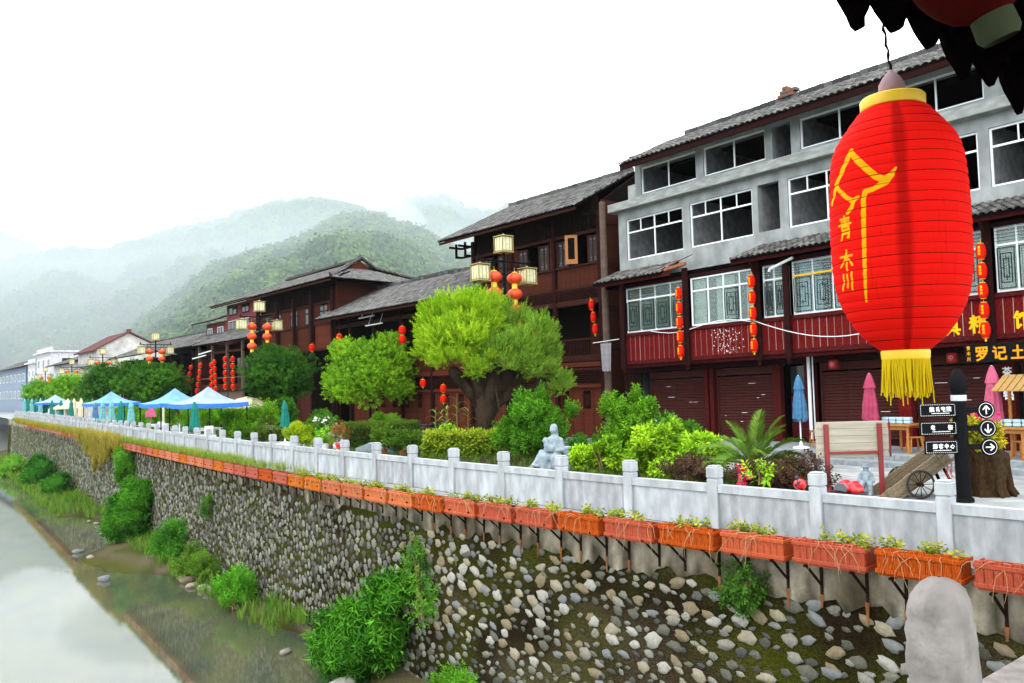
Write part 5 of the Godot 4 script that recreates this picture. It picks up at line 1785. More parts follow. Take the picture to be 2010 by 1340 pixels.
func porch_house() -> void:
	rng.seed = 505
	house("pink_storey_house", "timber house with tiled porch on posts and a pinkish boarded storey above", -66.0)
	var b := MB.new()
	fb(b, -73.2, -60, 0, 6.9, -7, -6.8); fb(b, -73.2, -73.05, 0, 6.6, -6.8, -1); fb(b, -60.1, -60, 0, 6.6, -6.8, -1)
	part("rear_wall", b, M.brown_board, H)
	hollow(-73.0, -60.1, .1, 6.0, -3.2, -1.0, "dark_wood")
	for p in [-69.6, -66.5, -63.2, -60.05]:
		block("porch_post", "pole_wood", p - .1, p + .1, 0, 6.3, .9, 1.1, .02)
	block("porch_beam", "brown_beam", -69.8, -59.9, 5.5, 5.66, .92, 1.08, .01)
	block("porch_rail", "pole_wood", -69.6, -60, 3.55, 3.63, .95, 1.05)
	block("porch_floor", "brown_beam", -69.6, -60, 2.5, 2.65, -1, 1.1)
	boards("board", "brown_board", -69.5, -60.1, 2.65, 3.1, 1.0, .5)
	for q in [[-69.4, -66.7], [-66.3, -63.4], [-63.0, -60.3]]:
		block("porch_panel", "pole_wood", q[0], q[1], 1.6, 2.5, .97, 1.03)
		for i in 3: block("glazed_door", "dark_pane", q[0] + .1 + i * .85, q[0] + .8 + i * .85, 2.8, 5.2, -.98, -.9)
	roof_slope(-70.2, -58.6, 1.4, 6.35, -1.9, 7.75, -71.2, INF, 40)
	ridge_cap(-71.0, -58.7, -1.9, 7.75, .16, .14)
	# upper storeys, set back
	for q in [[-76.7, -71.5, 6.6, 8.75, "pink_board"], [-71.5, -61.0, 6.6, 10.0, "pink_board"]]:
		block("upper_wall", q[4], q[0], q[1], q[2], q[3], -6.5, -2.0)
	for w in [[-76.2, -75.0], [-73.7, -72.3]]: window(w[0], w[1], 7.35, 8.3, -1.93, "white_frame", [(w[0] + w[1]) / 2], 0, [], "dark_pane", .08)
	for w in [[-70.9, -69.0], [-67.9, -66.3], [-64.8, -63.2]]:
		window(w[0], w[1], 7.75, 8.6, -1.93, "plaster", [(w[0] + w[1]) / 2], 0, [], "dark_pane", .08)
		window(w[0], w[1], 9.05, 9.75, -1.93, "brown_beam", [(w[0] + w[1]) / 2], 0, [], "dark_pane", .08)
	roof_slope(-77.6, -71.55, -.9, 8.75, -4.2, 9.9, INF, INF)
	roof_slope(-72.6, -60.5, -.9, 9.95, -4.2, 11.2, INF, INF)
	block("eave_board", "red_beam", -72.5, -60.5, 9.78, 9.88, -1.05, -.98)
	for q in [[-70.4, -67.2], [-68.9, -66.0]]:
		b = MB.new()
		b.tube([Vector3(q[0] - Z0, 5.4 + .2 * (q[0] + 70), 1.3), Vector3(q[1] - Z0, 5.55 + .2 * (q[0] + 70), 1.3)], [.05, .05], 6)
		part("white_rod", b, M.white_frame, H)

func plain_house(called: String, label: String, za: float, zb: float, x: float, h: float, m: String, rows: Array, deep := 8.0, roof := "", group := "") -> void:     # a far plastered house: walls, windows in rows, roof
	house(called, label, (za + zb) / 2, x, 0, "house", group)
	var b := MB.new()
	fb(b, za, zb, 0, h, -deep, 0)
	part("wall", b, M[m], H)
	for r in rows:
		var n: int = r[1]
		var w := (zb - za) / n
		for i in n:
			var a := za + (i + .28) * w; var c := za + (i + .72) * w
			window(a, c, r[0], r[0] + r[2], .06, "white_frame", [(a + c) / 2], 0, [], "dark_pane", .09)
		var e := MB.new()
		for i in 2:
			e.box(zb + .002 - Z0, zb + .05 - Z0, r[0], r[0] + r[2], -2.8 - i * 3.0, -1.4 - i * 3.0)
		part("end_window", e, M.dark_pane, H)
	if roof == "flat":
		b = MB.new()
		fb(b, za - .3, zb + .3, h, h + .25, -deep - .3, .5); fb(b, za, zb, h + .25, h + .8, -.15, .0)
		part("parapet", b, M[m], H)
	else:
		roof_slope(za - .5, zb + .5, .9, h - .05, -deep / 2, h + 1.7)
		roof_slope(za - .5, zb + .5, -deep - .9, h - .05, -deep / 2, h + 1.7)
		b = MB.new()
		for e in [[za, .15], [zb - .15, .15]]:
			b.prism(PackedVector2Array([Vector2(-deep, h), Vector2(0, h), Vector2(-deep / 2, h + 1.6)]), 0, e[1], Transform3D(Basis(Vector3(0, 0, 1), Vector3.UP, Vector3(-1, 0, 0)), Vector3(e[0] + e[1] - Z0, 0, 0)))
		part("gable", b, M[m], H)
		ridge_cap(za - .5, zb + .5, -deep / 2, h + 1.7)

func far_houses() -> void:
	rng.seed = 606
	# long low timber house with a dark shop front
	house("low_shop_house", "long low timber shop house with sagging grey roof and dark open front", -84.0)
	var b := MB.new()
	fb(b, -98, -74, 0, 6.6, -7.2, -7.0); fb(b, -98, -97.9, 0, 6.3, -7, -.1); fb(b, -74.1, -74, 0, 6.3, -7, -.1)
	part("rear_wall", b, M.brown_board, H)
	hollow(-97.8, -74.2, .1, 6.0, -2.8, -.1, "dark_wood")
	for i in 9: block("post", "dark_post", -97.8 + i * 2.95 - .1, -97.8 + i * 2.95 + .1, 0, 6.2, .0, .18)
	block("beam", "brown_beam", -98, -74, 3.0, 3.25, -.05, .12)
	for i in 8: boards("board", "brown_board", -97.6 + i * 2.95, -95.1 + i * 2.95, 3.25, 4.1, .05, .6)
	for i in 8: block("wall_panel", "door_board", -97.6 + i * 2.95, -95.1 + i * 2.95, .1, 2.2, -.04, .02)
	roof_slope(-99, -71.6, 1.2, 6.45, -3.4, 8.3, INF, INF, 0, .27)
	roof_slope(-99, -71.6, -7.8, 6.45, -3.4, 8.3, INF, INF, 0, .27)
	ridge_cap(-99, -71.7, -3.4, 8.3)
	# the pale gable wall rising behind it
	house("grey_gable_house", "plain house with large pale grey gable wall above the low shop roofs", -115.0)
	b = MB.new()
	b.prism(PackedVector2Array([Vector2(0, 0), Vector2(-7.6, 0), Vector2(-7.6, 8.3), Vector2(-3.7, 10.2), Vector2(0, 8.15)]), -5.0, 5.0, Transform3D(Basis(Vector3(0, 0, 1), Vector3.UP, Vector3(-1, 0, 0)), Vector3.ZERO))
	part("wall", b, M.plaster, H)
	b = MB.new()
	for q in [[Vector2(.5, 7.95), Vector2(-3.7, 10.36)], [Vector2(-3.7, 10.36), Vector2(-8.2, 8.15)]]:
		b.col = Color(.17, .085, .08)
		b.bar(Vector3(0, q[0].y, q[0].x), Vector3(0, q[1].y, q[1].x), 10.6, .16, Vector3.UP)
	b.col = Color(.25, .09, .08)
	b.box(4.7, 5.2, 10.35, 10.7, -3.95, -3.45)
	part("roof", b, M.tile_roof, H)
	b = MB.new()
	b.box(-4, 4, 6.2, 6.5, .02, .9)
	part("balcony", b, M.concrete, H)
	plain_house("white_house", "white two-storey house with low tiled roof left of the pale gable", -134, -121.5, 23.6, 6.9, "white_plaster", [[4.0, 4, 1.2], [1.2, 4, 1.4]])
	plain_house("tall_white_house", "tall white flat-roofed house with pairs of windows near the left edge", -150, -138, 24.0, 9.2, "white_plaster", [[7.0, 3, 1.3], [4.2, 3, 1.3], [1.2, 3, 1.6]], 9, "flat")
	plain_house("narrow_white_house", "narrow white house with stepped parapet at the left", -158, -151.5, 24.0, 8.0, "white_plaster", [[5.8, 2, 1.2], [3.0, 2, 1.4]], 8, "flat")
	plain_house("blue_grey_house", "long blue-grey house with grey roof at the far left edge", -200, -160, 24.0, 7.8, "blue_plaster", [[5.4, 9, 1.3], [2.4, 9, 1.4]])
	# roofs that show over the front row
	plain_house("rear_gable_house", "dark house whose tiled gable peeps over the hip roof from behind", -57, -52, 33.5, 9.6, "dark_wood", [], 6.0)
	plain_house("rear_roof_house", "small roofed house peeping over the low shop roof", -78, -74.5, 28.0, 7.9, "brown_board", [], 5.0)

# ------------------------------------------------------------------ figures carved in stone: a smooth field of tapered limbs, meshed as surface nets
func carve(prims: Array, lo: Vector3, hi: Vector3, cell: float, blend := .05) -> MB:     # prims: [a, b, ra, rb]
	var n := Vector3i(((hi - lo) / cell).ceil()) + Vector3i.ONE
	var f := PackedFloat32Array()
	f.resize(n.x * n.y * n.z)
	f.fill(.3)
	for q in prims:
		var a: Vector3 = q[0]; var b: Vector3 = q[1]
		var ra: float = q[2]; var rb: float = q[3]
		var m: float = max(ra, rb) + blend * 1.6 + cell
		var i0 := Vector3i(((Vector3(min(a.x, b.x), min(a.y, b.y), min(a.z, b.z)) - lo - Vector3.ONE * m) / cell).floor()).clamp(Vector3i.ZERO, n - Vector3i.ONE)
		var i1 := Vector3i(((Vector3(max(a.x, b.x), max(a.y, b.y), max(a.z, b.z)) - lo + Vector3.ONE * m) / cell).ceil()).clamp(Vector3i.ZERO, n - Vector3i.ONE)
		var ab := b - a
		var l2: float = max(ab.length_squared(), 1e-9)
		for z in range(i0.z, i1.z + 1):
			for y in range(i0.y, i1.y + 1):
				for x in range(i0.x, i1.x + 1):
					var p := lo + Vector3(x, y, z) * cell
					var t := clampf((p - a).dot(ab) / l2, 0, 1)
					var d := (p - a - ab * t).length() - lerpf(ra, rb, t)
					var k := (z * n.y + y) * n.x + x
					var e := f[k]
					var h := clampf(.5 + .5 * (e - d) / blend, 0, 1)
					f[k] = lerpf(e, d, h) - blend * h * (1.0 - h)
	var b := MB.new()
	var at := {}
	var step := [1, n.x, n.x * n.y]
	for z in n.z - 1:
		for y in n.y - 1:
			for x in n.x - 1:
				var k := (z * n.y + y) * n.x + x
				var s := 0
				for c in 8:
					if f[k + (c & 1) + (n.x if c & 2 else 0) + (step[2] if c & 4 else 0)] < 0: s += 1
				if s == 0 or s == 8: continue
				var sum := Vector3.ZERO
				var cnt := 0
				for c in 8:
					for ax in 3:
						var bit := 1 << ax
						if c & bit: continue
						var k0: int = k + (c & 1) + (n.x if c & 2 else 0) + (step[2] if c & 4 else 0)
						var f0 := f[k0]; var f1 := f[k0 + step[ax]]
						if (f0 < 0) == (f1 < 0): continue
						var p := Vector3(c & 1, (c >> 1) & 1, (c >> 2) & 1)
						p[ax] = f0 / (f0 - f1)
						sum += p
						cnt += 1
				var g := Vector3(f[k + 1] - f[k], f[k + n.x] - f[k], f[k + step[2]] - f[k])
				at[k] = b.vert(lo + (Vector3(x, y, z) + sum / cnt) * cell, g.normalized())
	for k in at:
		for ax in 3:
			var f0 := f[k]; var f1 := f[k + step[ax]]
			if (f0 < 0) == (f1 < 0): continue
			var u: int = step[(ax + 1) % 3]; var w: int = step[(ax + 2) % 3]
			if not (at.has(k - u) and at.has(k - w) and at.has(k - u - w)): continue
			var q := [at[k], at[k - u], at[k - u - w], at[k - w]]
			if f0 < 0: b.ix.append_array([q[0], q[2], q[1], q[0], q[3], q[2]])
			else: b.ix.append_array([q[0], q[1], q[2], q[0], q[2], q[3]])
	for i in b.v.size(): b.n[i] = Vector3.ZERO
	for i in range(0, b.ix.size(), 3):
		var nn := (b.v[b.ix[i + 2]] - b.v[b.ix[i]]).cross(b.v[b.ix[i + 1]] - b.v[b.ix[i]])
		for j in 3: b.n[b.ix[i + j]] += nn
	for i in b.v.size(): b.n[i] = b.n[i].normalized()
	return b

func V(x: float, y: float, z: float) -> Vector3:
	return Vector3(x, y, z)

const FACING := -.681      # a thing that turns its front to the bridge

func statues() -> void:
	# a seated mother nursing a child, one child at her knee and another leaning at her back
	var T := thing("stone_sculpture", "pale stone sculpture of a seated woman with children behind the fence", "statue", V(14.95, .0, -16.84), FACING)
	var P := [
		[V(0, .05, 0), V(.25, .05, .02), .30, .28], [V(-.35, .05, .05), V(.0, .1, 0), .2, .3],
		[V(.06, .36, 0), V(.07, .62, -.02), .20, .18], [V(.07, .62, -.02), V(.07, .86, -.02), .175, .16], [V(-.08, .86, -.0), V(.22, .85, -.02), .085, .085],
		[V(.07, .95, -.01), V(.065, 1.05, .0), .06, .06], [V(.05, 1.13, .02), V(.06, 1.2, -.01), .098, .105], [V(.10, 1.1, -.06), V(.12, .98, -.08), .08, .06], [V(-.045, 1.13, .06), V(-.05, 1.125, .065), .02, .02],
		[V(-.09, .85, .02), V(-.17, .62, .13), .075, .062], [V(-.17, .62, .13), V(-.02, .60, .22), .055, .045], [V(.23, .84, -.0), V(.29, .60, .08), .078, .065], [V(.29, .6, .08), V(.06, .58, .2), .058, .045],
		[V(-.02, .66, .2), V(-.16, .74, .16), .085, .075], [V(-.19, .86, .15), V(-.18, .88, .15), .075, .075], [V(-.1, .72, .22), V(-.14, .84, .22), .035, .03],
		[V(.0, .38, .05), V(-.22, .42, .16), .15, .12], [V(-.22, .42, .16), V(-.26, .1, .2), .12, .1], [V(.14, .36, .08), V(.05, .4, .26), .15, .12], [V(.05, .4, .26), V(.04, .1, .3), .12, .1], [V(-.28, .06, .26), V(-.38, .05, .32), .06, .05],
		[V(-.38, .22, .05), V(-.34, .40, .05), .13, .11], [V(-.30, .5, .06), V(-.29, .54, .06), .088, .085], [V(-.42, .36, .1), V(-.54, .22, .2), .05, .042], [V(-.54, .22, .2), V(-.4, .2, .26), .042, .035], [V(-.45, .12, .08), V(-.62, .12, .2), .1, .07], [V(-.62, .12, .2), V(-.76, .08, .22), .06, .05],
		[V(.46, .1, .0), V(.46, .30, .02), .20, .17], [V(.45, .30, .02), V(.44, .38, .03), .13, .1], [V(.40, .52, .05), V(.40, .56, .05), .105, .105], [V(.33, .36, .1), V(.2, .42, .12), .055, .045], [V(.56, .3, .08), V(.58, .12, .14), .06, .055]]
	var b := carve(P, V(-.95, -.12, -.45), V(.85, 1.4, .6), .025, .04)
	part("figure_group", b, M.statue_stone, T)
	b = MB.new()      # the third child's flat cap
	b.lathe([Vector2(.115, 0), Vector2(.13, .02), Vector2(.125, .07), Vector2(.1, .1), Vector2(0, .105)], 14, V(.40, .60, .05))
	part("cap", b, M.statue_stone, T)
	# an old man with a brimmed hat on a stool
	T = thing("seated_statue", "small blue-grey stone statue of a seated old man in a hat", "statue", V(15.88, 0, -8.5), FACING - .5)
	P = [[V(0, .24, 0), V(0, .40, .01), .105, .10], [V(-.08, .40, 0), V(.08, .40, 0), .05, .05], [V(0, .46, .01), V(0, .47, .01), .035, .035], [V(0, .525, .02), V(0, .545, .015), .052, .056], [V(0, .50, .06), V(0, .485, .055), .022, .018], [V(0, .53, .075), V(0, .53, .076), .012, .012],
		[V(-.1, .40, 0), V(-.14, .29, .05), .036, .03], [V(-.14, .29, .05), V(-.06, .27, .13), .028, .024], [V(.1, .40, 0), V(.13, .29, .06), .036, .03], [V(.13, .29, .06), V(.05, .26, .14), .028, .024],
		[V(-.05, .22, .02), V(-.08, .23, .17), .062, .05], [V(-.08, .23, .17), V(-.08, .06, .18), .045, .035], [V(.05, .22, .02), V(.08, .23, .17), .062, .05], [V(.08, .23, .17), V(.08, .06, .18), .045, .035], [V(-.08, .03, .18), V(-.08, .03, .24), .034, .03], [V(.08, .03, .18), V(.08, .03, .24), .034, .03], [V(0, .35, .09), V(0, .3, .1), .05, .06]]
	b = carve(P, V(-.25, -.02, -.2), V(.25, .66, .32), .012, .02)
	part("figure", b, M.statue_stone, T)
	b = MB.new()
	b.lathe([Vector2(.02, .555), Vector2(.095, .558), Vector2(.097, .566), Vector2(.062, .575), Vector2(.058, .62), Vector2(.0, .63)], 16, V(0, 0, .012))
	part("hat", b, M.statue_stone, T)
	b = MB.new()
	b.lathe([Vector2(.12, 0), Vector2(.13, .05), Vector2(.11, .2), Vector2(0, .2)], 10, V(0, 0, -.02))
	part("stool", b, M.statue_stone, T)

# ------------------------------------------------------------------ lanterns and lamps
func barrel(b: MB, at: Vector3, r: float, h: float) -> void:
	var prof := []
	for i in 9:
		var t := i / 8.0
		prof.append(Vector2(r * pow(sin(PI * lerpf(.12, .88, t)), .45), h * (t - .5)))
	b.lathe(prof, 12, at)

func flat_globe(b: MB, at: Vector3, r: float, h: float) -> void:      # a ribbed round lantern
	var k := b.v.size()
	b.ball(at, V(r, h, r), 24, 10)
	for i in range(k, b.v.size()):
		var p := b.v[i] - at
		var a := atan2(p.x, p.z)
		var f := 1.0 - .05 * absf(cos(a * 6.0))
		b.v[i] = at + V(p.x * f, p.y, p.z * f)

func lantern_string(label: String, at: Vector3, count: int, r: float, h: float, gap: float, group: String, m := "lantern_red", sway := 0.0, marks := false) -> void:
	var T := thing("lantern_string", label, "lantern", at, 0, group)
	for i in count:
		var y := -h * .5 - .1 - gap * i
		var x := sway * (i - .3) / count
		var b := MB.new()
		barrel(b, V(0, y, x), r, h)
		var l := part("lantern", b, M[m], T)
		b = MB.new()
		for s in [-1.0, 1.0]:
			b.lathe([Vector2(r * .55, -.02), Vector2(r * .6, 0), Vector2(r * .55, .02)], 10, V(0, y + s * h * .48, x))
		b.tube([V(0, y + h * .45, x), V(0, y + gap - h * .45 if i > 0 else .02, x - sway / count)], [.006, .006], 4)
		if i == count - 1: b.lathe([Vector2(.0, -.10), Vector2(.03, -.08), Vector2(.02, 0)], 8, V(0, y - h * .5, x))
		part("gold_trim", b, M.gold, l)
		if marks:
			b = MB.new()
			for j in 3: lettering(b, ["qing", "mu", "chuan"][j], V(-r * .99, y + h * .14 - j * h * .2, -.03 + x), V(0, 0, 1), Vector3.UP, .07, .012)
			part("characters", b, M.yellow_paint, l)

func globe_string(label: String, at: Vector3, count: int, r: float, group: String) -> void:
	var T := thing("round_lantern_string", label, "lantern", at, 0, group)
	for i in count:
		var y := -.1 - r * .75 - i * r * 2.05
		var b := MB.new()
		flat_globe(b, V(0, y, 0), r, r * .76)
		var l := part("lantern", b, M.lantern_orange, T)
		b = MB.new()
		b.lathe([Vector2(r * .36, -.07 * r), Vector2(r * .4, 0), Vector2(r * .36, .07 * r)], 12, V(0, y + r * .74, 0))
		b.lathe([Vector2(r * .36, -.5 * r), Vector2(r * .38, -.1 * r), Vector2(r * .34, .1 * r)], 12, V(0, y - r * .78, 0))
		b.tube([V(0, y + r * .7, 0), V(0, y + r * 1.3, 0)], [.02, .02], 5)
		part("gold_tassel", b, M.gold, l)

func street_lamp(label: String, at: Vector3, size := 1.0, strings: Array = [3, 3], near := true, which := "nearest") -> void:
	var T := thing("street_lamp", label, "street lamp", at, 0, "lantern street lamps along the promenade")
	var b := MB.new()
	b.lathe([Vector2(.16, 0), Vector2(.16, .12), Vector2(.1, .2), Vector2(.075, .3), Vector2(.065, 3.0), Vector2(.055, 7.45)], 10)
	part("pole", b, M.black_metal, T)
	b = MB.new()
	b.bar(V(-1.3, 7.12, 0), V(1.3, 7.12, 0), .05, .06)
	b.bar(V(-.95, 6.85, 0), V(.95, 6.85, 0), .035, .04)
	for s in [-1.0, 1.0]:
		for x in [.45, .95]: b.bar(V(s * x, 6.85, 0), V(s * x, 7.1, 0), .03, .03, Vector3.RIGHT)
		b.bar(V(s * .65, 6.92, 0), V(s * .65, 7.05, 0), .2, .03, Vector3.RIGHT)
		b.bar(V(s * .06, 6.6, 0), V(s * .6, 6.85, 0), .03, .04)
		b.lathe([Vector2(.05, 0), Vector2(.06, .04), Vector2(.02, .09), Vector2(.045, .13), Vector2(0, .2)], 8, V(s * 1.22, 7.15, 0))
		b.bar(V(s * 1.15, 6.95, 0), V(s * 1.15, 7.12, 0), .02, .02, Vector3.RIGHT)
	b.bar(V(0, 5.75, 0), V(.55, 5.75, 0), .03, .04)
	part("cross_arm", b, M.black_metal, T)
	for p in [V(0, 7.78, 0), V(-1.15, 6.62, 0), V(1.15, 6.62, 0)]:
		b = MB.new()
		b.cbox(p.x - .25, p.x + .25, p.y - .28, p.y + .28, -.25, .25, .05)
		var box := part("lamp_box", b, M.lamp_paper, T)
		b = MB.new()
		for sx in [-1.0, 1.0]:
			for sz in [-1.0, 1.0]:
				b.bar(p + V(sx * .255, -.33, sz * .255), p + V(sx * .255, .33, sz * .255), .03, .03, Vector3.RIGHT)
			b.bar(p + V(sx * .09, -.3, .258), p + V(sx * .09, .3, .258), .014, .014, Vector3.RIGHT); b.bar(p + V(sx * .09, -.3, -.258), p + V(sx * .09, .3, -.258), .014, .014, Vector3.RIGHT)
			b.bar(p + V(.258, -.3, sx * .09), p + V(.258, .3, sx * .09), .014, .014, Vector3.RIGHT); b.bar(p + V(-.258, -.3, sx * .09), p + V(-.258, .3, sx * .09), .014, .014, Vector3.RIGHT)
		b.cbox(p.x - .29, p.x + .29, p.y + .29, p.y + .33, -.29, .29, .01); b.cbox(p.x - .29, p.x + .29, p.y - .33, p.y - .29, -.29, .29, .01)
		b.lathe([Vector2(.12, .33), Vector2(.05, .38), Vector2(0, .44)], 6, p)
		part("lamp_frame", b, mat("lamp_frame", lin(.30, .24, .10), .6) if not M.has("lamp_frame") else M.lamp_frame, box)
	for s in [0, 1]:
		if strings[s] > 0:
			var x := -.5 if s == 0 else .5
			globe_string("string of round orange lanterns hanging %s the pole of the %s street lamp" % ["left of" if s == 0 else "right of", which], at + V(x, 6.83 if strings[s] > 0 else 5, 0), strings[s], .30, "round lanterns on the street lamps")

func all_lamps() -> void:
	street_lamp("nearest lantern street lamp, rising out of the willow crown", V(19.65, 0, -24.6), 1, [3, 3], true, "nearest")
	street_lamp("second lantern street lamp, behind the dark round tree", V(20.4, 0, -50.4), 1, [3, 2], true, "second")
	street_lamp("third lantern street lamp, above the pair of dark round trees", V(20.6, -.45, -73.4), 1, [2, 2], true, "third")
	street_lamp("fourth lantern street lamp, before the pale grey gable", V(21.5, -.6, -95.8), 1, [2, 2], true, "fourth")
	street_lamp("fifth lantern street lamp, left of the white houses' eaves", V(22.4, -.95, -115.7), 1, [2, 2], true, "fifth")
	street_lamp("sixth and farthest lantern street lamp near the left edge", V(23.2, -1.2, -138), 1, [2, 2], true, "sixth")
	var g := "lantern strings on the concrete house"
	lantern_string("string of five barrel lanterns at the left post of the red timber storey", V(22.66, 5.72, -18.65), 5, .125, .40, .505, g, "lantern_red", 0, true)
	lantern_string("string of five barrel lanterns in the middle of the red timber storey", V(22.66, 5.80, -15.66), 5, .125, .40, .515, g, "lantern_red", 0, true)
	lantern_string("string of five barrel lanterns right of the great lantern", V(22.66, 5.78, -8.76), 5, .125, .40, .505, g, "lantern_red", 0, true)
	lantern_string("string of three barrel lanterns beside the tall wooden pole", V(23.55, 5.84, -23.85), 3, .12, .38, .50, "lantern strings on the timber houses", "lantern_red", .25)
	g = "lantern strings on the timber houses"
	var spots := [[22.6, 5.2, -61.0, 5, "rightmost", 0.0], [22.6, 5.25, -62.6, 5, "second from the right", 0.0], [22.6, 5.1, -64.9, 5, "third from the right", .3], [22.6, 4.9, -65.6, 4, "fourth from the right", .0], [22.8, 5.0, -68.8, 5, "slanting fifth from the right", -1.2], [22.9, 4.9, -71.6, 4, "slanting sixth from the right", -1.4], [22.9, 4.8, -74.5, 2, "short seventh from the right", -.6]]
	for s in spots: lantern_string("%s red lantern string under the porch of the pink-storeyed house" % s[4], V(s[0], s[1], s[2]), s[3], .17, .36, .52, g, "lantern_red", s[5])
	lantern_string("single red lanterns under the low roof, between the round tree and the willow", V(22.9, 5.75, -37.4), 2, .2, .42, .5, g)
	lantern_string("red lantern under the low roof, left of the bright round tree", V(22.9, 5.4, -48.2), 1, .2, .42, .5, g)
	lantern_string("red lantern in the shadow above the bright round tree", V(22.9, 5.8, -44.5), 2, .2, .42, .5, g)
	for i in 5: lantern_string("%s red lantern hanging behind the willow crown from the left" % nth(i), V(22.7, [2.9, 2.6, 5.3, 4.7, 3.6][i], [-35.2, -33.4, -27.4, -26.4, -28.4][i]), [1, 2, 2, 2, 1][i], .16, .36, .5, g)
	for i in 9:
		var z := -79.0 - i * 6.6
		lantern_string("%s red lantern string along the far shop fronts, counted from the right" % nth(i), V(22.4 + (0.0 if i < 6 else -.6), 4.9, z), 3, .22, .42, .6, g)

func great_lantern() -> void:
	var prof := [[687, 48], [674, 66], [660, 83], [640, 99], [620, 112], [600, 122], [580, 130], [550, 136], [520, 139], [480, 140], [430, 140], [390, 139], [350, 137], [330, 135.5], [310, 133], [292, 128.5], [275, 122], [260, 112], [245, 100], [230, 88], [215, 75], [205, 65]]
	var S := .002096
	var at := V(3.40, 3.505, -1.625)
	var T := thing("great_red_lantern", "great red cloth lantern with yellow roof emblem and tassel hanging in the foreground", "lantern", at, -1.126)
	# cloth with fine hoops: the skin bellies a little between them
	var y_lo: float = (190.0 - 687.0) * S
	var y_hi: float = (190.0 - 205.0) * S
	var hoops := 25
	var line := []
	for i in hoops * 4 + 1:
		var y := lerpf(y_lo, y_hi, i / (hoops * 4.0))
		var px: float = 190.0 - y / S
		var hw := 48.0
		for j in prof.size() - 1:
			if px <= prof[j][0] and px >= prof[j + 1][0]:
				hw = lerpf(prof[j + 1][1], prof[j][1], (px - prof[j + 1][0]) / float(prof[j][0] - prof[j + 1][0]))
		line.append(Vector2(hw * .00189 * (1.0 + .014 * sin(PI * (i % 4) / 4.0)), y))
	var b := MB.new()
	b.lathe(line, 72)
	for i in b.v.size():
		b.u[i] = Vector2(b.u[i].x + .5, (y_hi - b.v[i].y) / (y_hi - y_lo))
	var img := Image.create(1024, 1024, false, Image.FORMAT_RGB8)
	img.fill(Color(lin(.80, .010, .006)))
	rng.seed = 8
	for i in 260:      # weathered streaks and specks
		var x := rng.randi_range(0, 1023); var y := rng.randi_range(0, 1000)
		var k := rnd(.82, .97)
		img.fill_rect(Rect2i(x, y, rng.randi_range(1, 3), rng.randi_range(8, 120)), lin(.80 * k, .010 * k, .006 * k))
	for y in 1024:     # shade of the inner structure, painted as a soft dark streak down the cloth
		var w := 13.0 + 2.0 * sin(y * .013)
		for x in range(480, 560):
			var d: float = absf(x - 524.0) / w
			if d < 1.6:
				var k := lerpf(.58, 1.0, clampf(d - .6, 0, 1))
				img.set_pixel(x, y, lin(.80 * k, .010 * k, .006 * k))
	var gold := lin(.78, .38, .008)
	# emblem: a sweeping roof over a long stem, and three characters below it
	var strokes_px := [[[-130, 392, 7], [-124, 376, 8], [-118, 357, 9], [-110, 345, 10], [-86, 305, 11], [-84, 300, 8]], [[-86, 303, 10], [-72, 324, 12], [-52, 348, 12], [-38, 363, 12], [-22, 372, 13], [-8, 362, 9], [0, 352, 4]], [[-120, 357, 8], [-112, 372, 8], [-98, 390, 8], [-86, 400, 9], [-74, 395, 6]], [[-82, 398, 8], [-88, 412, 8], [-97, 420, 8]], [[-44, 386, 9], [-60, 388, 10], [-64, 400, 10], [-66, 450, 9], [-68, 520, 8], [-69, 570, 6], [-69, 594, 4]], [[-40, 384, 10], [-20, 376, 12], [-8, 364, 10]]]
	for n in [["qing", 426, 44], ["mu", 492, 38], ["chuan", 534, 34]]:
		for l in strokes(n[0]):
			var q := []
			for p in l: q.append([-119.0 + p.x * 30.0, n[1] + (1.0 - p.y) * n[2], 4.2])
			strokes_px.append(q)
	for l in strokes_px:
		for i in l.size() - 1:
			var steps := int(max(2.0, Vector2(l[i][0] - l[i + 1][0], l[i][1] - l[i + 1][1]).length() * 2.2))
			for s in steps + 1:
				var t := float(s) / steps
				var dx := lerpf(l[i][0], l[i + 1][0], t); var v := lerpf(l[i][1], l[i + 1][1], t); var w := lerpf(l[i][2], l[i + 1][2], t) * 1.05
				var hw := 139.0
				for j in prof.size() - 1:
					if v <= prof[j][0] and v >= prof[j + 1][0]: hw = lerpf(prof[j + 1][1], prof[j][1], (v - prof[j + 1][0]) / float(prof[j][0] - prof[j + 1][0]))
				var a := asin(clampf(dx / hw, -.985, .985))
				var cx := (a / TAU + .5) * 1024.0
				var cy := (v - 205.0) / (687.0 - 205.0) * 1024.0
				var ry := w * .5 / 482.0 * 1024.0
				var rx: float = w * .5 / hw / TAU * 1024.0 / max(.45, cos(a) * .6 + .4)
				for yy in range(int(cy - ry), int(cy + ry) + 1):
					for xx in range(int(cx - rx), int(cx + rx) + 1):
						var e := Vector2((xx - cx) / max(rx, .6), (yy - cy) / max(ry, .6)).length()
						if e < 1.0 and xx >= 0 and xx < 1024 and yy >= 0 and yy < 1024: img.set_pixel(xx, yy, gold)
	var m := StandardMaterial3D.new()
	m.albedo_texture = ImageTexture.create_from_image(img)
	m.roughness = .75
	m.metallic_specular = .12
	m.backlight_enabled = true
	m.backlight = Color(.35, .3, .3)
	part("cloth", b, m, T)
	var hm := mat("hoop", lin(.16, .006, .004), .7)
	for i in range(1, hoops):
		var p: Vector2 = line[i * 4]
		b = MB.new()
		var ring := []
		var rr := []
		for j in 49:
			var a := TAU * j / 48
			ring.append(V(sin(a) * (p.x + .0004), p.y + .0008 * sin(a * 3 + i), cos(a) * (p.x + .0004)))
			rr.append(.0013 + .0005 * sin(i * 2.3))
		b.tube(ring, rr, 4, false)
		part("hoop", b, hm, T)
	# collars, knob, cord
	b = MB.new()
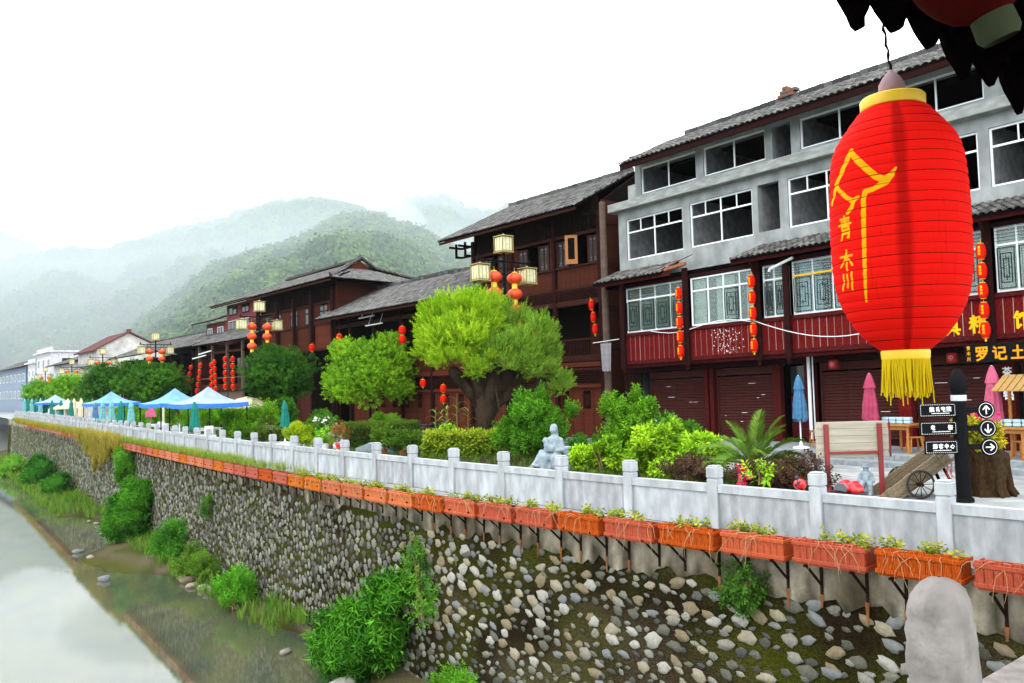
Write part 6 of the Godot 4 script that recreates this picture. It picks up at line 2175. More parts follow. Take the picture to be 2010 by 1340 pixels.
	b.lathe([Vector2(.118, -.034), Vector2(.126, -.03), Vector2(.127, .008), Vector2(.122, .014), Vector2(.09, .020), Vector2(.03, .03)], 32)
	part("top_collar", b, M.gold, T)
	b = MB.new()
	b.lathe([Vector2(.045, .03), Vector2(.052, .05), Vector2(.050, .075), Vector2(.036, .10), Vector2(.014, .125), Vector2(.006, .135)], 16)
	part("knob", b, mat("knob", lin(.33, .22, .24), .6), T)
	b = MB.new()
	var pts := []
	var rr := []
	for i in 15:
		var t := i / 14.0
		pts.append(V(.0 - .03 * t + .004 * sin(i * 2.1), .13 + .32 * t, .003 * sin(i * 3.0)))
		rr.append(.006 + .002 * sin(i * 2.6))
	b.tube(pts, rr, 6)
	part("cord", b, M.black_metal, T)
	var y := (190.0 - 689.0) * S
	b = MB.new()
	b.lathe([Vector2(.086, y - .035), Vector2(.092, y - .03), Vector2(.094, y), Vector2(.088, y + .008)], 28)
	part("bottom_collar", b, M.gold, T)
	b = MB.new()
	for i in 210:
		var a := TAU * i / 105.0 + rnd(-.03, .03)
		var r := .087 if i < 105 else .07
		var l := rnd(.125, .165) + (.03 if rnd(0, 1) < .08 else 0.0)
		var p0 := V(sin(a) * r, y - .028, cos(a) * r)
		var k := V(rnd(-.008, .008), 0, rnd(-.008, .008))
		b.col = Color.WHITE
		b.tube([p0, p0 + V(0, -l * .5, 0) + k * .6, p0 + V(0, -l, 0) + k * 1.5], [.0026, .0024, .0022], 4)
	part("tassel", b, M.tassel, T)
	# a second lantern under the eave, only its foot in view
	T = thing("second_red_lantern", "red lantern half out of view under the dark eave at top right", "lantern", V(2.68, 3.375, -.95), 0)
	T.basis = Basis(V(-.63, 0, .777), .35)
	b = MB.new()
	line = []
	for i in 17:
		var t := i / 16.0
		line.append(Vector2(.055 + .12 * pow(sin(PI * lerpf(.0, .97, t)), .6), .06 + .38 * t))
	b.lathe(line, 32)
	part("cloth", b, mat("shaded_red", lin(.05, .004, .003), .95), T)  # shade under the eave is put into the cloth colour
	b = MB.new()
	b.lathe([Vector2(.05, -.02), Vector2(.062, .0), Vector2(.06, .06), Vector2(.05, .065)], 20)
	part("bottom_collar", b, mat("shaded_pale_collar", lin(.045, .052, .028), .9), T)  # pale collar painted dark, as shaded as the cloth
	b = MB.new()
	b.tube([V(0, .44, 0), V(0, .75, 0)], [.006, .006], 5)
	part("cord", b, M.black_metal, T)


func bridge() -> void:
	var T := thing("covered_bridge", "dark tiled eave of the covered bridge with scalloped drip tiles overhead", "bridge", V(0, 0, 0))
	var b := MB.new()
	var e := V(0, 3.86, -1.48)
	var up := V(0, .42, 1).normalized()
	var L := 4.2
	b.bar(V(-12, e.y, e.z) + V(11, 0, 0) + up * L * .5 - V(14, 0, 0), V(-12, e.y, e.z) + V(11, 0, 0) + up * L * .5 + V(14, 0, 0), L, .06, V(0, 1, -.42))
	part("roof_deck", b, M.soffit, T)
	rng.seed = 44
	for i in 24:
		var x := -1.5 + i * .305
		b = MB.new()
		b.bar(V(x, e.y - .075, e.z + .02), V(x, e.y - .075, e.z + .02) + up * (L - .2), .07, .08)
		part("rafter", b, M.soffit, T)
		# drip tile: a lobed plate hanging at the lower end of each channel tile
		b = MB.new()
		var d := rnd(-.03, .02)
		var dd := rnd(.6, 1.1)
		var poly := PackedVector2Array()
		for q in [[-.15, .05], [-.15, -.06], [-.135, -.11], [-.105, -.155], [-.06, -.20], [-.02, -.235], [.0, -.245], [.03, -.225], [.06, -.185], [.10, -.14], [.135, -.09], [.15, -.05], [.15, .05]]: poly.append(Vector2(q[0] + rnd(-.012, .012), q[1] * (1.0 if q[1] > -.05 else dd) + d))
		b.prism(poly, -.012, .012, Transform3D(Basis(Vector3.RIGHT, -.12), V(x + .152, e.y + .02, e.z - .06)))
		part("drip_tile", b, M.soffit, T)
		b = MB.new()
		b.lathe([Vector2(.0, 0), Vector2(.055, 0), Vector2(.06, .02), Vector2(.06, .5), Vector2(0, .5)], 10, V(x, e.y + .05, e.z - .1), Basis(V(1, 0, 0), up, V(1, 0, 0).cross(up)))
		part("cover_tile", b, M.soffit, T)
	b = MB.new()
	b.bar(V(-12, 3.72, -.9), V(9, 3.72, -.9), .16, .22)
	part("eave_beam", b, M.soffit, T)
	b = MB.new()
	b.box(-12, 11.2, .45, .76, -1.6, 3.6)
	part("deck", b, M.concrete, T)
	for x in [-6.0, -2.2, 6.8]:
		b = MB.new()
		b.lathe([Vector2(.16, .76), Vector2(.15, 4.2)], 14, V(x, 0, -.9))
		part("column", b, M.soffit, T)
	# balustrade: worn stone posts with domed heads
	T = thing("bridge_balustrade", "weathered pale stone post and rail of the bridge in the foreground corner", "railing", V(2.96, .76, -1.34))
	var fn := FastNoiseLite.new()
	fn.seed = 6; fn.frequency = 3.0; fn.fractal_octaves = 4
	for k in [-2, -1, 0, 1, 2]:
		b = MB.new()
		var ys := [0.0, .1, .2, .3, .36, .40, .44, .48, .52, .56, .60, .64, .68, .72, .745, .755, .77, .80, .83, .86, .88, .893, .90]
		var rs := [.096, .096, .095, .095, .095, .095, .095, .094, .094, .094, .094, .094, .093, .093, .092, .087, .091, .091, .085, .071, .052, .03, .001]
		var nseg := 64
		var base := b.v.size()
		for i in ys.size():
			for j in nseg + 1:
				var a := TAU * j / nseg + .55
				var sq := 1.0 / pow(pow(absf(cos(a)), 7.0) + pow(absf(sin(a)), 7.0), 1.0 / 7.0)
				sq = lerpf(sq, 1.0, clampf((ys[i] - .66) * 4.0, .12, 1.0))
				var dn := V(cos(a), 0, sin(a))
				var p: Vector3 = dn * (rs[i] * sq) + V(0, ys[i], 0)
				p += dn * (fn.get_noise_3d(p.x * 1.2 + k * 9, p.y, p.z * 1.2) * .022 + fn.get_noise_3d(p.x * 7 + k * 9, p.y * 6, p.z * 7) * .006)
				b.vert(p, dn, Vector2(j / float(nseg), ys[i]))
		for i in ys.size() - 1:
			for j in nseg:
				var a := base + i * (nseg + 1) + j
				b.ix.append_array([a, a + 1, a + nseg + 1, a + 1, a + nseg + 2, a + nseg + 1])
		for i in b.v.size(): b.n[i] = Vector3.ZERO
		for i in range(0, b.ix.size(), 3):
			var nn := (b.v[b.ix[i + 2]] - b.v[b.ix[i]]).cross(b.v[b.ix[i + 1]] - b.v[b.ix[i]])
			for j in 3: b.n[b.ix[i + j]] += nn
		for i in ys.size():
			var s := b.n[i * (nseg + 1)] + b.n[i * (nseg + 1) + nseg]
			b.n[i * (nseg + 1)] = s; b.n[i * (nseg + 1) + nseg] = s
		for i in b.v.size(): b.n[i] = b.n[i].normalized()
		put("post", b.mesh(), M.bollard_stone, T, Transform3D(Basis.IDENTITY, V(k * 2.1, 0, 0)))
		b = MB.new()
		b.cbox(k * 2.1 + .09, k * 2.1 + 2.01, .28, .43, -.09, .09, .03)
		part("rail", b, M.bollard_stone, T)

# ------------------------------------------------------------------ things on the promenade
func signpost() -> void:
	var T := thing("signpost", "black signpost with three name plates and three round arrow plates", "signpost", V(16.12, 0, -6.76), FACING)
	var b := MB.new()
	b.lathe([Vector2(.17, 0), Vector2(.17, .06), Vector2(.125, .10), Vector2(.125, 1.86)], 16)
	part("post", b, M.black_metal, T)
	b = MB.new()
	b.lathe([Vector2(.128, 1.86), Vector2(.135, 1.87), Vector2(.135, 1.96), Vector2(.128, 1.97)], 16)
	part("white_band", b, mat("band_grey", lin(.45, .45, .46), .5), T)
	b = MB.new()
	b.lathe([Vector2(.10, 1.97), Vector2(.12, 1.99), Vector2(.15, 2.08), Vector2(.165, 2.17), Vector2(.15, 2.27), Vector2(.11, 2.37), Vector2(.075, 2.43), Vector2(.06, 2.455), Vector2(0, 2.46)], 8)
	part("bud_finial", b, M.black_metal, T)
	var rows := [[-.47, 1.70, ["wei", "shi", "zhai", "yuan"], .33], [-.47, 1.365, ["lao", "jie"], .33], [-.42, 1.02, ["you", "ke", "zhong", "xin"], .31]]
	for i in 3:
		var r: Array = rows[i]
		b = MB.new()
		b.cbox(r[0] - r[3], -.08, r[1] - .125, r[1] + .125, .07, .10, .012)
		var p := part("name_plate", b, M.black_metal, T)
		b = MB.new()
		var x0: float = r[0] - r[3] + .03; var x1 := -.14
		var y0: float = r[1] - .10; var y1: float = r[1] + .10
		var n := 15
		for k in n:      # dashed border
			var a := lerpf(x0, x1, (k + .15) / n); var c := lerpf(x0, x1, (k + .8) / n)
			b.quad(V(a, y0, .102), V(c, y0, .102), V(c, y0 + .006, .102), V(a, y0 + .006, .102)); b.quad(V(a, y1, .102), V(c, y1, .102), V(c, y1 + .006, .102), V(a, y1 + .006, .102))
		for k in 6:
			var a := lerpf(y0, y1, (k + .15) / 6); var c := lerpf(y0, y1, (k + .8) / 6)
			b.quad(V(x0, a, .102), V(x0 + .006, a, .102), V(x0 + .006, c, .102), V(x0, c, .102)); b.quad(V(x1, a, .102), V(x1 + .006, a, .102), V(x1 + .006, c, .102), V(x1, c, .102))
		part("border", b, M.white_paint, p)
		b = MB.new()
		var names: Array = r[2]
		for k in names.size():
			var x: float = (-.605 + k * .105) if names.size() == 4 else (-.60 + k * .32)
			if i == 2: x += .03
			lettering(b, names[k], V(x, r[1] - .025, .1), Vector3.RIGHT, Vector3.UP, .085, .0125, .0025)
		for k in 14:      # the line of small print below, too small to read
			b.quad(V(-.57 + k * .024, r[1] - .065, .103), V(-.555 + k * .024, r[1] - .065, .103), V(-.555 + k * .024, r[1] - .052 + .005 * (k % 2), .103), V(-.57 + k * .024, r[1] - .052 + .004 * (k % 3), .103))
		part("lettering", b, M.white_paint, p)
		b = MB.new()
		b.bar(V(.08, r[1] - .01, .085), V(.30, r[1] - .01, .085), .1, .02, V(0, 0, 1))
		b.bar(V(-.5, r[1] - .01, -.0), V(-.1, r[1] - .01, -.0), .02, .02)
		var cx := .44 + .015 * i
		b.lathe([Vector2(0, .07), Vector2(.162, .07), Vector2(.166, .08), Vector2(.162, .10), Vector2(0, .10)], 28, V(cx, r[1] - .02, 0), Basis(Vector3.RIGHT, V(0, 0, 1), V(0, -1, 0)))
		var d := part("arrow_plate", b, M.black_metal, T)
		b = MB.new()
		for k in 36:
			var a := TAU * k / 36; var c := TAU * (k + 1) / 36
			var o := V(cx, r[1] - .02, .103)
			b.quad(o + V(cos(a), sin(a), 0) * .126, o + V(cos(a), sin(a), 0) * .134, o + V(cos(c), sin(c), 0) * .134, o + V(cos(c), sin(c), 0) * .126)
		var dir: Vector3 = [Vector3.UP, Vector3.DOWN, Vector3.RIGHT][i]
		var s := V(-dir.y, dir.x, 0)
		var o2 := V(cx, r[1] - .02, .1035)
		b.quad(o2 - dir * .075 - s * .011, o2 - dir * .075 + s * .011, o2 + dir * .06 + s * .011, o2 + dir * .06 - s * .011)
		for e in [-1.0, 1.0]:
			var tip := o2 + dir * .08 + V(0, 0, .0006 * (e + 2))
			var bk: Vector3 = tip - dir * .07 + s * e * .062
			var w: Vector3 = (tip - bk).normalized().cross(V(0, 0, 1)) * .012
			b.quad(bk - w, bk + w, tip + w, tip - w)
		part("arrow", b, M.white_paint, d)

func notice_board() -> void:
	var T := thing("notice_board", "back of a bare plank notice board on dark red steel posts", "notice board", V(15.5, 0, -8.55), FACING - .02)
	rng.seed = 15
	var b: MB
	for x in [-.52, .52]:
		b = MB.new()
		b.cbox(x - .045, x + .045, 0, 1.44, .03, .085, .008)
		part("post", b, M.red_metal, T)
	b = MB.new()
	b.cbox(-.474, .474, .85, .90, .035, .08, .006)
	part("cross_rail", b, M.red_metal, T)
	for i in 5:
		b = MB.new()
		b.cbox(-.72 + rnd(-.015, .015), .70 + rnd(-.01, .02), .775 + i * .142, .775 + i * .142 + .138, -.01, .024, .006)
		part("plank", b, M.old_plank, T)
	b = MB.new()
	b.cbox(.732, .752, .77, 1.46, -.04, .02, .004)
	part("edge_strip", b, M.red_metal, T)

func cart() -> void:
	var T := thing("wooden_cart", "old wooden handcart tipped up on its spoked wheels beside the signpost", "cart", V(16.05, 0, -7.58), FACING)
	var rot := Basis(V(0, 0, 1), .60)
	var o := V(-.02, .30, -.25)
	for i in 5:
		var b := MB.new()
		b.cbox(-.72, .80, -.02, .02, -.30 + i * .122, -.30 + i * .122 + .116, .006)
		put("floor_plank", b.mesh(), M.cart_wood, T, Transform3D(rot, o))
	for s in [-1.0, 1.0]:
		for j in 2:
			var b := MB.new()
			b.cbox(-.74, .80, .022 + j * .105, .122 + j * .105, s * .31 - .015, s * .31 + .015, .005)
			put("side_plank", b.mesh(), M.cart_wood, T, Transform3D(rot, o))
		var b2 := MB.new()
		b2.cbox(-.76, 1.15, -.08, -.022, s * .27 - .025, s * .27 + .025, .008)
		put("shaft", b2.mesh(), M.cart_wood, T, Transform3D(rot, o))
		for j in 3:
			b2 = MB.new()
			b2.cbox(-.6 + j * .6, -.56 + j * .6, -.02, .25, s * .335 - .012, s * .335 + .012, .004)
			put("side_post", b2.mesh(), M.cart_wood, T, Transform3D(rot, o))
		b2 = MB.new()
		b2.bar(rot * V(.62, -.06, s * .2) + o, V(.80, .0, -.25 + s * .25), .05, .04)
		part("prop_leg", b2, M.dark_wood, T)
		# wheel
		var w := MB.new()
		var ring := []
		var rr := []
		for k in 25:
			var a := TAU * k / 24
			ring.append(V(cos(a) * .255, sin(a) * .255 + .28, -.25 + s * .40))
			rr.append(.022)
		w.tube(ring, rr, 7, false)
		var wh := part("wheel", w, M.rubber, T)
		w = MB.new()
		for k in 12:
			var a := TAU * k / 12
			w.bar(V(0, .28, -.25 + s * .40), V(cos(a) * .24, sin(a) * .24 + .28, -.25 + s * .40), .012, .012, V(0, 0, 1))
		w.tube([V(0, .28, -.25 + s * .46), V(0, .28, -.25 + s * .30)], [.04, .04], 8)
		part("spokes", w, M.iron, wh)
	var ax := MB.new()
	ax.tube([V(0, .28, -.62), V(0, .28, .12)], [.025, .025], 7)
	part("axle", ax, M.iron, T)
	rng.seed = 16
	for j in 3:
		var t := thing("chili_string", "string of dried red chilies hanging from the cart, %s of three" % nth(j), "dried chilies", V(16.50 + j * .06, .36, -7.2 + j * .05), 0, "chilies hanging on the cart")
		var b := MB.new()
		for i in 16:
			var y := .3 - i * .035
			var d := V(rnd(-.05, .05), -.05, rnd(-.05, .05))
			b.tube([V(0, y, 0), V(0, y, 0) + d], [.012, .003], 5)
		b.tube([V(0, .42, 0), V(0, -.28, 0)], [.004, .004], 4)
		part("pods", b, M.chili if j < 2 else mat("garlic", lin(.6, .5, .35), .7), t)

func stump() -> void:
	rng.seed = 17
	var T := thing("tree_stump", "thick rugged tree stump with a hollow top behind the signpost", "stump", V(17.35, 0, -6.85))
	var b := MB.new()
	var fn := FastNoiseLite.new()
	fn.seed = 9; fn.frequency = 1.0; fn.fractal_octaves = 4
	b.lathe([Vector2(.46, 0), Vector2(.42, .12), Vector2(.40, .3), Vector2(.41, .5), Vector2(.39, .7), Vector2(.37, .84), Vector2(.33, .87), Vector2(.28, .8), Vector2(0, .76)], 40)
	for i in b.v.size():
		var p := b.v[i]
		if p.y > .75 and Vector2(p.x, p.z).length() < .3: continue
		var a := atan2(p.x, p.z)
		var d := fn.get_noise_3d(sin(a) * 5.0, p.y * 1.1, cos(a) * 5.0) * .12 + fn.get_noise_3d(sin(a) * 14.0, p.y * 2.0, cos(a) * 14.0) * .06
		b.v[i] = p + V(sin(a), 0, cos(a)) * d + V(0, fn.get_noise_2d(a * 2, 5) * .12 if p.y > .7 else 0.0, 0)
		b.c[i] = Color(1.4, 1.1, .8) * clampf(.8 + d * 6.0, .3, 1.5)
	part("trunk", b, M.bark, T)
	for i in 9:
		var a := i * .7
		b = MB.new()
		var o := V(sin(a), 0, cos(a))
		b.tube([o * .38 + V(0, rnd(.3, .8), 0), o * .43 + V(0, .15, 0), o * rnd(.5, .62) + V(0, 0, 0)], [.05, .07, .03], 7)
		b.c.fill(Color(1.1, .85, .6) * rnd(.6, 1.2))
		part("root", b, M.bark, T)
	T = shrub("flowering_plant", "red and yellow leaved plant growing out of the stump", V(17.3, .78, -6.9), [[V(0, .3, 0), V(.32, .32, .32)], [V(-.3, .45, -.1), V(.25, .28, .25)]], 420, "glossy", .5, .9, Color(.10, .16, .02), Color(.52, .30, .04), .5, "", "plant")
	b = MB.new()
	for i in 34:
		var p := V(rnd(-.5, .3), rnd(.05, .85), rnd(-.3, .3))
		b.ball(p, V(.035, .03, .035), 6, 4)
	part("blossoms", b, M.flower_pink, T)
	T = thing("large_rock", "reddish grey rock lying at the foot of the signpost", "rock", V(16.05, .05, -6.95))
	put("rock", stone_mesh(33, .8), M.stone_4, T, Transform3D(Basis.IDENTITY.scaled(V(.18, .13, .16)), Vector3.ZERO))

func scooter() -> void:
	# a red motor scooter parked along the fence, its top box and mirrors showing over the rail
	var T := thing("red_scooter", "red motor scooter with grey-lidded top box parked behind the fence", "scooter", V(11.78, 0, -6.86), -PI / 2)
	T.scale = V(.88, .88, .88)
	var b := MB.new()
	for x in [-.75, .45]:
		b = MB.new()
		var ring := []
		var rr := []
		for k in 21:
			ring.append(V(x + cos(TAU * k / 20) * .17, .22 + sin(TAU * k / 20) * .17, 0)); rr.append(.05)
		b.tube(ring, rr, 8, false)
		b.lathe([Vector2(0, -.04), Vector2(.13, -.03), Vector2(.13, .03), Vector2(0, .04)], 14, V(x, .22, 0), Basis(Vector3.RIGHT, V(0, 0, 1), V(0, -1, 0)))
		part("wheel", b, M.rubber, T)
	b = carve([[V(-.55, .35, 0), V(.5, .36, 0), .10, .14], [V(.25, .42, 0), V(.6, .46, 0), .15, .12], [V(-.62, .3, 0), V(-.55, .62, 0), .09, .07], [V(-.75, .40, 0), V(-.62, .46, 0), .08, .09]], V(-1, 0, -.3), V(.9, .8, .3), .03, .06)
	part("body", b, M.plastic_red, T)
	b = MB.new()
	b.cbox(-.2, .42, .555, .62, -.12, .12, .03)
	part("seat", b, M.plastic_black, T)
	b = MB.new()
	b.tube([V(-.6, .62, 0), V(-.55, .8, 0)], [.03, .03], 7)
	b.tube([V(-.50, .80, -.32), V(-.57, .83, -.1), V(-.57, .83, .1), V(-.50, .80, .32)], [.018, .018, .018, .018], 6)
	part("handlebar", b, M.plastic_black, T)
	b = MB.new()
	b.ball(V(-.62, .78, 0), V(.11, .10, .13), 12, 8)
	part("headlamp_cowl", b, M.plastic_red, T)
	for s in [-1.0, 1.0]:
		b = MB.new()
		b.tube([V(-.54, .83, s * .2), V(-.50, .90, s * .27)], [.008, .008], 5)
		b.ball(V(-.49, .93, s * .29), V(.02, .045, .07), 9, 6)
		part("mirror", b, M.plastic_black, T)
	# top box: a low wedge with a dark grey panel, seen above the rail
	b = MB.new()
	var low := PackedVector2Array([Vector2(.12, .62), Vector2(.50, .62), Vector2(.56, .72), Vector2(.06, .74)])
	b.prism(low, -.19, .19)
	part("box_base", b, M.plastic_black, T)
	b = carve([[V(.16, .775, -.1), V(.16, .775, .1), .065, .065], [V(.46, .77, -.1), V(.46, .77, .1), .07, .07], [V(.24, .86, -.08), V(.24, .86, .08), .06, .06], [V(.4, .85, -.08), V(.4, .85, .08), .06, .06], [V(.3, .79, -.11), V(.32, .79, .11), .08, .08]], V(-.1, .6, -.32), V(.7, 1.02, .32), .018, .04)
	part("box_lid", b, M.plastic_red, T)
	b = MB.new()
	b.prism(PackedVector2Array([Vector2(.155, .765), Vector2(.37, .745), Vector2(.40, .80), Vector2(.34, .875), Vector2(.24, .885), Vector2(.17, .84)]), .185, .205)
	part("box_panel", b, M.plastic_grey, T)

func closed_umbrella(label: String, at: Vector3, h: float, m: String, group := "closed parasols by the shops") -> void:
	var T := thing("closed_parasol", label, "parasol", at, rnd(0, 6), group)
	var b := MB.new()
	b.tube([V(0, .05, 0), V(0, h, 0)], [.022, .020], 7)
	part("pole", b, M.white_frame, T)
	b = MB.new()
	b.lathe([Vector2(.24, 0), Vector2(.24, .04), Vector2(.05, .08), Vector2(.035, .2)], 12)
	part("foot", b, M.plastic_white, T)
	b = MB.new()
	var prof := [Vector2(.17, h * .38), Vector2(.19, h * .42), Vector2(.165, h * .6), Vector2(.12, h * .78), Vector2(.115, h * .8), Vector2(.15, h * .81), Vector2(.11, h * .90), Vector2(.05, h * .985), Vector2(.0, h)]
	b.lathe(prof, 48)
	for i in b.v.size():
		var p := b.v[i]
		var a := atan2(p.x, p.z)
		var k: float = clampf((h - p.y) / h * 3.0, 0, 1)
		var f := 1.0 + .22 * k * cos(a * 8.0 + sin(p.y * 3.0)) + .1 * k * sin(a * 3.0)
		b.v[i] = V(p.x * f, p.y + (.05 * cos(a * 8.0) if p.y < h * .4 else 0.0), p.z * f)
	for i in b.v.size(): b.n[i] = Vector3.ZERO
	for i in range(0, b.ix.size(), 3):
		var nn := (b.v[b.ix[i + 2]] - b.v[b.ix[i]]).cross(b.v[b.ix[i + 1]] - b.v[b.ix[i]])
		for j in 3: b.n[b.ix[i + j]] += nn
	for i in b.v.size(): b.n[i] = (b.n[i] + V(0, .00001, 0)).normalized()
	part("folded_cloth", b, M[m], T)

func open_umbrella(label: String, at: Vector3, r: float, h: float, m: String) -> void:
	var T := thing("open_parasol", label, "parasol", at)
	var b := MB.new()
	b.tube([Vector3.ZERO, V(0, h, 0)], [.025, .025], 7)
	part("pole", b, M.pole_wood, T)
	for i in 8:
		var a := TAU * i / 8; var c := TAU * (i + 1) / 8
		b = MB.new()
		var p := V(sin(a) * r, h - .55, cos(a) * r); var q := V(sin(c) * r, h - .55, cos(c) * r)
		var p2 := V(sin(a) * r * .45, h - .12, cos(a) * r * .45); var q2 := V(sin(c) * r * .45, h - .12, cos(c) * r * .45)
		b.quad(p, q, q2, p2)
		b.tri(p2, q2, V(0, h + .02, 0))
		b.quad(p + V(0, -.14, 0), q + V(0, -.14, 0), q, p)
		part("panel", b, M[m], T)

func tent(label: String, at: Vector3, turn: float, w: float, top: String) -> void:
	var T := thing("canopy_tent", label, "canopy tent", at, turn, "pop-up canopies along the promenade")
	var h := w / 2
	for sx in [-1.0, 1.0]:
		for sz in [-1.0, 1.0]:
			var b := MB.new()
			b.cbox(sx * (h - .06) - .025, sx * (h - .06) + .025, 0, 1.9, sz * (h - .06) - .025, sz * (h - .06) + .025, .005)
			part("leg", b, M.black_metal, T)
	for k in 4:
		var rot := Basis(Vector3.UP, k * PI / 2)
		var b := MB.new()
		var n := 6
		for j in n:       # each side falls in a hollow curve from the peak to the edge
			var t0 := float(j) / n; var t1 := float(j + 1) / n
			var y0 := 2.72 - .78 * (t0 + .25 * sin(PI * t0)); var y1 := 2.72 - .78 * (t1 + .25 * sin(PI * t1))
			for i in 4:
				var u0 := -1.0 + i * .5; var u1 := u0 + .5
				var sag0 := -.05 * t0 * (1 - u0 * u0); var sag1 := -.05 * t0 * (1 - u1 * u1)
				var sag2 := -.05 * t1 * (1 - u1 * u1); var sag3 := -.05 * t1 * (1 - u0 * u0)
				b.quad(rot * V(u0 * h * t1, y1 + sag3, h * t1), rot * V(u1 * h * t1, y1 + sag2, h * t1), rot * V(u1 * h * t0, y0 + sag1, h * t0), rot * V(u0 * h * t0, y0 + sag0, h * t0))
		b.smooth(.5)
		var p := part("canopy", b, M[top], T)
		b = MB.new()
		for i in 8:
			var u0 := -1.0 + i * .25; var u1 := u0 + .25
			var s0 := -.05 * (1 - u0 * u0); var s1 := -.05 * (1 - u1 * u1)
			b.quad(rot * V(u0 * h, 1.72 + s0 + .02 * (i % 2), h + .004), rot * V(u1 * h, 1.72 + s1 + .02 * ((i + 1) % 2), h + .004), rot * V(u1 * h, 1.945 + s1, h + .004), rot * V(u0 * h, 1.945 + s0, h + .004))
		part("valance", b, M.tent_blue, p)

func dining_table(label: String, at: Vector3, turn: float, m := "orange_wood", w := 1.2, d := .7, h := .75, cat := "table") -> void:
	var T := thing("wooden_table", label, cat, at, turn)
	var b := MB.new()
	for i in 4:
		b = MB.new()
		b.cbox(-w / 2, w / 2, h - .035, h, -d / 2 + i * d / 4 + .002, -d / 2 + (i + 1) * d / 4 - .002, .005)
		part("top_plank", b, M[m], T)
	for sx in [-1.0, 1.0]:
		for sz in [-1.0, 1.0]:
			b = MB.new()
			b.bar(V(sx * (w / 2 - .05), 0, sz * (d / 2 - .05)), V(sx * (w / 2 - .1), h - .036, sz * (d / 2 - .08)), .06, .06, Vector3.FORWARD)
			part("leg", b, M[m], T)
		b = MB.new()
		b.bar(V(sx * (w / 2 - .09), h - .09, -d / 2 + .1), V(sx * (w / 2 - .09), h - .09, d / 2 - .1), .03, .08)
		part("apron", b, M[m], T)

func stool(label: String, at: Vector3, m := "orange_wood", h := .44) -> void:
	var T := thing("wooden_stool", label, "stool", at, rnd(0, 3), "stools by the shop tables")
	var b := MB.new()
	b.cbox(-.17, .17, h - .035, h, -.13, .13, .008)
	part("seat", b, M[m], T)
	for sx in [-1.0, 1.0]:
		for sz in [-1.0, 1.0]:
			b = MB.new()
			b.bar(V(sx * .18, 0, sz * .14), V(sx * .13, h - .036, sz * .10), .035, .035, Vector3.FORWARD)
			part("leg", b, M[m], T)
		b = MB.new()
		b.bar(V(sx * .16, .16, -.12), V(sx * .16, .16, .12), .02, .03)
		part("stretcher", b, M[m], T)

func chair(label: String, at: Vector3, turn: float, m: String) -> void:
	var T := thing("chair", label, "chair", at, turn, "chairs on the promenade")
	var b := MB.new()
	b.cbox(-.2, .2, .42, .45, -.2, .2, .01)
	part("seat", b, M[m], T)
	b = MB.new()
	b.cbox(-.2, .2, .56, .88, -.215, -.19, .01)
	part("backrest", b, M[m], T)
	for sx in [-1.0, 1.0]:
		b = MB.new()
		b.bar(V(sx * .19, 0, .18), V(sx * .18, .42, .17), .025, .025, Vector3.FORWARD)
		part("leg", b, M[m], T)
		b = MB.new()
		b.bar(V(sx * .19, 0, -.22), V(sx * .185, .88, -.21), .025, .025, Vector3.FORWARD)
		part("leg", b, M[m], T)

func motorcycle(label: String, at: Vector3, turn: float, m: String) -> void:
	var T := thing("motorcycle", label, "motorcycle", at, turn, "motorcycles before the timber house")
	var b: MB
	for x in [-.62, .62]:
		b = MB.new()
		var ring := []
		var rr := []
		for k in 23:
			ring.append(V(x + cos(TAU * k / 22) * .25, .30 + sin(TAU * k / 22) * .25, 0)); rr.append(.05)
		b.tube(ring, rr, 7, false)
		var w := part("wheel", b, M.rubber, T)
		b = MB.new()
		for k in 7: b.bar(V(x, .3, 0), V(x + cos(TAU * k / 7) * .22, .3 + sin(TAU * k / 7) * .22, 0), .02, .02, V(0, 0, 1))
		part("spokes", b, M.iron, w)
	b = carve([[V(-.1, .5, 0), V(.2, .45, 0), .16, .17], [V(-.2, .78, 0), V(.1, .76, 0), .11, .12], [V(.35, .7, 0), V(.75, .75, 0), .08, .06]], V(-.6, .2, -.35), V(1, 1.1, .35), .035, .08)
	part("body", b, M[m], T)
	b = MB.new()
	b.cbox(.02, .7, .78, .86, -.12, .12, .03)
	part("seat", b, M.plastic_black, T)
	b = MB.new()
	b.tube([V(-.62, .3, .07), V(-.40, .95, .07)], [.022, .022], 6); b.tube([V(-.62, .3, -.07), V(-.40, .95, -.07)], [.022, .022], 6)
	b.tube([V(-.28, .98, -.36), V(-.40, .97, -.1), V(-.40, .97, .1), V(-.28, .98, .36)], [.015, .015, .015, .015], 6)
	b.ball(V(-.5, .86, 0), V(.09, .1, .1), 10, 7)
	part("front_fork", b, M.plastic_black, T)

func pot_plant(label: String, at: Vector3, s: float, kind: String, c0: Color, c1: Color, m := "terracotta", flower := "") -> void:
	var T := thing("potted_plant", label, "potted plant", at, 0, "potted plants by the fence")
	var b := MB.new()
	b.lathe([Vector2(.10 * s, 0), Vector2(.15 * s, .24 * s), Vector2(.165 * s, .25 * s), Vector2(.165 * s, .29 * s), Vector2(.13 * s, .28 * s), Vector2(0, .26 * s)], 14)
	part("pot", b, M[m], T)
	foliage("leaves", T, [[V(0, .5 * s, 0), V(.28, .28, .28) * s]], 90, kind, .5 * s, .9 * s, c0, c1, 8, .6)
	if flower:
		b = MB.new()
		for i in 9:
			var o := V(rnd(-.3, .3), rnd(.45, .85), rnd(-.3, .3)) * s
			for j in 7: b.ball(o + V(rnd(-.06, .06), rnd(-.05, .05), rnd(-.06, .06)) * s, V(.028, .022, .028) * s, 6, 4)
		part("blossoms", b, M[flower], T)

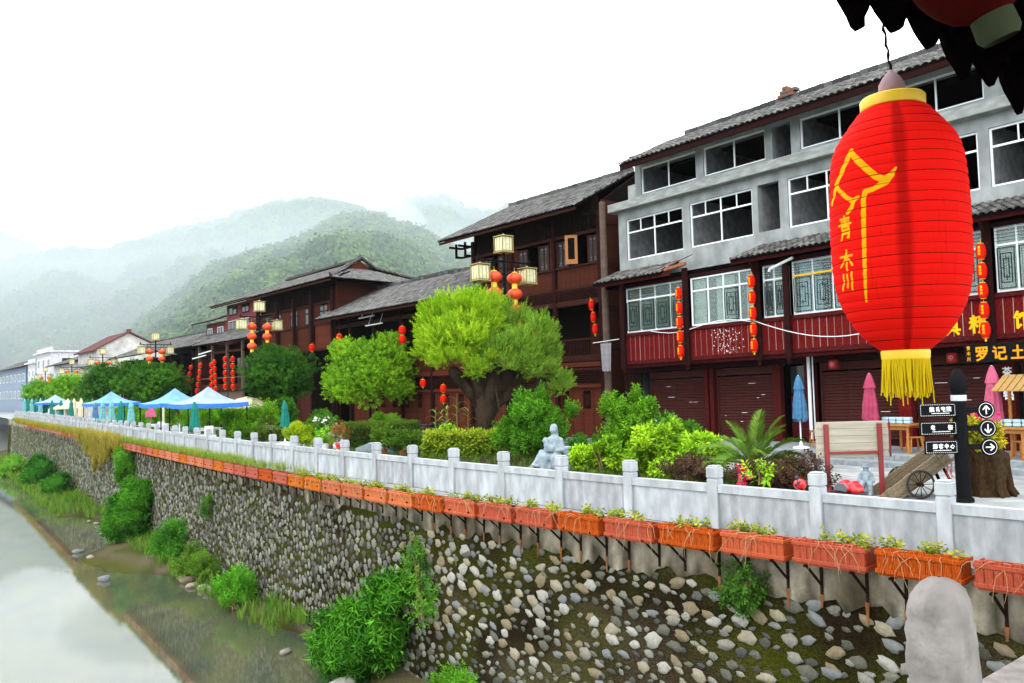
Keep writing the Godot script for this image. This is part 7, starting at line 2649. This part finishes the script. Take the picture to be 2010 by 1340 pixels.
func pavement() -> void:
	# raised walk before the shops, in slabs, with two steps of grey kerb stone
	var b: MB
	rng.seed = 19
	var T := thing("shop_walk", "raised stone walk with grey kerb steps before the shutters", "pavement", V(22.5, 0, -13))
	T.remove_meta("label"); T.remove_meta("category")
	tag(T, "", "", "", "structure")
	for i in 18:
		var z := -22.6 + i * 1.2
		for j in 2:
			b = MB.new()
			var x0 := 20.85 + j * .42
			b.cbox(x0 - 22.5 + .003, x0 + (.415 if j == 0 else 2.9) - 22.5, -.05, .15 + .15 * j, z + 13 + .004, z + 13 + 1.196, .012)
			part("kerb_slab", b, M.kerb_stone, T)

func beds() -> void:
	rng.seed = 23
	var b := MB.new()
	for q in [[12.6, 17.2, -16.2, -9.4, .06], [13.4, 19.6, -29.5, -15.8, .10]]:
		var pts := PackedVector2Array()
		for i in 24:
			var a := TAU * i / 24
			var r := pow(pow(absf(cos(a)), 4.0) + pow(absf(sin(a)), 4.0), -.25) * rnd(.92, 1.05)
			pts.append(Vector2((q[0] + q[1]) / 2 + cos(a) * r * (q[1] - q[0]) / 2, -((q[2] + q[3]) / 2 + sin(a) * r * (q[3] - q[2]) / 2)))
		b.prism(pts, -.05, q[4], Transform3D(Basis(V(1, 0, 0), V(0, 0, -1), V(0, 1, 0)), Vector3.ZERO))
	tag(part("garden_soil", b, M.soil), "", "", "", "structure")
	# ground cover that hides the soil
	var spots := []
	for i in 2600:
		var z := rnd(-29, -9.8)
		var x := rnd(12.9, 17.0) if z > -16 else rnd(13.6, 19.4)
		spots.append(V(x, .07, z))
	tufts("ground_cover", null, "grass", spots, .25, .6, Color(.04, .10, .015), Color(.13, .22, .03), "stuff")
	tag(get_node("ground_cover"), "low green ground cover in the planting beds", "ground cover")

func planting() -> void:
	rng.seed = 29
	var LG := Color(.10, .20, .02); var LY := Color(.33, .40, .03)
	var DG := Color(.018, .060, .012); var MG := Color(.075, .17, .022)
	round_tree("round_tree", "bright green round-crowned tree standing left of the willow", V(21.75, .0, -39.0), V(2.7, 2.05, 2.5), 3.3, "broad", 5600, .7, 1.2, Color(.05, .12, .010), Color(.22, .31, .025), "round trees along the promenade")
	round_tree("round_tree", "dark green dense round tree below the second street lamp", V(19.75, 0, -45.9), V(2.15, 1.75, 2.1), 3.3, "glossy", 4200, .75, 1.2, Color(.010, .034, .008), Color(.045, .10, .016), "round trees along the promenade", .14)
	round_tree("round_tree", "dark round tree, right one of the pair behind the blue canopies", V(20.3, 0, -71), V(2.2, 1.75, 2.1), 3.2, "glossy", 2200, 1.1, 1.7, Color(.012, .042, .008), Color(.06, .13, .018), "round trees along the promenade", .13)
	round_tree("round_tree", "dark round tree, left one of the pair behind the blue canopies", V(21.0, 0, -80.5), V(2.3, 1.9, 2.2), 3.6, "glossy", 2000, 1.2, 1.8, Color(.012, .042, .008), Color(.06, .13, .018), "round trees along the promenade", .13)
	round_tree("round_tree", "dark round tree above the blue canopy nearer the left", V(20.1, 0, -89.2), V(2.3, 2.0, 2.2), 3.5, "glossy", 1900, 1.2, 1.8, Color(.012, .040, .008), Color(.05, .12, .018), "round trees along the promenade", .13)
	round_tree("round_tree", "light green tree left of the dark round trees", V(20.4, 0, -105.7), V(2.8, 1.9, 2.4), 3.1, "broad", 1700, 1.5, 2.2, Color(.05, .13, .012), Color(.17, .28, .03), "round trees along the promenade")
	round_tree("round_tree", "farthest pale green tree near the left edge", V(21.6, 0, -130), V(2.8, 1.9, 2.6), 2.9, "broad", 1300, 1.6, 2.4, Color(.04, .12, .012), Color(.14, .26, .03), "round trees along the promenade")
	palm(V(15.33, .1, -10.74))
	# shrubs in the bed behind the fence, from right to left
	var g := "shrubs behind the stone fence"
	shrub("purple_shrub", "low dark purple-leaved shrub under the palm", V(15.0, .05, -10.2), [[V(0, .25, 0), V(.75, .35, .7)]], 520, "fine", .8, 1.4, Color(.028, .014, .016), Color(.10, .045, .05), .6, g)
	shrub("purple_shrub", "purple-leaved shrub at the right end of the bed by the notice board", V(14.9, .05, -9.3), [[V(0, .28, 0), V(.55, .38, .5)]], 420, "fine", .8, 1.4, Color(.03, .014, .016), Color(.12, .05, .055), .6, g)
	shrub("purple_shrub", "purple-leaved ground shrub left of the palm", V(14.5, .05, -11.9), [[V(0, .22, 0), V(.9, .32, .7)]], 520, "fine", .8, 1.4, Color(.028, .014, .016), Color(.10, .045, .05), .6, g)
	shrub("yellow_sprout", "small yellow-green sprout in front of the palm", V(14.35, .3, -9.9), [[V(0, .14, 0), V(.26, .18, .26)]], 34, "glossy", .7, 1.1, Color(.16, .27, .02), Color(.38, .44, .05), .4, g)
	shrub("leafy_shrub", "yellow-green shrub close left of the palm", V(15.75, .05, -12.5), [[V(0, .45, 0), V(.65, .5, .65)], [V(-.3, .3, -.5), V(.5, .4, .5)]], 900, "glossy", .6, 1.1, LG, LY, .5, g)
	shrub("leafy_shrub", "yellow and green mottled shrub in the middle of the bed", V(15.5, .05, -13.8), [[V(0, .5, 0), V(.7, .55, .7)], [V(.4, .75, .2), V(.5, .5, .5)]], 1100, "glossy", .6, 1.1, Color(.03, .10, .012), LY, .5, g)
	shrub("leafy_shrub", "dark leafy shrub behind the yellow ones", V(16.8, .05, -14.4), [[V(0, .6, 0), V(.8, .65, .8)]], 900, "glossy", .6, 1.1, DG, Color(.14, .25, .03), .5, g)
	shrub("tall_shrub", "tall shrub with upright light green shoots right of the statue", V(16.9, .05, -15.9), [[V(0, .8, 0), V(.75, .7, .7)], [V(-.35, 1.45, -.2), V(.3, .45, .3)], [V(.25, 1.5, .25), V(.3, .5, .3)], [V(.55, 1.25, .4), V(.25, .4, .25)]], 1300, "long", .40, .75, Color(.04, .12, .012), Color(.22, .36, .04), .75, g)
	shrub("leafy_shrub", "yellow-green shrub low at the fence right of the statue", V(15.3, .05, -15.3), [[V(0, .35, 0), V(.6, .42, .7)]], 760, "glossy", .6, 1.0, Color(.05, .13, .012), LY, .5, g)
	shrub("leafy_shrub", "dark green shrub close right of the statue", V(15.9, .05, -16.3), [[V(0, .45, 0), V(.6, .5, .6)]], 760, "fine", .9, 1.5, DG, MG, .5, g)
	shrub("tall_shrub", "big deep green shrub between willow trunk and statue", V(16.5, .05, -19.4), [[V(0, .9, 0), V(.95, .85, .85)], [V(-.1, 1.7, .1), V(.45, .6, .4)], [V(.7, 1.2, .5), V(.5, .55, .5)], [V(-.6, .6, -.5), V(.6, .6, .6)]], 1900, "long", .42, .8, Color(.02, .075, .012), Color(.13, .27, .03), .6, g)
	shrub("pink_blossom", "small pink flower at the fence below the palm", V(13.75, .35, -9.95), [[V(0, .1, 0), V(.12, .12, .12)]], 14, "fine", .7, 1.0, Color(.4, .01, .08), Color(.6, .02, .12), .5, g, "flower")
	hedge("low yellow-green hedge at the foot of the willow", V(16.05, .05, -22.5), V(2.3, .62, 1.0), FACING, "glossy", 1500, Color(.07, .16, .012), Color(.34, .42, .03))
	hedge("clipped dark green box hedge below the round tree", V(17.0, .05, -29.5), V(2.75, .85, .9), FACING - .0, "fine", 2300, Color(.02, .06, .01), Color(.11, .19, .02))
	hedge("low clipped hedge behind the green parasol at the left", V(16.6, 0, -38.5), V(3.2, .6, .9), FACING, "fine", 1200, Color(.03, .09, .01), Color(.14, .25, .02))
	shrub("topiary", "round clipped bush right of the round tree trunk", V(19.3, .0, -33.2), [[V(0, .65, 0), V(.62, .6, .62)]], 900, "fine", .8, 1.3, Color(.03, .09, .01), Color(.15, .24, .02), .4, "clipped bushes before the timber houses")
	shrub("topiary", "rounded bush left of the round tree trunk", V(18.6, .0, -38.2), [[V(0, .75, 0), V(.65, .65, .65)]], 900, "fine", .8, 1.3, DG, Color(.10, .19, .02), .4, "clipped bushes before the timber houses")
	shrub("golden_shrub", "golden-leaved rounded shrub behind the fence left of the hedge", V(14.6, .0, -31.9), [[V(0, .5, 0), V(.62, .5, .62)]], 900, "fine", .9, 1.4, Color(.10, .16, .01), Color(.40, .38, .02), .6, g)
	shrub("leafy_shrub", "slender leafy sapling before the hip roofed house", V(18.6, 0, -42.5), [[V(0, 1.2, 0), V(.45, .9, .45)]], 500, "broad", .8, 1.3, DG, MG, .5, g)
	for i in 4: maize("%s maize plant with long arching leaves from the left" % nth(i), V(17.3 + i * .32, .1, -26.0 + i * .26), rnd(1.5, 2.1))
	shrub("leafy_shrub", "bushy growth between the trunk and the maize", V(17.0, .1, -25.0), [[V(0, .35, 0), V(.6, .4, .6)]], 500, "glossy", .6, 1.0, LG, LY, .6, g)
	# under and behind the canopies
	for i in 7:
		var z := -40.0 - i * 5.5
		shrub("garden_shrub", "%s green shrub behind the canopies, counted from the right" % nth(i), V(15.6 + rnd(-.5, 1.2) + i * .25, 0, z), [[V(0, .6, 0), V(1.1, .75, 1.2)], [V(.6, .9, .8), V(.7, .7, .7)]], 700, "long", .6, 1.0, Color(.03, .10, .012), Color(.19, .32, .03), .6, "shrubs behind the canopies")

func market() -> void:
	rng.seed = 37
	# before the shops on the right
	closed_umbrella("closed blue parasol in front of the shutters", V(21.95, .3, -13.7), 2.15, "cloth_blue")
	closed_umbrella("closed rose parasol half hidden by the great lantern's tassel", V(22.1, .3, -11.6), 2.15, "cloth_rose")
	closed_umbrella("closed pink parasol behind the arrow plates", V(22.1, .3, -8.45), 2.25, "cloth_pink")
	closed_umbrella("closed green and white parasol left of the shutters", V(22.6, .3, -20.6), 1.75, "cloth_green")
	dining_table("orange wooden table right of the notice board", V(22.3, .3, -10.8), 0.1)
	dining_table("orange wooden table at the right edge", V(22.0, .3, -7.9), 0)
	stool("orange stool under the table right of the notice board", V(22.0, .3, -10.4))
	stool("orange stool at the right edge", V(21.7, .3, -7.75))
	stool("orange stool beside the blue parasol", V(22.5, .3, -13.55), "orange_wood", .5)
	for q in [[22.4, -11.0, "pale blue packs of tableware on the table right of the notice board"], [22.1, -8.0, "pale blue packs of tableware on the table at the right edge"]]:
		var T := thing("tableware_pack", q[2], "tableware", V(q[0], 1.05, q[1]))
		var b := MB.new()
		for i in 4:
			for j in 2: b.cbox(-.1, .1, j * .09 + .002, j * .09 + .088, -.42 + i * .2, -.24 + i * .2, .02)
		part("packs", b, M.packs, T)
	var T := thing("straw_roof", "small slatted awning on a frame at the right edge", "awning", V(22.1, .3, -7.6))
	var b: MB
	for i in 9:
		b = MB.new()
		b.bar(V(-.55, 1.62, -.62 + i * .16), V(.1, 2.0, -.56 + i * .16), .14, .02)
		part("slat", b, M.straw, T)
	for z in [-.5, .6]:
		b = MB.new()
		b.bar(V(.05, 0, z), V(.05, 1.95, z), .06, .06, Vector3.FORWARD)
		part("post", b, M.orange_wood, T)
	chair("white chair beside the shrubs before the first shutter", V(22.4, .3, -19.1), -1.9, "plastic_white")
	dining_table("small pale table left of the white chair", V(22.6, .3, -19.9), .2, "plastic_white", .7, .6, .7)
	# under and round the timber house
	motorcycle("dark motorcycle parked left of the willow trunk", V(20.2, 0, -29.6), 1.1, "plastic_black")
	motorcycle("motorcycle with blue and white cover near the box hedge", V(20.4, 0, -33.6), .4, "plastic_white")
	T = thing("yellow_crate", "yellow plastic crate by the timber doors", "crate", V(20.1, 0, -34.6), .3)
	b = MB.new()
	b.cbox(-.25, .25, 0, .45, -.2, .2, .03)
	part("crate_body", b, M.plastic_yellow, T)
	b = MB.new()
	b.cbox(-.27, .27, .40, .47, -.22, .22, .01)
	part("rim", b, M.plastic_yellow, T)
	chair("black chair before the timber doors", V(20.4, 0, -32.4), -1.2, "plastic_black")
	dining_table("black metal table before the timber doors", V(20.8, 0, -31.8), .1, "plastic_black", .8, .6, .72)
	T = thing("marble_block", "white rough-cut stone block lying behind the fence", "stone", V(15.0, 0, -26.4), FACING)
	b = MB.new()
	b.prism(PackedVector2Array([Vector2(-.72, 0), Vector2(.76, 0), Vector2(.74, .26), Vector2(.6, .42), Vector2(-.3, .44), Vector2(-.46, .37), Vector2(-.72, .28)]), -.28, .28)
	part("block", b, M.statue_stone, T)
	b = MB.new()
	for q in [[.02, .05], [.12, .09], [.25, .06]]: b.box(q[0], q[0] + q[1], .1, .125, .2805, .284)
	part("carved_mark", b, M.black_metal, T)
	for i in 14: put("rubble", stone_mesh(50 + i % 3, .8), M["stone_%d" % (i % 6)], thing("garden_rock", "%s of the rocks piled round the white stone block" % nth(i), "rock", V(15.7 + rnd(-.3, .5) - (1.9 if i > 9 else 0.0), .08, -25.6 + rnd(-.5, .4) - (1.4 if i > 9 else 0.0)), 0, "rocks round the white stone block"), Transform3D(Basis.IDENTITY.scaled(V(.16, .12, .15) * rnd(.7, 1.3)), Vector3.ZERO))
	for i in 5: pot_plant("%s dark leaved potted plant right of the white stone block" % nth(i), V(14.55 + i * .22, 0, -25.2 + i * .3), rnd(.8, 1.1), "long", Color(.03, .07, .015), Color(.12, .18, .03), "terracotta" if i % 2 == 0 else "plastic_grey")
	pot_plant("potted plant with white blossoms left of the box hedge", V(15.4, .0, -31.0), 1.5, "broad", DGREEN, Color(.09, .16, .03), "terracotta", "flower_white")
	pot_plant("bright green plant in a white pot by the fence", V(14.7, 0, -29.9), 1.1, "glossy", Color(.10, .22, .02), Color(.26, .38, .04), "plastic_white")
	pot_plant("plant in a pale pot beside the bright green one", V(14.9, 0, -29.3), 1.0, "broad", Color(.08, .12, .03), Color(.22, .2, .06), "plastic_white")
	pot_plant("tall dark red jar by the fence", V(14.65, 0, -28.5), 1.3, "fine", Color(.12, .03, .02), Color(.3, .1, .04), "plastic_red")
	# canopies and parasols down the promenade
	tent("nearest blue and white canopy, in front of its twin", V(13.75, 0, -40.4), .12, 2.75, "tent_pale")
	tent("blue canopy behind the nearest one", V(13.95, 0, -46.2), .12, 2.75, "tent_mid")
	tent("middle blue canopy with teal parasols before it", V(14.65, 0, -62.8), .1, 2.9, "tent_mid")
	tent("farthest pale blue canopy", V(16.7, 0, -94), .1, 3.0, "tent_pale")
	var g := "closed parasols along the fence"
	closed_umbrella("closed dark green parasol in front of the golden shrub", V(15.8, 0, -36.2), 1.95, "cloth_green", g)
	closed_umbrella("closed dark green parasol before the nearest canopy", V(12.0, 0, -37.0), 2.05, "cloth_green", g)
	for i in 4: closed_umbrella("%s closed teal parasol before the middle canopy, from the right" % nth(i), V(13.0 - .08 * i, 0, -51.2 - 1.9 * i), 2.1, "cloth_teal" if i != 1 else "cloth_green", g)
	closed_umbrella("closed dark parasol under the left of the middle canopy", V(13.2, 0, -60.8), 2.0, "cloth_blue", g)
	for i in 3: closed_umbrella("%s closed green parasol before the farthest canopy" % nth(i), V(14.0 + .2 * i, 0, -72.5 - 5 * i), 2.2, "cloth_green", g)
	for i in 3: closed_umbrella("%s cream folded parasol by the farthest canopy" % nth(i), V(14.3 + .3 * i, 0, -70.5 - 4 * i), 2.3, "cloth_cream", g)
	for i in 6: closed_umbrella("%s far closed parasol at the left edge" % nth(i), V(16.0 + .3 * i, 0, -95 - 4.5 * i), 2.4, ["cloth_green", "cloth_teal"][i % 2], g)
	open_umbrella("open cream parasol right of the nearest canopy", V(18.0, 0, -46.4), 1.35, 2.15, "cloth_cream")
	open_umbrella("open cream parasol by the farthest canopy", V(15.0, 0, -78), 1.3, 2.1, "cloth_cream")
	for i in 5:
		chair("%s white chair at the tables by the canopies" % nth(i), V(13.2 + .4 * (i % 3), 0, -38.5 - i * 5.1), i * 1.3, "plastic_white")
	for i in 3: dining_table("%s white table under the canopies" % nth(i), V(13.9 + .2 * i, 0, -40.6 - i * 9.0), .2 * i, "plastic_white", .9, .9, .72)
	T = thing("red_sign", "small red pointed sign beside the middle canopy", "sign", V(14.3, 0, -52.0))
	b = MB.new()
	b.prism(PackedVector2Array([Vector2(-.35, 1.1), Vector2(.35, 1.1), Vector2(.25, 1.45), Vector2(0, 1.65), Vector2(-.3, 1.4)]), -.02, .02, Transform3D(Basis(Vector3.UP, FACING), Vector3.ZERO))
	b.bar(V(0, 0, 0), V(0, 1.1, 0), .04, .04, Vector3.FORWARD)
	part("board", b, M.cloth_pink, T)
	T = thing("pale_signpost", "pale wooden finger post behind the middle canopy", "signpost", V(15.6, 0, -54.0))
	b = MB.new()
	b.bar(V(0, 0, 0), V(0, 2.2, 0), .1, .1, Vector3.FORWARD)
	b.bar(V(-.7, 1.75, 0), V(.0, 1.8, 0), .05, .16)
	part("post", b, M.cloth_cream, T)
	# the tall pole before the gap between the houses
	T = thing("wooden_pole", "tall bare wooden utility pole between grey and brown house", "pole", V(23.2, 0, -22.75))
	b = MB.new()
	gnarl(b, [V(0, .0, 0), V(.02, 3, 0), V(-.02, 6, .02), V(0, 9.5, 0)], [.155, .145, .135, .125], 12, .012, 4)
	b.c.fill(Color.WHITE)
	part("shaft", b, M.pole_wood, T)
	b = MB.new()
	b.cbox(-.22, .22, -.02, .32, -.22, .22, .03)
	part("stone_foot", b, M.white_stone, T)
	T = thing("grey_cloth", "grey cloth hanging to dry beside the wooden pole", "cloth", V(22.85, 3.9, -22.45), -PI / 2)
	b = MB.new()
	for i in 8:
		var x := -.3 + i * .075
		var w0 := .04 * sin(i * 1.9); var w1 := .04 * sin((i + 1) * 1.9)
		b.quad(V(x * .8, -1.0 - .05 * (i % 3), w0 * 1.5), V((x + .075) * .8, -1.0 - .05 * ((i + 1) % 3), w1 * 1.5), V(x + .075, 0, w1), V(x, 0, w0))
	b.smooth(.2)
	part("cloth", b, mat("grey_cloth", lin(.30, .29, .32), .9, "cloth", V(2, 2, 2)), T)
	b = MB.new()
	b.tube([V(-.7, .05, 0), V(.7, .12, 0)], [.015, .015], 5)
	part("rod", b, M.white_frame, T)
	# river stones on the bank
	for i in 26:
		var z := -9.0 - 62.0 * pow(rnd(0, 1), 1.2)
		var p := V(wall_x(z, -4) - rnd(.6, 1.5) - (1.8 if z < -33 and z > -41 else 0.0), -4.3, z)
		T = thing("bank_stone", "%s loose stone on the river bank, counted from the near end" % nth(i), "stone", p, 0, "loose stones on the river bank")
		put("stone", stone_mesh(60 + i % 4, .7), M["stone_%d" % (i % 6)], T, Transform3D(Basis(Vector3.UP, rnd(0, 6)).scaled(V(.3, .13, .2) * rnd(.5, 1.25)), Vector3.ZERO))

func mist() -> void:      # the damp air of the valley behind the town, thicker along the hill tops
	for q in [[V(350, 38, -780), V(1900, 96, 1240), .0036], [V(245, 138, -590), V(280, 75, 110), .012], [V(60, 108, -740), V(300, 55, 120), .004], [V(520, 178, -640), V(280, 60, 120), .007]]:
		var f := FogVolume.new()
		f.name = numbered("valley_mist")
		f.shape = RenderingServer.FOG_VOLUME_SHAPE_BOX if q[1].x > 1000 else RenderingServer.FOG_VOLUME_SHAPE_ELLIPSOID
		f.size = q[1]
		var m := FogMaterial.new()
		m.resource_name = "mist"
		m.density = q[2]
		m.albedo = Color(.92, .965, .98)
		f.material = m
		add_child(f)
		f.position = q[0]
		tag(f, "pale mist lying over the wooded valley", "mist", "", "stuff")

const DGREEN := Color(.018, .060, .012)

func _ready() -> void:
	# ---------------- camera, sky, sun, exposure
	var cam := Camera3D.new()
	cam.name = "camera"
	add_child(cam)
	cam.position = Vector3(0, 2.36, 0)
	cam.basis = Basis.from_euler(Vector3(deg_to_rad(3.07), deg_to_rad(-39.03), deg_to_rad(-1.53)), EULER_ORDER_YXZ)
	cam.fov = 44.89
	cam.near = 0.1
	cam.far = 4000
	cam.current = true
	var env := Environment.new()
	env.background_mode = Environment.BG_SKY
	var sky := ProceduralSkyMaterial.new()
	sky.sky_top_color = Color(.97, .985, 1.0)
	sky.sky_horizon_color = Color(.95, .985, 1.0)
	sky.sky_curve = .2
	sky.sky_energy_multiplier = 1.75
	sky.ground_bottom_color = Color(.35, .37, .35)
	sky.ground_horizon_color = Color(.6, .63, .64)
	env.sky = Sky.new()
	env.sky.sky_material = sky
	env.tonemap_mode = Environment.TONE_MAPPER_LINEAR
	env.tonemap_exposure = 1.08
	env.sdfgi_enabled = true
	env.ssao_enabled = true
	env.ssil_enabled = true
	env.fog_enabled = true
	env.fog_density = .0001
	env.fog_light_color = Color(.94, .985, 1.0)
	env.volumetric_fog_enabled = true
	env.volumetric_fog_density = 0.0
	var we := WorldEnvironment.new()
	we.name = "world_environment"
	we.environment = env
	add_child(we)
	var sun := DirectionalLight3D.new()
	sun.name = "sun"
	add_child(sun)
	sun.look_at_from_position(Vector3.ZERO, Vector3(.62, -.75, -.22))
	sun.light_energy = .5
	sun.light_color = Color(1.0, .97, .93)
	sun.light_angular_distance = 20
	sun.shadow_enabled = true
	# ---------------- the place
	make_materials()
	make_sprigs()
	make_land()
	make_fence()
	pavement()
	beds()
	concrete_house()
	wooden_house()
	low_house()
	hip_house()
	porch_house()
	far_houses()
	make_planters()
	planter_plants()
	wall_weeds()
	willow()
	planting()
	statues()
	signpost()
	notice_board()
	cart()
	stump()
	scooter()
	market()
	all_lamps()
	great_lantern()
	bridge()
	mist()
